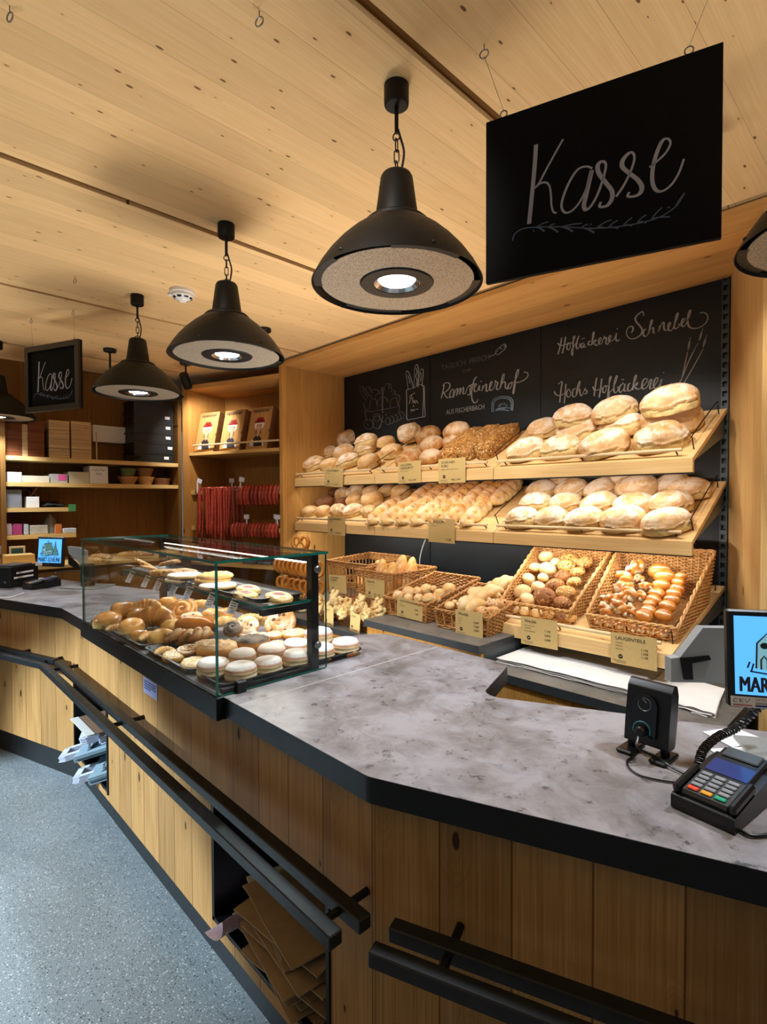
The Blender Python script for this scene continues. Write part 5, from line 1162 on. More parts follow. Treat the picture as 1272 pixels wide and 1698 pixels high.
case_items = [
 (glb[0], c1, 180, 275, 245, .03, .118, 'glazed_bun', 'glossy brown bun in a pleated edge, at the far left of the display case', .2),
 (glb[1], c1, 320, 165, 205, .07, .118, 'glazed_bun', 'pale golden bun at the back left of the display case', .6),
 (glb[1], c1, 350, 225, 130, .04, .118, 'glazed_bun', 'small golden bun wedged behind the far left bun', 1.2),
 (fk[0], c1, 255, 350, 150, .025, .12, 'butter_croissant', 'small golden croissant at the front left edge of the case', .3),
 (glb[0], c1, 395, 330, 220, .05, .118, 'glazed_bun', 'lumpy glazed bun standing on edge, left of the big knot', 1.2),
 (kt[0], c1, 640, 240, 310, .055, .128, 'chocolate_knot', 'big glossy knotted croissant, largest pastry in the left of the case', .1),
 (fk[1], c1, 545, 130, 220, .08, .12, 'butter_croissant', 'golden croissant behind the big glossy knot', .2),
 (sp[0], c1, 880, 195, 265, .055, .118, 'cinnamon_swirl', 'glossy brown spiral bun standing behind the nut bun', 0),
 (glb[1], c1, 745, 105, 160, .075, .118, 'glazed_bun', 'pale bun at the back, between knot and spiral', .3),
 (nb_, c1, 1010, 310, 340, .04, .16, 'nut_bun', 'long shiny nut bun with raisins in front of the spiral', .15),
 (fk[1], c1, 560, 430, 190, .025, .12, 'butter_croissant', 'small croissant at the front, left of the raisin bun', .9),
 (rb, c1, 680, 430, 215, .035, .11, 'raisin_bun', 'yellow raisin bun at the front left of the case', .3),
 (tw[0], c1, 870, 440, 230, .035, .12, 'sugar_twist', 'sugared twist right of the raisin bun', .3),
 (tw[1], c1, 1050, 420, 210, .045, .12, 'sugar_twist', 'sugared twist behind the glass corner', 1.0),
 (fk[0], c1, 1060, 125, 180, .08, .12, 'butter_croissant', 'golden croissant at the back under the shelf tags', .2),
 (glb[0], c1, 1160, 215, 150, .05, .118, 'glazed_bun', 'glazed bun behind the front glass corner', .5),
 (fk[1], c1, 695, 570, 160, .02, .12, 'butter_croissant', 'small nut croissant at the front edge of the middle tray', .8),
 (stz[0], c1, 805, 615, 195, .018, .11, 'streusel_tart', 'sugar striped streusel tart at the front of the middle tray', 0),
 (sp[1], c1, 935, 560, 190, .03, .116, 'iced_swirl', 'iced swirl behind the striped streusel tart', 0),
 (stz[1], c1, 985, 690, 205, .018, .11, 'streusel_tart', 'small pale streusel tart left of the front doughnut', 0),
 (stz[0], c2, 210, 310, 285, .04, .11, 'streusel_tart', 'big round streusel tart crossing the glass corner', 0),
 (dn[0], c2, 185, 460, 232, .022, .096, 'sugar_doughnut', 'powdered doughnut at the front left, behind the glass corner', 0),
 (dn[1], c2, 380, 487, 232, .022, .096, 'sugar_doughnut', 'powdered doughnut nearest the glass clamp', 1),
 (dn[2], c2, 390, 388, 205, .022, .096, 'sugar_doughnut', 'powdered doughnut in the second row, left', 2),
 (pp, c2, 465, 268, 245, .04, .11, 'poppy_tart', 'grey topped poppy tart behind the doughnuts', 0),
 (dn[0], c2, 570, 442, 208, .022, .096, 'sugar_doughnut', 'powdered doughnut in the front row, third from left', 3),
 (dn[1], c2, 595, 355, 212, .022, .096, 'sugar_doughnut', 'powdered doughnut in the second row, middle', 4),
 (dn[2], c2, 775, 392, 212, .022, .096, 'sugar_doughnut', 'powdered doughnut in the front row, beside the black post', 5),
 (dn[0], c2, 770, 312, 192, .022, .096, 'sugar_doughnut', 'powdered doughnut in the second row, right', .3),
 (ppr, c2, 320, 178, 130, .06, .088, 'poppy_roll', 'dark poppy roll at the back, left of the iced swirl', 0),
 (sp[1], c2, 425, 165, 190, .06, .116, 'iced_swirl', 'iced streusel swirl at the back of the middle tray', 1),
 (sp[2], c2, 650, 140, 232, .07, .116, 'iced_swirl', 'large iced swirl under the glass shelf, furthest back', 2),
 (stz[1], c2, 612, 225, 125, .045, .11, 'streusel_tart', 'seeded tart behind the poppy tart', 0),
 (stz[0], c2, 757, 213, 185, .045, .11, 'streusel_tart', 'almond topped tart left of the back doughnut', 1),
 (stz[1], c2, 635, 283, 110, .03, .11, 'streusel_tart', 'small crumbly tart between poppy tart and doughnuts', 2),
 (dn[1], c2, 925, 238, 212, .045, .096, 'sugar_doughnut', 'powdered doughnut behind the upper part of the post', .6),
 (dn[2], c2, 950, 345, 190, .022, .096, 'sugar_doughnut', 'powdered doughnut right behind the black post', 1.6),
 (dn[0], c2, 1115, 306, 202, .022, .096, 'sugar_doughnut', 'powdered doughnut outside the case on the tray end', 2.6),
 (glb[0], c1, 470, 225, 190, .045, .118, 'glazed_bun', 'golden bun between the far left buns and the big knot', .9),
 (fk[0], c1, 300, 280, 170, .02, .12, 'butter_croissant', 'croissant tucked under the far left buns', .4),
 (rb, c1, 790, 330, 190, .03, .11, 'raisin_bun', 'raisin bun between big knot and nut bun', 1.1),
 (glb[1], c1, 470, 420, 150, .022, .118, 'glazed_bun', 'small bun in front of the lumpy upright bun', .2),
 (sp[2], c1, 960, 250, 190, .05, .116, 'iced_swirl', 'iced swirl behind the nut bun', .2),
 (stz[1], c1, 1100, 520, 190, .03, .11, 'streusel_tart', 'streusel tart behind the glass corner, under the twists', .2),
 (fk[1], c2, 250, 130, 170, .05, .12, 'butter_croissant', 'croissant right behind the front glass corner', .9),
 (glb[0], c2, 540, 110, 160, .06, .118, 'glazed_bun', 'glazed bun at the back of the middle tray', .5),
 (stz[0], c2, 520, 235, 160, .03, .11, 'streusel_tart', 'streusel tart half hidden behind the poppy tart', .5),
 (fk[0], c2, 440, 108, 170, .075, .12, 'butter_croissant', 'golden croissant at the back under the right tray', .4),
 (glb[1], c2, 265, 70, 140, .075, .118, 'glazed_bun', 'golden bun under the second tag from the right', .4)]
for me, cv, x, y, w_, lift, dim, nm_, lab, rz in case_items:
    px, py, wp = cv(x, y, w_); wp *= 1.18 if cv is c1 else 1.0; st_ = nm_ in ('cinnamon_swirl', 'iced_swirl', 'poppy_roll', 'chocolate_knot') and lift > .05
    put(nm_, me, px, py, PZ, UP, lift, wp, dim, lab, 'pastry', 'pastries in the display case', rz+R(45) if not st_ else R(42), TILT*2.4 if st_ else (.12 if cv is c1 else 0), 0, xax=(1, 0, 0))
SPL = (-2, .95, ZS+.003)
sk = [loaf('seeded_stick', B['stick'], s, .2, .05, .03, 4, crack=0, lump=.08, fine=.05) for s in (121, 122)]; ck = [puck('round_biscuit', B['cookie'], s, .05, .014, .003, 0) for s in (123,)]; ic = puck('iced_biscuit', B['iced'], 124, .052, .014, .001, .3)
jm = [jamcake('jam_pastry', B['jam'], s) for s in (125, 126)]
for me, x, y, w_, lift, dim, nm_, lab, rz, tl in (
    (sk[0], 160, 138, 165, .045, .2, 'seeded_stick', 'seeded brown stick leaning at the left on the glass shelf', .1, .5), (sk[1], 190, 162, 130, .03, .2, 'seeded_stick', 'seeded brown stick under the leaning one', .4, .3), (sk[1], 312, 127, 190, .055, .2, 'seeded_stick', 'sugared brown stick on top of the left stack', -.4, -.2),
    (sk[0], 300, 190, 270, .03, .2, 'seeded_stick', 'wide seed plank in the left tray on the shelf', -.2, 0), (sk[1], 400, 180, 220, .03, .2, 'seeded_stick', 'seed plank behind the white iced biscuits', -.2, 0), (ic, 410, 205, 210, .026, .104, 'iced_biscuit', 'white iced biscuit on top, beside the seed plank', 0, 0), (ic, 380, 232, 180, .01, .104, 'iced_biscuit', 'white iced biscuit underneath, at the front of the left tray', 0, 0),
    (ck[0], 605, 205, 225, .04, .1, 'round_biscuit', 'top biscuit of the stack behind the glass corner', 0, 0), (ck[0], 590, 230, 225, .026, .1, 'round_biscuit', 'second biscuit of the stack behind the glass corner', 0, 0), (ck[0], 570, 258, 210, .01, .1, 'round_biscuit', 'bottom biscuit of the stack behind the glass corner', 0, 0), (ic, 622, 272, 230, .012, .104, 'iced_biscuit', 'white iced biscuit in front of the stack at the glass corner', 0, 0),
    (jm[0], 815, 295, 245, .012, .14, 'jam_pastry', 'jam pastry at the back left of the right tray', 0, 0), (jm[1], 800, 330, 235, .010, .14, 'jam_pastry', 'jam pastry at the front left of the right tray', .1, 0), (jm[0], 1010, 342, 275, .010, .14, 'jam_pastry', 'jam pastry at the right end of the right tray', 0, 0)):
    px, py, wp = c3(x, y, w_); put(nm_, me, px, py, SPL, UP, lift, wp, dim, lab, 'pastry', 'pastries on the glass shelf', rz, 0, tl, xax=(.72, .69, 0) if nm_ != 'jam_pastry' else (.95, -.3, 0))
# ================================================================== CHALK WRITING ON THE BLACKBOARDS
M_['chalkw'] = tinted('chalk', '#b9bcbc', .95, 300, .45); M_['chalkg'] = tinted('grey_chalk', '#6f7474', .95, 250, .5); M_['chalkb'] = tinted('blue_chalk', '#7f97a6', .95, 120, .5)
def onboard(o, sc_):
    def f(q): p = aty(o[0]+q[0]/sc_, o[1]+q[1]/sc_, YB-.0004); return p
    return f
NB = V((0, -1, 0))
def chalk(name, strokes, conv, wd, parent, mat, th=.0006):
    m = MB()
    for s_ in strokes:
        P = spline([conv(p) for p in s_], 5) if len(s_) > 2 else [conv(p) for p in s_]
        n = len(P); ww = []
        for i in range(n):
            t = P[min(i+1, n-1)]-P[max(i-1, 0)]; dn = max(0, -t.z/max(t.length, 1e-6)); ww.append(wd*(.65+.6*dn))
        m.ribbon(P, ww, NB, th)
    return m.build(name, mat, parent, smooth=False)
def dot(x, y, r_=4): return [(x-r_, y), (x+r_, y+1)]
cA = onboard((910, 505), 4.543); cB_ = onboard((910, 590), 4.543); cC = onboard((720, 560), 7.482); cD = onboard((590, 590), 9.785)
chalk('chalk_lettering', [
 [(97, 250), (90, 300), (70, 375)], [(128, 243), (118, 300), (103, 368)], [(68, 290), (85, 308), (115, 304), (137, 298)],
 [(150, 285), (138, 310), (140, 335), (155, 340), (163, 315), (155, 290), (175, 290), (195, 255), (198, 238), (188, 245), (185, 290), (180, 350), (178, 385), (170, 365), (178, 330), (195, 310), (225, 250), (228, 238), (218, 262), (208, 310), (212, 332), (228, 325), (235, 300), (228, 295)],
 [(265, 290), (248, 295), (243, 315), (252, 325), (268, 298), (265, 320), (282, 316)], dot(252, 258), dot(265, 254),
 [(318, 275), (302, 280), (298, 300), (310, 305), (325, 295), (340, 240), (343, 208), (335, 215), (330, 260), (325, 305)], [(330, 285), (355, 265), (350, 280), (335, 287), (355, 305), (372, 302), (395, 265), (390, 250), (378, 268), (380, 295), (400, 292), (415, 245), (418, 240), (425, 255), (435, 250), (432, 290), (448, 296), (470, 245), (465, 232), (453, 250), (456, 278), (472, 275), (492, 262), (510, 215), (505, 255), (515, 275), (536, 264)], dot(517, 182),
 [(715, 85), (712, 58), (695, 58), (655, 95), (660, 130), (690, 165), (705, 195), (690, 230), (650, 255), (610, 255), (587, 225), (592, 185), (615, 165), (635, 172), (632, 200), (620, 212)],
 [(735, 185), (720, 192), (712, 220), (722, 240), (745, 225), (775, 150), (783, 118), (772, 125), (762, 170), (752, 222)], [(760, 195), (780, 175), (790, 180), (788, 210), (800, 215)],
 [(825, 205), (835, 160), (838, 170), (832, 195), (855, 140), (868, 140), (868, 180), (880, 195), (895, 185), (918, 150), (915, 135), (902, 150), (902, 185), (915, 198), (935, 180), (970, 100), (977, 65), (965, 75), (952, 130), (945, 170), (955, 183), (975, 170), (985, 150), (975, 145)],
 [(990, 160), (1020, 125), (1025, 105), (1010, 110), (1000, 140), (1010, 165), (1028, 155), (1060, 90), (1072, 45), (1060, 50), (1048, 100), (1050, 150), (1070, 175), (1110, 180), (1160, 160), (1195, 120), (1195, 80), (1170, 60), (1138, 65)]], cA, .0075, bb[2], M_['chalkw'])
chalk('chalk_lettering', [
 [(70, 215), (100, 195), (92, 260), (83, 352)], [(130, 210), (125, 280), (117, 358)], [(42, 268), (55, 292), (85, 300), (115, 285), (135, 275)],
 [(155, 250), (140, 265), (135, 295), (150, 312), (165, 290), (158, 255)], [(205, 245), (185, 255), (178, 290), (190, 310), (212, 290), (235, 215), (235, 192), (225, 210), (212, 260), (208, 300)], [(215, 270), (232, 250), (238, 290), (250, 300), (275, 245), (272, 255), (288, 265), (282, 285), (265, 285)],
 [(362, 165), (352, 220), (342, 303)], [(400, 172), (392, 240), (380, 315)], [(332, 232), (345, 258), (375, 255), (410, 240)],
 [(425, 225), (408, 245), (410, 275), (425, 275), (435, 245), (428, 225), (450, 225), (470, 170), (470, 155), (460, 170), (452, 250), (445, 310), (455, 305), (462, 270), (480, 255), (510, 185), (518, 150), (505, 165), (492, 220), (492, 265), (505, 278), (522, 255), (520, 230)],
 [(565, 205), (540, 225), (530, 262), (545, 275), (568, 240), (575, 210), (568, 260), (585, 265)], dot(552, 180), dot(564, 178),
 [(615, 205), (600, 220), (595, 255), (605, 265), (625, 250), (655, 180), (662, 145), (650, 160), (640, 210), (632, 258)], [(642, 225), (668, 200), (662, 220), (645, 228), (665, 250), (690, 245), (740, 195), (735, 170), (712, 185), (702, 225), (712, 250), (745, 230), (760, 185), (775, 180), (770, 200), (762, 245), (782, 240), (820, 190), (820, 165), (800, 180), (790, 220), (800, 245), (828, 228), (852, 175), (840, 215), (845, 235), (880, 238), (925, 208)], dot(866, 127)], cB_, .0075, bb[2], M_['chalkw'])
st = [[(1028, 432), (1048, 355)], [(1060, 420), (1125, 290)], [(1110, 430), (1165, 330)], [(1048, 355), (1030, 432), (1005, 545), (968, 640)], [(1125, 290), (1060, 415), (1000, 560), (945, 650)], [(1165, 330), (1115, 425), (1020, 590), (985, 650)]]
for (hx, hy, an, ln) in ((1055, 315, .18, 42), (1142, 245, .3, 46), (1170, 297, .3, 40)):
    ax_ = (math.sin(an), -math.cos(an)); px_ = (math.cos(an), math.sin(an))
    for k in range(-4, 5):
        for sg in (-1, 1):
            b = (hx+ax_[0]*k*7, hy+ax_[1]*k*7); st.append([b, (b[0]+px_[0]*sg*8*(1-abs(k)/7)+ax_[0]*12, b[1]+px_[1]*sg*8*(1-abs(k)/7)+ax_[1]*12)])
    st.append([(hx+ax_[0]*28, hy+ax_[1]*28), (hx+ax_[0]*70, hy+ax_[1]*70)])
chalk('chalk_wheat_ears', st, cA, .0042, bb[2], M_['chalkw'])
chalk('chalk_lettering', [
 [(125, 580), (115, 640), (88, 750)], [(105, 600), (130, 565), (175, 560), (195, 580), (190, 620), (150, 665), (110, 685)], [(120, 680), (140, 720), (165, 745), (185, 735)],
 [(245, 640), (215, 650), (195, 700), (198, 740), (220, 735), (245, 690), (250, 645), (238, 700), (240, 740), (265, 660), (285, 630), (292, 650), (278, 720), (310, 640), (322, 625), (328, 645), (315, 705), (345, 640), (362, 615), (365, 650), (358, 690), (385, 690), (415, 620), (445, 590), (455, 610), (445, 640), (448, 690), (430, 712), (410, 700)],
 [(530, 485), (505, 510), (480, 580), (465, 680), (468, 750), (485, 795), (510, 808), (530, 795), (545, 765)], [(435, 600), (480, 575), (520, 578)],
 [(490, 620), (525, 590), (522, 570), (505, 580), (495, 630), (505, 668), (535, 655), (562, 590), (558, 640), (572, 655)], dot(582, 540, 7), [(590, 665), (608, 590), (600, 640), (635, 580), (650, 590), (645, 650), (665, 660), (720, 565), (715, 545), (698, 565), (688, 620), (700, 655), (735, 630), (760, 570), (755, 530), (770, 550), (790, 560), (775, 610), (780, 640), (810, 630), (860, 520), (872, 455), (855, 460), (838, 530), (820, 625)],
 [(830, 590), (870, 545), (885, 570), (885, 620), (915, 635)], [(955, 560), (930, 575), (918, 610), (930, 632), (955, 610), (965, 570), (955, 555), (990, 550), (1040, 460), (1050, 400), (1035, 405), (1015, 470), (1000, 600), (985, 690), (975, 680), (985, 620), (1000, 560), (1060, 550), (1130, 515), (1165, 470), (1155, 435), (1115, 425)]], cC, .0085, bb[1], M_['chalkw'])
def chalk_caps(txt, p0, p1, hpx, parent, mat, bold=0):
    a = cC(p0); b = cC(p1); h = (cC((p0[0], p0[1]-hpx))-a).length; w0 = (b-a).length
    m = text_mb(txt, 1, MX.Identity(4), None, 'LEFT', 0, bold); wx = max(v.x for v in m.v); hy = max(v.y for v in m.v)
    m2 = text_mb(txt, 1, axes((w0/wx, 0, 0), (0, 0, h/hy), (0, -1, 0), a), None, 'LEFT', .0005, bold); m2.build('chalk_capitals', mat, parent, smooth=False)
chalk_caps('TÄGLICH  FRISCH', (88, 405), (683, 262), 75, bb[1], M_['chalkg'], -.008); chalk_caps('VOM', (350, 443), (447, 424), 42, bb[1], M_['chalkg'], -.008); chalk_caps('AUS FISCHERBACH', (148, 955), (622, 884), 58, bb[1], M_['chalkw'], -.006)
chalk('chalk_tag_drawing', [[(683, 236), (740, 215), (768, 186)], [(762, 190), (770, 160), (790, 140), (868, 78), (890, 122), (805, 203), (775, 208), (762, 190)], [(868, 90), (880, 118)], [(820, 128), (832, 138), (842, 125)], dot(785, 170, 6)], cC, .005, bb[1], M_['chalkw'])
st = [[(735, 925), (738, 830), (755, 780), (800, 758), (860, 748), (930, 760), (955, 800), (955, 900)], [(715, 920), (718, 820), (738, 765), (795, 738), (865, 728), (945, 742), (978, 795), (972, 905)], [(765, 895), (800, 875), (860, 868), (935, 872)], [(760, 905), (850, 895), (930, 905)], [(770, 885), (880, 880)]]
for k in range(7): a = R(160-k*22); st.append([(855+40*math.cos(a), 868-38*math.sin(a)), (855+66*math.cos(a), 868-62*math.sin(a))])
for k in range(12): a = R(178-k*15.5); st.append([(846+112*math.cos(a), 850-92*math.sin(a)), (846+122*math.cos(a), 850-104*math.sin(a))])
chalk('chalk_oven_drawing', st, cC, .0075, bb[1], M_['chalkb'])
def ell(cx, cy, rx, ry, a0=0, a1=360, n=14): return [(cx+rx*math.cos(R(a0+(a1-a0)*i/n)), cy+ry*math.sin(R(a0+(a1-a0)*i/n))) for i in range(n+1)]
chalk('chalk_basket_drawing', [
 [(140, 885), (160, 903), (300, 897), (440, 870), (560, 852), (660, 822), (712, 785)], [(150, 905), (160, 980), (172, 1045)], [(708, 800), (705, 850), (698, 905)], [(415, 530), (432, 508), (446, 560), (440, 720), (440, 905)], [(425, 535), (432, 600), (428, 720), (430, 910), (458, 912)], [(160, 725), (110, 640), (72, 560), (72, 515), (105, 500), (150, 540), (215, 645)], [(110, 530), (150, 620), (180, 660)], [(168, 545), (190, 510), (232, 528), (262, 600)], [(170, 725), (200, 650), (238, 645), (252, 690)], [(222, 870), (230, 760), (295, 692), (340, 735), (345, 800)],
 [(350, 870), (362, 740), (420, 670), (490, 680), (522, 755)], [(380, 820), (430, 790)], [(560, 842), (560, 740), (600, 692), (662, 680), (675, 750), (692, 800)], [(470, 570), (478, 480), (520, 452), (568, 470), (578, 545)], [(535, 460), (540, 540)], [(640, 632), (698, 640), (716, 700), (700, 772)], [(130, 760), (148, 850), (212, 882)], [(255, 570), (300, 545), (360, 560), (375, 600)], [(320, 660), (345, 620), (390, 612)], [(400, 640), (410, 560), (420, 540)], [(560, 580), (610, 560), (650, 590)], [(590, 640), (620, 600), (650, 630)],
 ell(210, 1112, 78, 76, 0, 360), ell(345, 1080, 72, 105, 0, 360), ell(340, 1000, 55, 60, 0, 360), [(200, 1130), (190, 1095)], ell(522, 1060, 38, 58), ell(575, 1040, 44, 62, -110, 120), ell(635, 1015, 44, 60, -110, 120), ell(690, 990, 42, 58, -110, 120), [(690, 920), (740, 905), (780, 945), (775, 1000), (730, 1028)], [(425, 1075), (470, 1065)], [(430, 960), (435, 1000), (415, 1100), (380, 1160)], [(480, 955), (490, 968), (500, 952)]], cD, .0055, bb[0], M_['chalkg'])
chalk('chalk_bag_drawing', [
 [(822, 555), (828, 800), (830, 1022), (905, 1028), (1000, 1010), (1088, 990)], [(822, 555), (930, 525), (1090, 492), (1088, 990)], [(1090, 492), (1110, 500), (1118, 800), (1125, 975), (1090, 995)], [(850, 545), (835, 420), (815, 290), (832, 245), (870, 290), (905, 400), (935, 520)], [(945, 520), (950, 320), (958, 190), (985, 140), (1014, 190), (1014, 350), (1005, 510)], [(1022, 485), (1030, 340), (1040, 250), (1075, 212), (1095, 255), (1086, 380), (1075, 490)], [(975, 190), (995, 260), (972, 330), (995, 400), (985, 480)], [(845, 320), (870, 380), (880, 450)], [(1050, 270), (1060, 340), (1050, 420)],
 [(868, 690), (885, 645), (940, 612), (968, 602)], [(915, 625), (890, 700), (868, 780)], [(900, 700), (930, 680), (915, 720)], [(912, 770), (930, 720), (945, 770), (955, 720), (968, 770), (985, 725), (1010, 770)], [(930, 805), (940, 825), (952, 805)], [(900, 905), (890, 880), (910, 870), (915, 895), (935, 870), (945, 895), (965, 868), (1015, 868)]], cD, .0055, bb[0], M_['chalkw'])

# ================================================================== KRAFT PRICE CARDS
def card(TLp, TRp, BLp, yv, lines, prices, label, logo=True, sub=(), foot=True, hero=1.0):
    a, b, c = aty(*TLp, yv), aty(*TRp, yv), aty(*BLp, yv)
    ex_ = (b-a); W = ex_.length; ex_.normalize(); dn = (c-a); dn = dn-ex_*dn.dot(ex_); H = dn.length; ey_ = -dn.normalized(); n = ex_.cross(ey_)
    F = axes(ex_, ey_, n, a); t = empty('price_card', mat=F, label=label, cat='price card', group='kraft price cards')
    MB().bx((0, -H, -.0016), (W, 0, 0)).build('card', M_['kraft'], t, local=True, smooth=False)
    m = MB(); y = -H*.2
    for ln, sz in lines:
        q = text_mb(ln, 1, MX.Identity(4), None, 'LEFT', 0); wx = max(v.x for v in q.v); s_ = min(H*sz, W*.8/wx)
        text_mb(ln, s_, MX.Translation(V((W*.11, y, 0))), m, 'LEFT', .0006, .012); y -= s_*1.05
    y += H*.03
    for ln in sub: text_mb(ln, H*.062, MX.Translation(V((W*.11, y, 0))), m, 'LEFT', .0005); y -= H*.1
    for ln, px_, py_, sz in prices: text_mb(ln, H*sz, MX.Translation(V((W*px_, -H*py_, 0))), m, 'LEFT', .0006, .008)
    if logo:
        lx, ly, r_ = W*.22, -H*.74, H*.075; m.add([(lx+r_*math.cos(2*PI*k/20), ly+r_*math.sin(2*PI*k/20), .0006) for k in range(20)], [tuple(range(20))])
        text_mb('Ramsteinerhof', H*.075, MX.Translation(V((W*.06, -H*.905, 0))), m, 'LEFT', .0005, .0, .9); m.bx((W*.12, -H*.945, 0), (W*.34, -H*.935, .0005))
    m.build('printing', M_['ink'], t, local=True, smooth=False)
    if logo:
        k = MB(); k.ribbon([V((lx-r_*.5, ly+r_*.1, .0008)), V((lx+.0*r_, ly-r_*.1, .0008)), V((lx+r_*.6, ly+r_*.35, .0008))], r_*.22, (0, 0, 1), .0003, None); k.build('logo_mark', M_['kraft'], t, local=True, smooth=False)
YR = Y1-.012
card((539, 775), (569.5, 776), (538, 806), YR, [('HOLZOFENBROT', .13)], [('1kg  4,50€', .45, .91, .1)], 'kraft card with wood oven bread title on the upper left shelf', sub=('aus Roggen',))
card((660, 767), (697.5, 763), (658, 802.5), YR, [('HOLZOFEN', .135), ('DINKELBROT', .135)], [('500g 3,50€', .46, .9, .105)], 'kraft card with spelt bread title, left of two on the upper middle shelf', sub=('Dinkel, Wasser, Salz',))
card((727, 761.5), (772, 758), (726, 801.5), YR, [('SCHEUNEN', .14), ('RÜBLI', .14)], [('680g 3,50€', .48, .9, .105)], 'kraft card with carrot bread title under the seed crusted loaves', sub=('Roggen, Vollkorn, Karotten, Kerne',))
card((543.5, 855.5), (572.5, 857), (541.5, 886), YR, [('HOLZOFENBROT', .13)], [('500g 2,80€', .45, .91, .1)], 'kraft card with wood oven bread title on the lower left shelf', sub=('500 Gramm',))
card((711, 859), (754.5, 861), (709.5, 898), YR, [('HEFEZÖPFE', .15)], [('7,20€', .66, .9, .13)], 'kraft card with yeast braid title on the lower middle shelf', False, ('mit Mandeln',))
card((863.6, 1021), (924, 1030), (860, 1066), 2.395, [('Weckle', .15)], [('1,10€', .66, .45, .1), ('0,80€', .66, .6, .1), ('0,80€', .66, .75, .1)], 'kraft card with roll prices in front of the left big basket', sub=('hell und dunkel', 'KÖRNER', 'SESAM, MOHN'))
card((1012.6, 1048), (1089, 1060), (1011, 1098), 2.395, [('LAUGENTEILE', .15)], [('1,10€', .66, .45, .1), ('1,20€', .66, .57, .1), ('1,10€', .66, .69, .1)], 'kraft card with lye bread prices in front of the right big basket', sub=('STANGE', 'ZÖPFLE', 'WECKLE'))
card((658.7, 989.6), (701, 999), (661.5, 1021.5), 2.27, [('HOLZOFENWECKLE', .14)], [('0,80€', .7, .5, .11), ('1,00€', .7, .72, .11)], 'kraft card leaning on the left basket of the raised worktop', sub=('Natur', 'SPITZWECKLE'))
card((755, 1010), (800, 1017), (748.5, 1050), 2.235, [('Weckle', .16)], [('0,80€', .68, .45, .11), ('0,80€', .68, .6, .11), ('0,80€', .68, .75, .11)], 'kraft card leaning on the right basket of the raised worktop', sub=('Knoten', 'Körner', 'Mohn'))
card((606, 958), (637.5, 962.6), (602.6, 989.5), 2.42, [('Baguette', .15)], [('250g  1,50€', .45, .8, .1), ('400g  2,50€', .45, .92, .1)], 'kraft card with baguette prices on the tall basket', sub=('Weizen, Sauerteig',))
card((545, 953), (573.4, 954.6), (545.6, 982), 2.41, [('SCHEUNEN', .14), ('KNÜPPEL', .14)], [('', .5, .9, .1)], 'kraft card above the bowls of cheese twists', sub=('Käse und Speck',))
card((581.4, 1014.5), (597.5, 1020), (558, 1037), 2.112, [('KNÜPPEL', .09)], [('1,80€', .5, .92, .09)], 'tilted kraft card hanging off the right dark bowl', sub=('mit Käse',))
card((538, 1004), (553, 1008), (520, 1030), 2.112, [('KNÜPPEL', .09)], [('1,80€', .5, .92, .09)], 'tilted kraft card behind the glass case post', sub=('mit Speck',))
# white cable hanging under the middle shelf
tag(MB().tube(spline([aty(706, 893, 3.2), aty(700, 910, 3.2), aty(696, 930, 3.2), aty(697, 952, 3.2), aty(700, 985, 3.2)], 6), .004, 8).build('power_cable', M_['white']), 'white cable hanging down the blackboard below the lower middle shelf', 'cable')

# ================================================================== WRAPPING PAPER
def paper_stack(corners, z0, n, label, warp=.006):
    m = MB(); q = [V((c[0], c[1], 0)) for c in corners]
    for k in range(n):
        j = [V((random.uniform(-.008, .008), random.uniform(-.01, .01), 0)) for _ in range(4)]
        def f(u, v, k=k, j=j):
            p = (q[0]+j[0]).lerp(q[1]+j[1], u).lerp((q[3]+j[3]).lerp(q[2]+j[2], u), v); e = (1-v)**6
            return V((p.x, p.y, z0+k*.0022+.004*nz((u*4, v*3, k*.3), 1)*(k/n)+e*(.002*math.sin(u*17+k)-.0035*(1-k/n)+.004*nz((u*9, k, 0)))))
        m.sheet(24, 10, f)
    o = m.build('wrapping_paper', M_['paper'], smooth=True, ang=60, fix=False); tag(o, label, 'paper'); return o
paper_stack([(-1.495, 2.225), (-.855, 2.225), (-.86, 2.73), (-1.49, 2.70)], .7035, 11, 'long stack of white wrapping paper on the right worktop below the tilted shelf')
paper_stack([(-.835, 2.24), (-.555, 2.215), (-.60, 2.55), (-.845, 2.60)], .7035, 8, 'short stack of white wrapping paper beside the screen at the right end of the worktop')

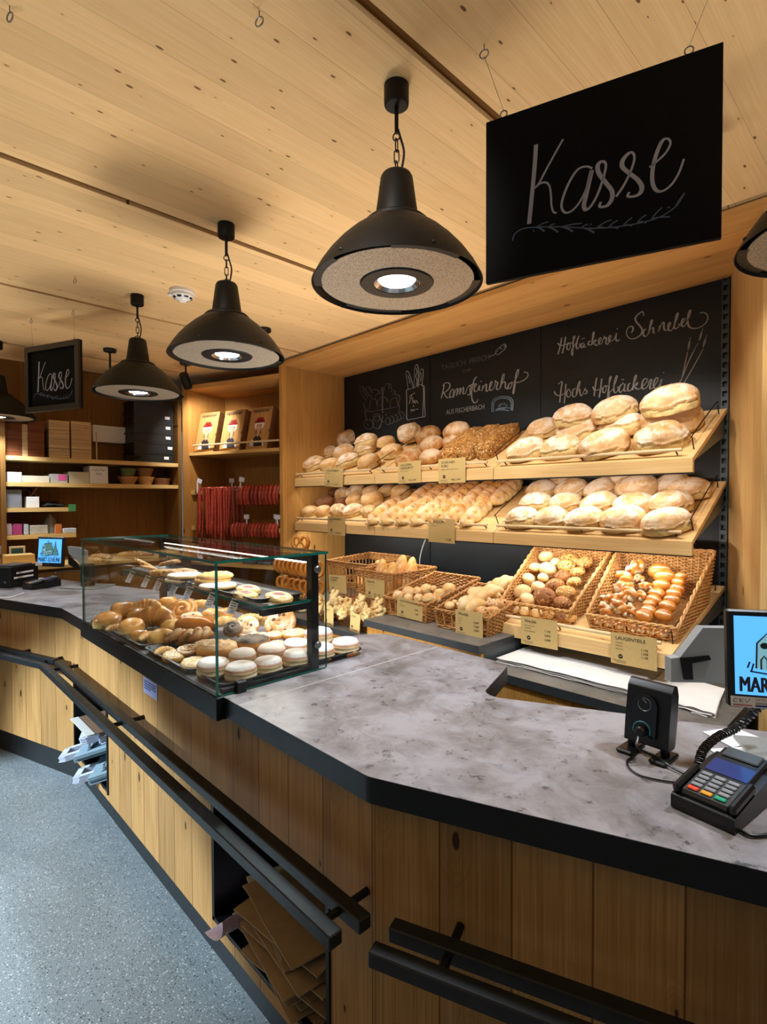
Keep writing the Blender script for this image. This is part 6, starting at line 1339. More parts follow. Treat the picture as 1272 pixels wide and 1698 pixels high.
# ================================================================== CASH DESK EQUIPMENT
M_['screen'] = flat('screen_blue', '#56aefb', .25, emit=.85); M_['sdraw'] = flat('screen_line', '#1f2c33', .4); M_['sfill'] = flat('screen_fill', '#7fb9c9', .3, emit=.5); M_['sgrn'] = flat('screen_green', '#5a8f8c', .3, emit=.35); M_['stext'] = flat('screen_text', '#2c2b38', .4)
def customer_screen(TLw, exv, W, H, tilt, label, sticker):
    F = axes(exv, V((0, 0, 1)).cross(exv), (0, 0, 1), TLw) @ MX.Rotation(tilt, 4, 'X')
    t = empty('customer_screen', mat=F, label=label, cat='screen', group='customer screens on the counter'); L_ = dict(local=True, smooth=False)
    MB().bx((0, 0, -H), (W, .022, 0), bev=.004).build('housing', M_['blackpl'], t, local=True)
    b = .013; dh = H*.8; w0 = W-2*b; d_ = MB().bx((b, -.0012, -b-dh), (W-b, .001, -b)).build('display', M_['screen'], t, **L_)
    def s(x, y): return V((b+x*w0, -.0016, -b-dh+y*dh))
    f = MB(); f.add([s(.17, .34), s(.33, .30), s(.33, .66), s(.27, .78), s(.19, .68)], [(0, 1, 2, 3, 4)]); f.add([s(.33, .30), s(.6, .34), s(.6, .55), s(.33, .5)], [(0, 1, 2, 3)]); f.build('barn_picture', M_['sfill'], d_, **L_)
    f = MB(); f.add([s(.27, .8), s(.57, .84), s(.62, .56), s(.33, .5)], [(0, 1, 2, 3)])
    for tx, h0, h1, ww in ((.74, .32, .92, .1), (.64, .32, .78, .06), (.84, .34, .62, .05)):
        for k in range(4): z0 = h0+(h1-h0)*k/4.4; wk_ = ww*(1-k/5); f.add([s(tx-wk_, z0)+V((0, -.0001*k, 0)), s(tx+wk_, z0)+V((0, -.0001*k, 0)), s(tx, z0+(h1-h0)*.38)+V((0, -.0001*k, 0))], [(0, 1, 2)])
    f.build('roof_and_firs', M_['sgrn'], d_, **L_)
    f = MB(); nrm = (0, -1, 0); th = .0004
    for pl in ([(.17, .34), (.18, .66), (.27, .8), (.34, .62), (.33, .3)], [(.27, .8), (.57, .84), (.62, .56), (.33, .5)], [(.33, .3), (.6, .34), (.6, .55)], [(.21, .33), (.21, .45), (.235, .5), (.26, .45), (.26, .32)], [(.4, .33), (.4, .45), (.46, .45), (.46, .33)], [(.5, .34), (.5, .45), (.55, .45), (.55, .34)], [(.41, .84), (.41, .92), (.45, .92), (.45, .84)], [(.64, .34), (.69, .6), (.74, .93), (.79, .6), (.85, .34)], [(.1, .34), (.12, .42)], [(.13, .3), (.15, .4)], [(.6, .28), (.63, .36)], [(.88, .34), (.9, .42)], [(.68, .28), (.9, .3)], [(.12, .3), (.3, .27), (.55, .3)]):
        f.ribbon([s(*p)+V((0, -.0004, 0)) for p in pl], .0032, nrm, th)
    f.add([s(.24+.035*math.cos(2*PI*k/14), .63+.04*math.sin(2*PI*k/14))+V((0, -.0006, 0)) for k in range(14)], [tuple(range(14))]); f.build('barn_outline', M_['sdraw'], d_, **L_)
    q = text_mb('MARKT-SCHEUNE', 1, MX.Identity(4), None, 'LEFT', 0, 0); wx = max(v.x for v in q.v); hy = max(v.y for v in q.v)
    g = MB()
    for dx in (-.006, -.003, 0, .003, .006): text_mb('MARKT-SCHEUNE', 1, axes((w0*.94/wx, 0, 0), (0, 0, dh*.19/hy), (0, -1, 0), s(.03+dx, .04)), g, 'LEFT', .0006+dx*.01, 0)
    g.build('display_lettering', M_['stext'], d_, **L_)
    if sticker:
        k = MB().bx((.004, -.0012, -H+.003), (W*.55, .0, -H+.024)).build('sticker', M_['paper'], t, **L_)
        g = MB(); g.mi = 0; 
        for pl in ([(.018, -.009), (.011, -.008), (.008, -.014), (.016, -.015)], [(.021, -.007), (.021, -.0155)], [(.027, -.0075), (.021, -.0115), (.027, -.0155)], [(.030, -.0075), (.034, -.0155), (.041, -.006)]): g.ribbon([V((x, -.0014, -H+.027+z)) for x, z in pl], .0011, nrm, .0003)
        text_mb('CATAL 1DT', .0065, axes((1, 0, 0), (0, 0, 1), (0, -1, 0), (.05, -.0014, -H+.017)), g, 'LEFT', .0003)
        for z_ in (.0125, .0105): g.bx((.05, -.0016, -H+z_), (.11, -.0013, -H+z_+.0008))
        g.build('handwriting', M_['ink'], k, **L_); MB().bx((.05, -.0017, -H+.0045), (.115, -.0012, -H+.0085)).build('blue_stripe', flat('sticker_blue', '#32407c', .6), k, **L_); MB().bx((.008, -.0017, -H+.005), (.044, -.0012, -H+.0075)).build('red_stripe', flat('sticker_red', '#b04a44', .6), k, **L_)
    else: MB().bx((W*.36, -.0008, -H+.012), (W*.5, .0, -H+.016)).build('maker_plate', M_['zinc'], t, **L_); MB().bx((-.004, -.001, -H+.004), (W*.24, .0, -H+.03)).build('sticker', M_['paper'], t, **L_)
    return t
es = V((math.cos(R(32)), math.sin(R(32)), 0))
tr_ = customer_screen(atd(1205, 1010, 1.16), es, .262, .208, R(-5), 'customer screen with blue barn picture, cut off at the right picture edge', True)
tl_ = customer_screen(atd(62.5, 890, 3.44), es, .205, .19, R(-5), 'small customer screen with blue barn picture on the far left counter', False)
def pole_stand(base, h, label, plate=(.2, .16)):
    t = empty('screen_stand', base, R(32), label, 'stand', 'screen stands'); L_ = dict(local=True)
    MB().bx((-plate[0]/2, -plate[1]/2, 0), (plate[0]/2, plate[1]/2, .008), bev=.002).build('base_plate', tinted('grey_base_plate', '#a9acab', .35, 20, .1, .4), t, **L_)
    MB().lathe([(.042, .008), (.042, h-.01), (.038, h), (0, h)], 28).build('column', M_['blackpl'], t, **L_); return t
pole_stand((-3.86, 1.03, HC+.0005), .15, 'black round column stand under the far left customer screen', (.26, .2))
pole_stand((-.155, 1.43, HC+.0005), .2, 'column stand with grey plate behind the card terminal at right', (.26, .22))
# cashier side screens seen from behind
def back_screen(poly, d, hinge, label):
    vs = [atd(x, y, d) for x, y in poly]; n = _f.copy(); t = empty('cashier_screen', vs[0], 0, label, 'screen', 'cashier screens seen from behind')
    m = MB(); k = len(vs); m.add(vs+[v+n*.03 for v in vs], [tuple(range(k)), tuple(range(2*k-1, k-1, -1))]+[(i, (i+1) % k, k+(i+1) % k, k+i) for i in range(k)]); m.build('housing', tinted('silver_housing', '#a9b0b3', .35, 12, .1, .35), t, smooth=False)
    hv = [atd(x, y, d-.004) for x, y in hinge]; k = len(hv); m = MB(); m.add(hv+[v+n*.004 for v in hv], [tuple(range(k)), tuple(range(2*k-1, k-1, -1))]+[(i, (i+1) % k, k+(i+1) % k, k+i) for i in range(k)]); m.build('hinge', M_['blackpl'], t, smooth=False)
back_screen([(1166, 1041), (1330, 1043), (1330, 1135), (1113, 1131), (1113, 1092), (1128, 1090)], 1.34, [(1129, 1091), (1147, 1090), (1176, 1087), (1180, 1094), (1148, 1100), (1150, 1127), (1135, 1127)], 'silver back of the cashier screen between bread shelf and customer screen')
back_screen([(112, 906), (131, 908), (142, 914), (142, 946), (128, 930), (114, 918)], 3.62, [(113, 921), (127, 932), (136, 945), (120, 940), (113, 935)], 'silver back of the cashier screen behind the far left customer screen')
# hand scanner stand / display unit
ux = V((math.cos(R(-3)), math.sin(R(-3)), 0)); uy = V((0, 0, 1)).cross(ux)
F = axes(ux, uy, (0, 0, 1), (-.432, 1.232, HC+.0006)); t = empty('scanner', mat=F, label='black barcode scanner on tilting feet with a ring emblem, right on the counter', cat='scanner')
bf = MX.Translation(V((0, 0, .02))) @ MX.Rotation(R(-9), 4, 'X'); L_ = dict(local=True)
pr = [(-.018, 0), (.018, .004), (.022, .06), (.02, .115), (.008, .138), (-.008, .138), (-.019, .122), (-.02, .05)]
MB().prism(rounded(pr, [.004, .008, .01, .014, .009, .008, .008, .01], 4), -.047, .047, bf @ axes((0, 1, 0), (0, 0, 1), (1, 0, 0))).build('body', M_['blackpl'], t, ang=50, **L_)
def stadium(w, h0, h1, n=14): return [(w*math.cos(PI*i/n), h1+w*math.sin(PI*i/n)) for i in range(n+1)]+[(-w, h0), (w, h0)]
MB().prism(stadium(.026, .02, .085), .0, .008, bf @ axes((1, 0, 0), (0, 0, 1), (0, -1, 0), (-.004, -.0195, 0))).build('front_bezel', flat('gloss_black', '#07080a', .15, coat=.5), t, ang=50, **L_)
MB().tube([(-.004+.0135*math.cos(R(-205+i*11)), -.0284, .088+.0135*math.sin(R(-205+i*11))) for i in range(30)]+[(-.004+.004, -.0284, .092)], .0011, 6, False, bf).build('ring_emblem', M_['zinc'], t, **L_)
MB().tube([(-.006+.018*math.cos(R(-20+i*10)), -.0283, .032+.018*math.sin(R(-20+i*10))) for i in range(23)], .0018, 6, False, bf).build('light_ring', flat('teal_ring', '#2b6f7c', .3), t, **L_)
MB().lathe([(.011, 0), (.011, .012), (.008, .016), (0, .016)], 18, bf @ MX.Translation(V((-.006, -.026, .03))) @ MX.Rotation(PI/2, 4, 'X')).build('cable_socket', M_['blackpl'], t, **L_)
for sx in (-.036, .034): MB().bx((sx-.018, -.045, 0), (sx+.018, .03, .009), bev=.003).build('foot', M_['blackpl'], t, **L_); MB().bx((sx-.006, -.012, .008), (sx+.006, .012, .028), bev=.002).build('hinge', M_['black'], t, **L_)
a = aty(1072, 1222, 1.195)
tag(MB().tube(spline([V((-.438, 1.185, HC+.05)), V((-.43, 1.165, HC+.035)), atz(1092, 1258, HC+.012), atz(1118, 1274, HC+.006), atz(1147, 1288, HC+.006)], 8), .0028, 8).build('scanner_cable', M_['blackpl']), 'dark cable from the scanner socket to the card terminal', 'cable')
tag(MB().tube(spline([atz(1052, 1252, HC+.003), atz(1040, 1262, HC+.003), atz(1044, 1274, HC+.003), atz(1062, 1286, HC+.003), atz(1095, 1294, HC+.003), atz(1126, 1298, HC+.003)], 8), .0019, 6).build('thin_cable', M_['blackpl']), 'thin dark cable looping on the worktop in front of the scanner', 'cable')
# coiled cord
axp = spline([atd(1262, 1170, 1.2), atz(1222, 1206, HC+.06), atz(1190, 1222, HC+.045), atz(1166, 1244, HC+.03), atz(1158, 1272, HC+.012)], 60); P = []; n = len(axp)
T_ = (axp[1]-axp[0]).normalized(); u_ = T_.orthogonal().normalized()
for i, p in enumerate(axp):
    tt = (axp[min(i+1, n-1)]-axp[max(i-1, 0)]).normalized(); u_ = (u_-tt*u_.dot(tt)).normalized(); w_ = tt.cross(u_); th = i*.85; P.append(p+(u_*math.cos(th)+w_*math.sin(th))*.0075)
tag(MB().tube(P, .0024, 7).build('coiled_cord', M_['blackpl']), 'black coiled cord hanging from the right customer screen to the counter', 'cable')
# card terminals
def terminal(F, label, s=1.0, cradle=True):
    F = F @ MX.Diagonal(V((s, s, s, 1))); t = empty('card_terminal', mat=F, label=label, cat='card terminal', group='card terminals'); L_ = dict(local=True)
    sh_ = MX.Rotation(R(6), 4, 'X')
    pr = [(0, 0), (.19, 0), (.19, .048), (.15, .048), (.0, .025)]
    MB().prism(rounded(pr, [.004, .004, .008, .01, .006], 3), -.05, .05, axes((0, 1, 0), (0, 0, 1), (1, 0, 0))).build('cradle', M_['blackpl'], t, ang=50, **L_)
    q = MX.Translation(V((0, 0, .0262))) @ MX.Rotation(R(8.7), 4, 'X'); r1 = MB()
    MB().bx((-.038, .008, -.004), (.038, .19, .007), q, bev=.003).build('body', tinted('terminal_black', '#16181a', .35, 40, .2), t, **L_)
    MB().bx((-.034, .095, .0072), (.034, .14, .008), q).build('display', flat('terminal_display', '#34427a', .12), t, smooth=False, **L_)
    MB().bx((-.036, .012, .007), (.036, .086, .0085), q, bev=.001).build('keypad_plate', tinted('keypad_grey', '#33373a', .4, 30, .2), t, **L_)
    kc = tinted('key_grey', '#8c9196', .4, 60, .15)
    for r_ in range(4):
        for c_ in range(3):
            MB().bx((-.031+c_*.0215, .032+r_*.0135, .0085), (-.031+c_*.0215+.0175, .032+r_*.0135+.0095, .0112), q, bev=.0012).build('key', kc, t, **L_)
    for c_, (cc, nm_) in enumerate((('#e0492e', 'red key'), ('#eaa52c', 'yellow key'), ('#17a277', 'green key'))):
        k = MB().bx((-.031+c_*.0215, .0175, .0085), (-.031+c_*.0215+.0175, .0275, .0115), q, bev=.0012).build('key', flat('key_'+nm_.split()[0], cc, .35), t, **L_); k['label'] = nm_
    MB().bx((-.03, .155, .007), (.03, .188, .011), q, bev=.003).build('printer_lid', tinted('lid_grey', '#4a4f52', .35, 20, .2), t, **L_)
    for sx in (-1, 1): MB().bx((sx*.044-.006, .004, .0), (sx*.044+.006, .09, .016), q, bev=.004).build('privacy_wing', M_['blackpl'], t, **L_)
terminal(axes(V((math.cos(R(-8)), math.sin(R(-8)), 0)), V((-math.sin(R(-8)), math.cos(R(-8)), 0)), (0, 0, 1), (-.276, 1.036, HC+.0006)), 'black card terminal with red, yellow and green key in front on the right counter', 1.04)
terminal(axes(V((math.cos(R(20)), math.sin(R(20)), 0)), V((-math.sin(R(20)), math.cos(R(20)), 0)), (0, 0, 1), (-4.02, .72, HC+.0006)), 'small black card terminal on the far left counter beside the receipt printer', 1.0)
tag(MB().tube(spline([atz(1226, 1376, HC+.004), atz(1245, 1385, HC+.004), atz(1272, 1384, HC+.004), atz(1310, 1375, HC+.004)], 8), .0028, 8).build('terminal_cable', M_['blackpl']), 'black cable leaving the right card terminal towards the picture edge', 'cable')
for i, (cs, z, lab) in enumerate((([(1165, 1214), (1215, 1206), (1272, 1228), (1215, 1240)], .9412, 'white paper sheet on the counter behind the coiled cord'), ([(1176, 1236), (1240, 1232), (1290, 1262), (1220, 1266)], .9414, 'pale cardboard sheet on the counter behind the card terminal'))):
    m = MB(); q = [atz(x, y, z+(.009 if i else 0)) for x, y in cs]; m.prism([(p.x, p.y) for p in q], z, z+.0012); tag(m.build('paper_sheet', M_['paper'], smooth=False), lab, 'paper')
# receipt printer, brochure holder, tray of papers on the far left counter
F = axes((math.cos(R(38)), math.sin(R(38)), 0), (-math.sin(R(38)), math.cos(R(38)), 0), (0, 0, 1), (-4.22, .60, HC+.0006)); t = empty('receipt_printer', mat=F, label='black box-shaped receipt printer with white stripes on the far left counter', cat='printer')
MB().bx((-.08, 0, 0), (.085, .24, .135), bev=.006).build('housing', M_['blackpl'], t, local=True); MB().bx((-.07, .03, .136), (.075, .2, .143), bev=.003).build('lid', tinted('printer_lid_grey', '#3c4042', .35, 15, .2), t, local=True); MB().bx((-.06, .012, .1352), (.06, .02, .1362)).build('paper_slot', M_['steel'], t, local=True)
m = MB(); m.bx((.0852, .05, .085), (.0862, .19, .097)); m.bx((.0852, .03, .055), (.0862, .19, .067)); m.build('white_stripe', M_['paper'], t, local=True, smooth=False); MB().bx((.04, -.001, .03), (.055, 0, .045)).build('badge', M_['zinc'], t, local=True)
F = axes((math.cos(R(50)), math.sin(R(50)), 0), (-math.sin(R(50)), math.cos(R(50)), 0), (0, 0, 1), (-3.935, .505, HC+.0006)); t = empty('brochure_holder', mat=F @ MX.Rotation(R(-8), 4, 'X'), label='clear acrylic holder with a red and brown leaflet at the left picture edge', cat='leaflet holder')
m = MB().bx((-.16, 0, 0), (.06, .003, .30)); m.build('acrylic_panel', M_['glass'], t, local=True, smooth=False)
MB().bx((-.155, .004, .004), (.055, .0055, .295)).build('leaflet', crust('leaflet_print', '#7a3423', '#d8d2cc', fl=0, seeds='#c98f6a', seedcol2='#3b2420', sdens=.6, ssc=22), t, local=True, smooth=False)
tag(MB().tube(spline([atz(40, 983, HC+.004), atz(18, 990, HC+.004), atz(-10, 992, HC+.004)], 6), .003, 6).build('terminal_cable', M_['white']), 'pale cable running along the far left counter below the printer', 'cable')
tag(MB().tube(spline([atz(72, 965, HC+.02), atz(85, 958, HC+.03), atz(98, 948, HC+.06), V((-3.9, 1.05, HC+.1))], 6), .004, 6).build('screen_cable', M_['blackpl']), 'dark cable between receipt printer and the far left screen column', 'cable')

# ================================================================== BAGS IN THE COUNTER NICHES
M_['bagb'] = tinted('blue_grey_paper', '#8fa9b8', .75, 25, .12); M_['bagw'] = tinted('white_handle_paper', '#d3d9ea', .8, 40, .08); M_['red'] = flat('print_red', '#8c2420', .8)
def bag_stack(x, y, z, rz, label, n, printed=True, body='bagb', hl=.11):
    F = MX.Translation(V((x, y, z))) @ MX.Rotation(rz, 4, 'Z') @ MX.Rotation(R(13), 4, 'X'); t = empty('paper_bag_bundle', mat=F, label=label, cat='paper bags', group='bundles of carrier bags in the counter niche'); L_ = dict(local=True)
    m = MB()
    for k in range(n): o_ = random.uniform(-.004, .004); m.bx((-.11+o_, 0+o_, k*.0048), (.11+o_, .33, k*.0048+.0034), bev=.001)
    m.build('folded_bag', M_[body], t, **L_)
    m = MB()
    for k in range(n):
        z0 = k*.0048+.001; o_ = random.uniform(-.005, .005); w_ = .055; d = -hl+o_; b_ = .024
        for a, b in (((-w_, d+.03, z0), (-w_+b_, .01, z0+.003)), ((w_-b_, d+.03, z0), (w_, .01, z0+.003)), ((-w_+.012, d, z0), (w_-.012, d+.03, z0+.003))): m.bx(a, b)
        m.prism([(-w_, d+.03), (-w_+.012, d), (-w_+.026, d+.02), (-w_+.024, d+.032)], z0, z0+.003); m.prism([(w_, d+.03), (w_-.012, d), (w_-.026, d+.02), (w_-.024, d+.032)], z0, z0+.003)
    m.build('handle', M_['bagw'], t, smooth=False, **L_)
    if printed:
        zz = n*.0048-.0012; m = MB(); text_mb('CfM', .06, MX.Translation(V((.03, .045, zz))) @ MX.Rotation(R(10), 4, 'Z'), m, 'CENTER', .0006, .01); m.build('printing', M_['ink'], t, smooth=False, **L_)
        m = MB()
        for q in ((-.07, .045), (-.055, .055), (-.075, .065), (-.058, .075), (-.042, .07)): m.lathe([(.008, zz), (.008, zz+.0006), (0, zz+.0006)], 10, MX.Translation(V((q[0], q[1], 0))))
        m.build('red_dots', M_['red'], t, smooth=False, **L_)
bag_stack(-2.742, .755, .212, R(-30), 'lowest bundle of printed blue-grey carrier bags in the left counter niche', 7, hl=.085)
bag_stack(-2.90, .735, .266, R(-30), 'middle bundle of printed blue-grey carrier bags in the left counter niche', 6, hl=.085)
bag_stack(-2.84, .815, .345, R(-22), 'upper bundle of carrier bags with white handles in the left counter niche', 8, False, 'bagw', .09)
t = empty('paper_bag', (-2.86, .9, .452), 0, 'flat brown paper bag lying on top in the left counter niche', 'paper bag'); MB().bx((-3.02, .72, .4), (-2.74, 1.08, .403)).build('sheet', tinted('brown_bag_front', '#8d6c54', .75, 20, .15), t, smooth=False); MB().bx((-3.02, .715, .4032), (-2.74, .752, .405)).build('white_edge', M_['paper'], t, smooth=False)
for i in range(14):
    z = .209+i*.0125; rz = R(random.uniform(-16, 9)); F = MX.Translation(V((-1.20+random.uniform(-.03, .03), .975+random.uniform(-.02, .02), z))) @ MX.Rotation(rz, 4, 'Z') @ MX.Rotation(R(random.uniform(-1, 1)), 4, 'X')
    m = MB(); sd = random.random()*9
    def f(u, v, sd=sd): return V(((u-.5)*.34, (v-.5)*.46, .004*nz((u*2, v*2, sd))+.008*(1-v)**3*nz((u*3, 0, sd))))
    m.sheet(10, 10, f); m.sheet(10, 10, lambda u, v: f(u, v)+V((0, 0, .0035)))
    for e in (0, 1):
        m.sheet(10, 1, lambda u, v, e=e: f(u, e)+V((0, 0, .0035*v))); m.sheet(1, 10, lambda u, v, e=e: f(e, v)+V((0, 0, .0035*u)))
    o = m.build('paper_bag', M_['brownpaper'], ang=40, local=True); o.matrix_world = F
    tag(o, ['lowest', 'second', 'third', 'fourth', 'fifth', 'sixth', 'seventh', 'eighth', 'ninth', 'tenth', 'eleventh', 'twelfth', 'thirteenth', 'topmost'][i]+' brown paper bag of the pile in the right counter niche', 'paper bag', 'brown paper bags in the right counter niche')
m = MB()
def f(u, v): a = u*2.2; return V((-1.485+.075*math.sin(a)*1.0+.05*u, .695+.27*v, .225+.10*(1-math.cos(a))*.6+.004*nz((u*4, v*5, 2))))
m.sheet(14, 10, f); tag(m.build('magazine', tinted('glossy_magazine', '#dcd8e2', .25, 7, .4, col2='#b98a9a'), ang=60), 'curled glossy magazine sticking out at the left of the right counter niche', 'magazine')

# ================================================================== STORAGE SHELVES AT FAR LEFT
XS = -5.1
def sh_board(y0, y1, z, label, th=.034):
    F = MX.Translation(V((XS-.17, (y0+y1)/2, z))); t = MB().bx((XS-.345, y0, z-th), (XS, y1, z)).build('wall_shelf', M_['pale'], smooth=False); tag(t, label, 'shelf', 'wall shelves at the far left')
zs = [1.868, 1.658, 1.452, 1.232]
sh_board(.78, 2.164, zs[0], 'long pale wall shelf carrying wooden look cartons and black crates'); sh_board(.78, 2.164, zs[1], 'long pale wall shelf with white boxes and small baskets'); sh_board(.78, 1.262, zs[2], 'short pale wall shelf with clear bin and dark cloths'); sh_board(.78, 1.275, zs[3], 'short pale wall shelf with pink bags and papers')
struct(MB().bx((-5.45, .745, 1.0), (-5.06, .778, 2.3)).build('trim_3', M_['dark'], smooth=False))
def sbox(name, px0, py0, px1, py1, mat, label, cat, dep=.2, xf=-5.13, bev=.002, group=None, z=None):
    a = atx(px0, py1, xf); b = atx(px1, py0, xf); z0 = a.z if z is None else z
    o = MB().bx((xf-dep, a.y, z0), (xf, b.y, b.z if z is None else z0+(b.z-a.z)), bev=bev).build(name, mat); tag(o, label, cat, group); return o
M_['cart'] = wood('carton_print', 'Y', 'Z', '#8c5230', '#5e3018', .03, .05, .3, 2, .6, '#20100a'); M_['cartp'] = wood('pale_carton_print', 'Y', 'Z', '#d6b78c', '#b8935f', .03, .03, .35, 2, .6, '#7a5a38')
e_ = .0005
sbox('printed_carton', 4, 696, 36, 748, M_['cart'], 'reddish wooden look carton with arch print, left on the top wall shelf', 'carton', z=zs[0]+e_); sbox('printed_carton', 46, 695, 73, 753, M_['cart'], 'dark wooden look carton, second from left on the top wall shelf', 'carton', z=zs[0]+e_); sbox('printed_carton', 37, 697, 45.5, 750, M_['cartp'], 'narrow wooden look carton between two dark cartons on the top wall shelf', 'carton', .18, z=zs[0]+e_)
zq = zs[0]+e_
for st_, (a, b, y0, lab) in enumerate(((82, 116, 691, 'left'), (119, 152, 695, 'right'))):
    hgt = .0
    for k in range(4):
        A = atx(a, 754 if st_ == 0 else 758, -5.125); Bq = atx(b, 754 if st_ == 0 else 758, -5.125); h_ = (atx(a, y0, -5.125).z-A.z)/4
        o = MB().bx((-5.36, A.y, zq+k*h_+.0008), (-5.125-random.uniform(0, .006), Bq.y, zq+(k+1)*h_-.001), bev=.002).build('wooden_look_box', M_['cartp']); tag(o, f'pale wooden look box, {["lowest", "second from below", "third from below", "topmost"][k]} of the {lab} stack on the top wall shelf', 'box', 'pale wooden look boxes on the top wall shelf')
p = atx(160, 725, -5.2); tag(MB().tube([(-5.2, p.y, zs[0]+e_), (-5.2, p.y, 2.12)], .006, 8).build('thin_pole', M_['dowel']), 'thin wooden pole standing on the top wall shelf right of the boxes', 'pole')
sbox('white_flat_box', 154, 709, 209, 732, M_['white'], 'long white flat box mounted on the storage wall above the top shelf', 'box', .06, -5.39)
a = atx(208, 752, -5.2); t = empty('black_bowl', (-5.22, a.y+.08, zs[0]+e_), 0, 'black bowl in front of the black crates on the top wall shelf', 'bowl'); MB().lathe([(0, 0), (.055, 0), (.09, .05), (.095, .058), (.09, .058), (.05, .006), (0, .006)], 28).build('bowl', M_['blackpl'], t, local=True)
y0 = atx(222, 766, -5.14).y; y1 = 2.15; crate = tinted('black_crate', '#0b0c0e', .5, 20, .2)
for k in range(6):
    z0 = zs[0]+e_+k*.096; o = empty('black_crate', (-5.27, (y0+y1)/2, z0), 0, f'black plastic crate, {["lowest", "second from below", "third from below", "fourth from below", "fifth from below", "topmost"][k]} in the stack on the top wall shelf', 'crate', 'black crates on the top wall shelf')
    m = MB(); m.bx((-5.42, y0+.01, z0), (-5.15, y1-.01, z0+.084)); m.bx((-5.425, y0, z0+.080), (-5.145, y1, z0+.0945)); m.build('body', crate, o, smooth=False)
    if k < 5: yy = atx((275, 279, 279.5, 282, 276)[[4, 3, 2, 1, 0].index(k)] if False else (276, 282, 279, 279, 278)[k], 740, -5.145).y; MB().bx((-5.1495, yy-.022, z0+.035), (-5.1445, yy+.022, z0+.062)).build('label', M_['paper'], o, smooth=False)
zq = zs[1]+e_
sbox('white_carton', 12, 781, 36, 797, M_['white'], 'small white carton at the left end of the second wall shelf', 'carton', z=zq)
o = sbox('open_carton', 37, 788, 82, 798, tinted('open_carton', '#cfc3ac', .7, 10, .2), 'low open carton with dark content on the second wall shelf', 'carton', z=zq)
o = sbox('clear_tub', 84, 785, 112, 799, tinted('clear_tub', '#b9b4b0', .3, 6, .3), 'clear plastic tub with pink label on the second wall shelf', 'tub', z=zq)
p0, p1 = atx(97, 796, -5.128), atx(110, 786, -5.128); MB().bx((-5.1295, p0.y, zq+.02), (-5.128, p1.y, zq+.07)).build('pink_label', flat('pink_label', '#e25a9c', .6), o, smooth=False)
sbox('beige_carton', 115, 782, 148, 800, tinted('beige_carton', '#c4b898', .7, 10, .1), 'beige carton filled with white tissue on the second wall shelf', 'carton', z=zq)
o = sbox('white_carton', 149, 773, 179, 801, M_['white'], 'tall white carton with handwriting on the second wall shelf', 'carton', z=zq)
m = MB(); q0 = atx(153, 780, -5.1285)
for pl in ([(0, .0), (.015, .012), (.02, -.006), (.035, .014), (.04, -.004), (.06, .01)], [(.03, -.035), (.04, -.02), (.05, -.04), (.065, -.022), (.075, -.035)], [(.07, .0), (.08, .012), (.09, -.004), (.1, .008)]): m.ribbon([V((-5.129, q0.y+x, q0.z+z_)) for x, z_ in pl], .004, (1, 0, 0), .0005)
m.build('handwriting', flat('blue_ink', '#2b3560', .8), o, smooth=False)
def small_basket(px, py, r0, r1, h, mat, label, z=None, tilt=0):
    p = atx(px, py, -5.24); t = empty('small_basket', mat=MX.Translation(V((-5.24, p.y, z))) @ MX.Rotation(tilt, 4, 'X'), label=label, cat='basket', group='small baskets on the second wall shelf'); m = MB(); n = int(h/.009)
    for k in range(n): r_ = r0+(r1-r0)*k/n; m.tube([(r_*math.cos(2*PI*a/28), r_*math.sin(2*PI*a/28), .006+k*.009) for a in range(28)], .0054, 6, True)
    m.lathe([(0, .001), (r0, .001)], 20, cap=False); m.build('weave', mat, t, local=True, ang=60)
small_basket(212, 797, .05, .09, .08, M_['wickp'], 'tan round basket under the green one on the second wall shelf', zq); small_basket(212, 782, .05, .072, .08, tinted('green_wicker', '#7d8a52', .6, 40, .3), 'green round basket stacked on a tan one on the second wall shelf', zq+.078)
small_basket(241, 798, .048, .08, .075, M_['wickp'], 'pale round basket under the brown one on the second wall shelf', zq); small_basket(240, 782, .05, .075, .085, M_['wick'], 'brown round basket stacked on a pale one on the second wall shelf', zq+.074)
small_basket(268, 798, .06, .08, .07, M_['wickd'], 'dark shallow basket at the right end of the second wall shelf', zq)
zq = zs[2]+e_
sbox('clear_bin', 7, 811, 36, 841, tinted('clear_bin', '#85868c', .2, 8, .25), 'clear grey plastic bin at the left end of the third wall shelf', 'bin', z=zq)
o = sbox('utensil_box', 44, 822, 65, 840, M_['white'], 'white box of dark utensils on the third wall shelf', 'box', .12, z=zq)
p = atx(55, 822, -5.19)
for i in range(6): MB().tube([(-5.19+random.uniform(-.04, .04), p.y+random.uniform(-.04, .04), zq+.09), (-5.19+random.uniform(-.06, .06), p.y+random.uniform(-.07, .07), zq+.15+random.uniform(0, .04))], .006, 6).build('utensil', M_['wickd'] if i % 2 else M_['blackpl'], o)
m = MB(); a = atx(62, 841, -5.14); b = atx(110, 841, -5.14); m.sheet(16, 8, lambda u, v: V((-5.14-.2*v, a.y+(b.y-a.y)*u, zq+.003+.05*math.sin(PI*u)**.5*math.sin(PI*min(1, v*.9+.1))*(1+.6*nz((u*6, v*4, 0)))))); tag(m.build('dark_cloth', tinted('dark_cloth', '#15181b', .8, 30, .4), ang=80), 'crumpled black cloth on the third wall shelf', 'cloth')
a = atx(114, 846, -5.09); b = atx(126, 836, -5.09); tag(MB().bx((-5.0985, a.y, a.z-.01), (-5.0965, b.y, b.z)).build('green_card', flat('green_card', '#3f8a50', .6)), 'green card stuck to the right end of the third wall shelf', 'card')
zq = zs[3]+e_
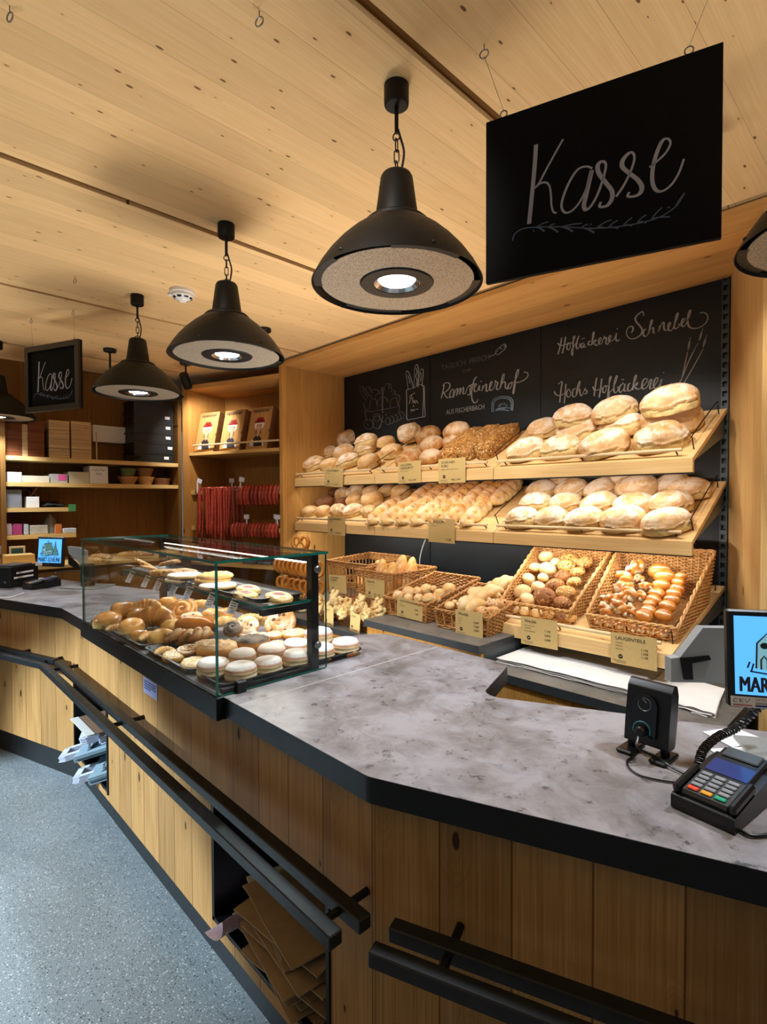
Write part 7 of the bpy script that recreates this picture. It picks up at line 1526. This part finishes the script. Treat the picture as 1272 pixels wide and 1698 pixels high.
for i, (x0, x1, y0, y1, c_, lab, cat) in enumerate(((7, 20, 866, 886, '#c9b3c0', 'clear bag with pink label, left on the lowest wall shelf', 'bag'), (21, 37, 867, 886, '#b8417c', 'bright pink packet on the lowest wall shelf', 'packet'), (40, 48, 868, 886, '#c8d0de', 'white bent paper standing on the lowest wall shelf', 'paper'), (50, 80, 868, 884, '#c7c0b2', 'white woven tray on the lowest wall shelf', 'tray'), (91, 103, 868, 884, '#d07a3c', 'orange tub on the lowest wall shelf', 'tub'), (104, 127, 877, 886, '#cfdbe6', 'white price strip at the right end of the lowest wall shelf', 'paper'))):
    sbox(['clear_bag', 'pink_packet', 'bent_paper', 'woven_tray', 'orange_tub', 'price_strip'][i], x0, y0, x1, y1, tinted('shelf_item', c_, .6, 18, .3), lab, cat, .14, z=zq, bev=.006)
p = atx(85.5, 884, -5.16); tag(MB().lathe([(.055, 0), (.058, .05), (.035, .12), (.004, .165), (0, .165)], 20, MX.Translation(V((-5.2, p.y, zq)))).build('grey_cone', tinted('grey_cone', '#7c7f80', .4, 10, .15)), 'pointed grey metal cone on the lowest wall shelf', 'cone')
# back desk with crate and papers
t = empty('back_desk', (-5.1, 1.1, 0), 0, 'spruce back desk below the wall shelves behind the far left counter', 'desk'); MB().bx((-5.44, -.5, .98), (-4.75, 2.15, 1.005)).build('desk_top', M_['pale'], t, smooth=False); MB().bx((-5.44, -.5, 0), (-4.8, 2.15, .979)).build('desk_body', M_['dark'], t, smooth=False)
for i in range(3): MB().bx((-4.799, .2+i*.62, .72), (-4.78, .78+i*.62, .95), bev=.002).build('drawer', M_['dark'], t)
a = atx(10, 934, -4.9); b = atx(58, 916, -4.9); tag(MB().bx((-5.05, a.y, 1.0055), (-4.9, b.y, 1.09), bev=.002).build('wooden_crate', M_['pale']), 'low wooden crate on the back desk behind the receipt printer', 'crate')
a = atx(15, 920, -5.1); b = atx(42, 906, -5.1); o = MB().bx((-5.12, a.y, 1.0055), (-5.1, b.y, 1.145), bev=.002).build('slate_board', M_['dowel']); tag(o, 'small wooden framed green slate on the back desk', 'slate'); MB().bx((-5.0995, a.y+.015, 1.03), (-5.0985, b.y-.015, 1.13)).build('slate', flat('green_slate', '#24453c', .6), o, smooth=False)
sbox('black_case', 14, 897, 34, 908, M_['blackpl'], 'black flat case behind the framed slate on the back desk', 'case', .12, -5.25, z=1.0055)
for i, (px, py, w_) in enumerate(((155, 912, 60), (168, 922, 56), (150, 928, 50), (225, 918, 60))):
    put('bread_stick', sk[i % 2], px, py, (-5, 1.5, 1.006), UP, .03+.012*(i % 2), w_, .2, f'pale bread stick on the back desk seen through the glass case, {ORD[i]} of four', 'bread', 'bread on the back desk', .3*i)
# shelf unit behind the right panel
t = empty('corner_shelf', mat=fr_r @ MX.Translation(V((.35, 0, 0))), label='tall dark spruce shelf unit partly visible at the right picture edge', cat='shelf unit')
MB().bx((-.3, -.30, 0), (.6, -.27, 2.55)).build('back_panel', wood('dark_spruce', 'Z', 'X', '#7a5228', '#5c3b1a', .15), t, local=True, smooth=False)
for zz in (.9, 1.312, 2.07, 2.5): MB().bx((-.3, -.69, zz-.028), (.6, -.301, zz)).build('shelf_board', M_['paleX'], t, local=True, smooth=False)
F = fr_r @ MX.Translation(V((.13, -.58, 1.313))); b_ = empty('small_basket', mat=F, label='small brown basket on the shelf at the right picture edge', cat='basket'); m = MB()
for k in range(10): m.tube([((.055+.002*k)*math.cos(2*PI*a/28), (.055+.002*k)*math.sin(2*PI*a/28), .006+k*.009) for a in range(28)], .0054, 6, True)
m.build('weave', M_['wickd'], b_, local=True, ang=60)
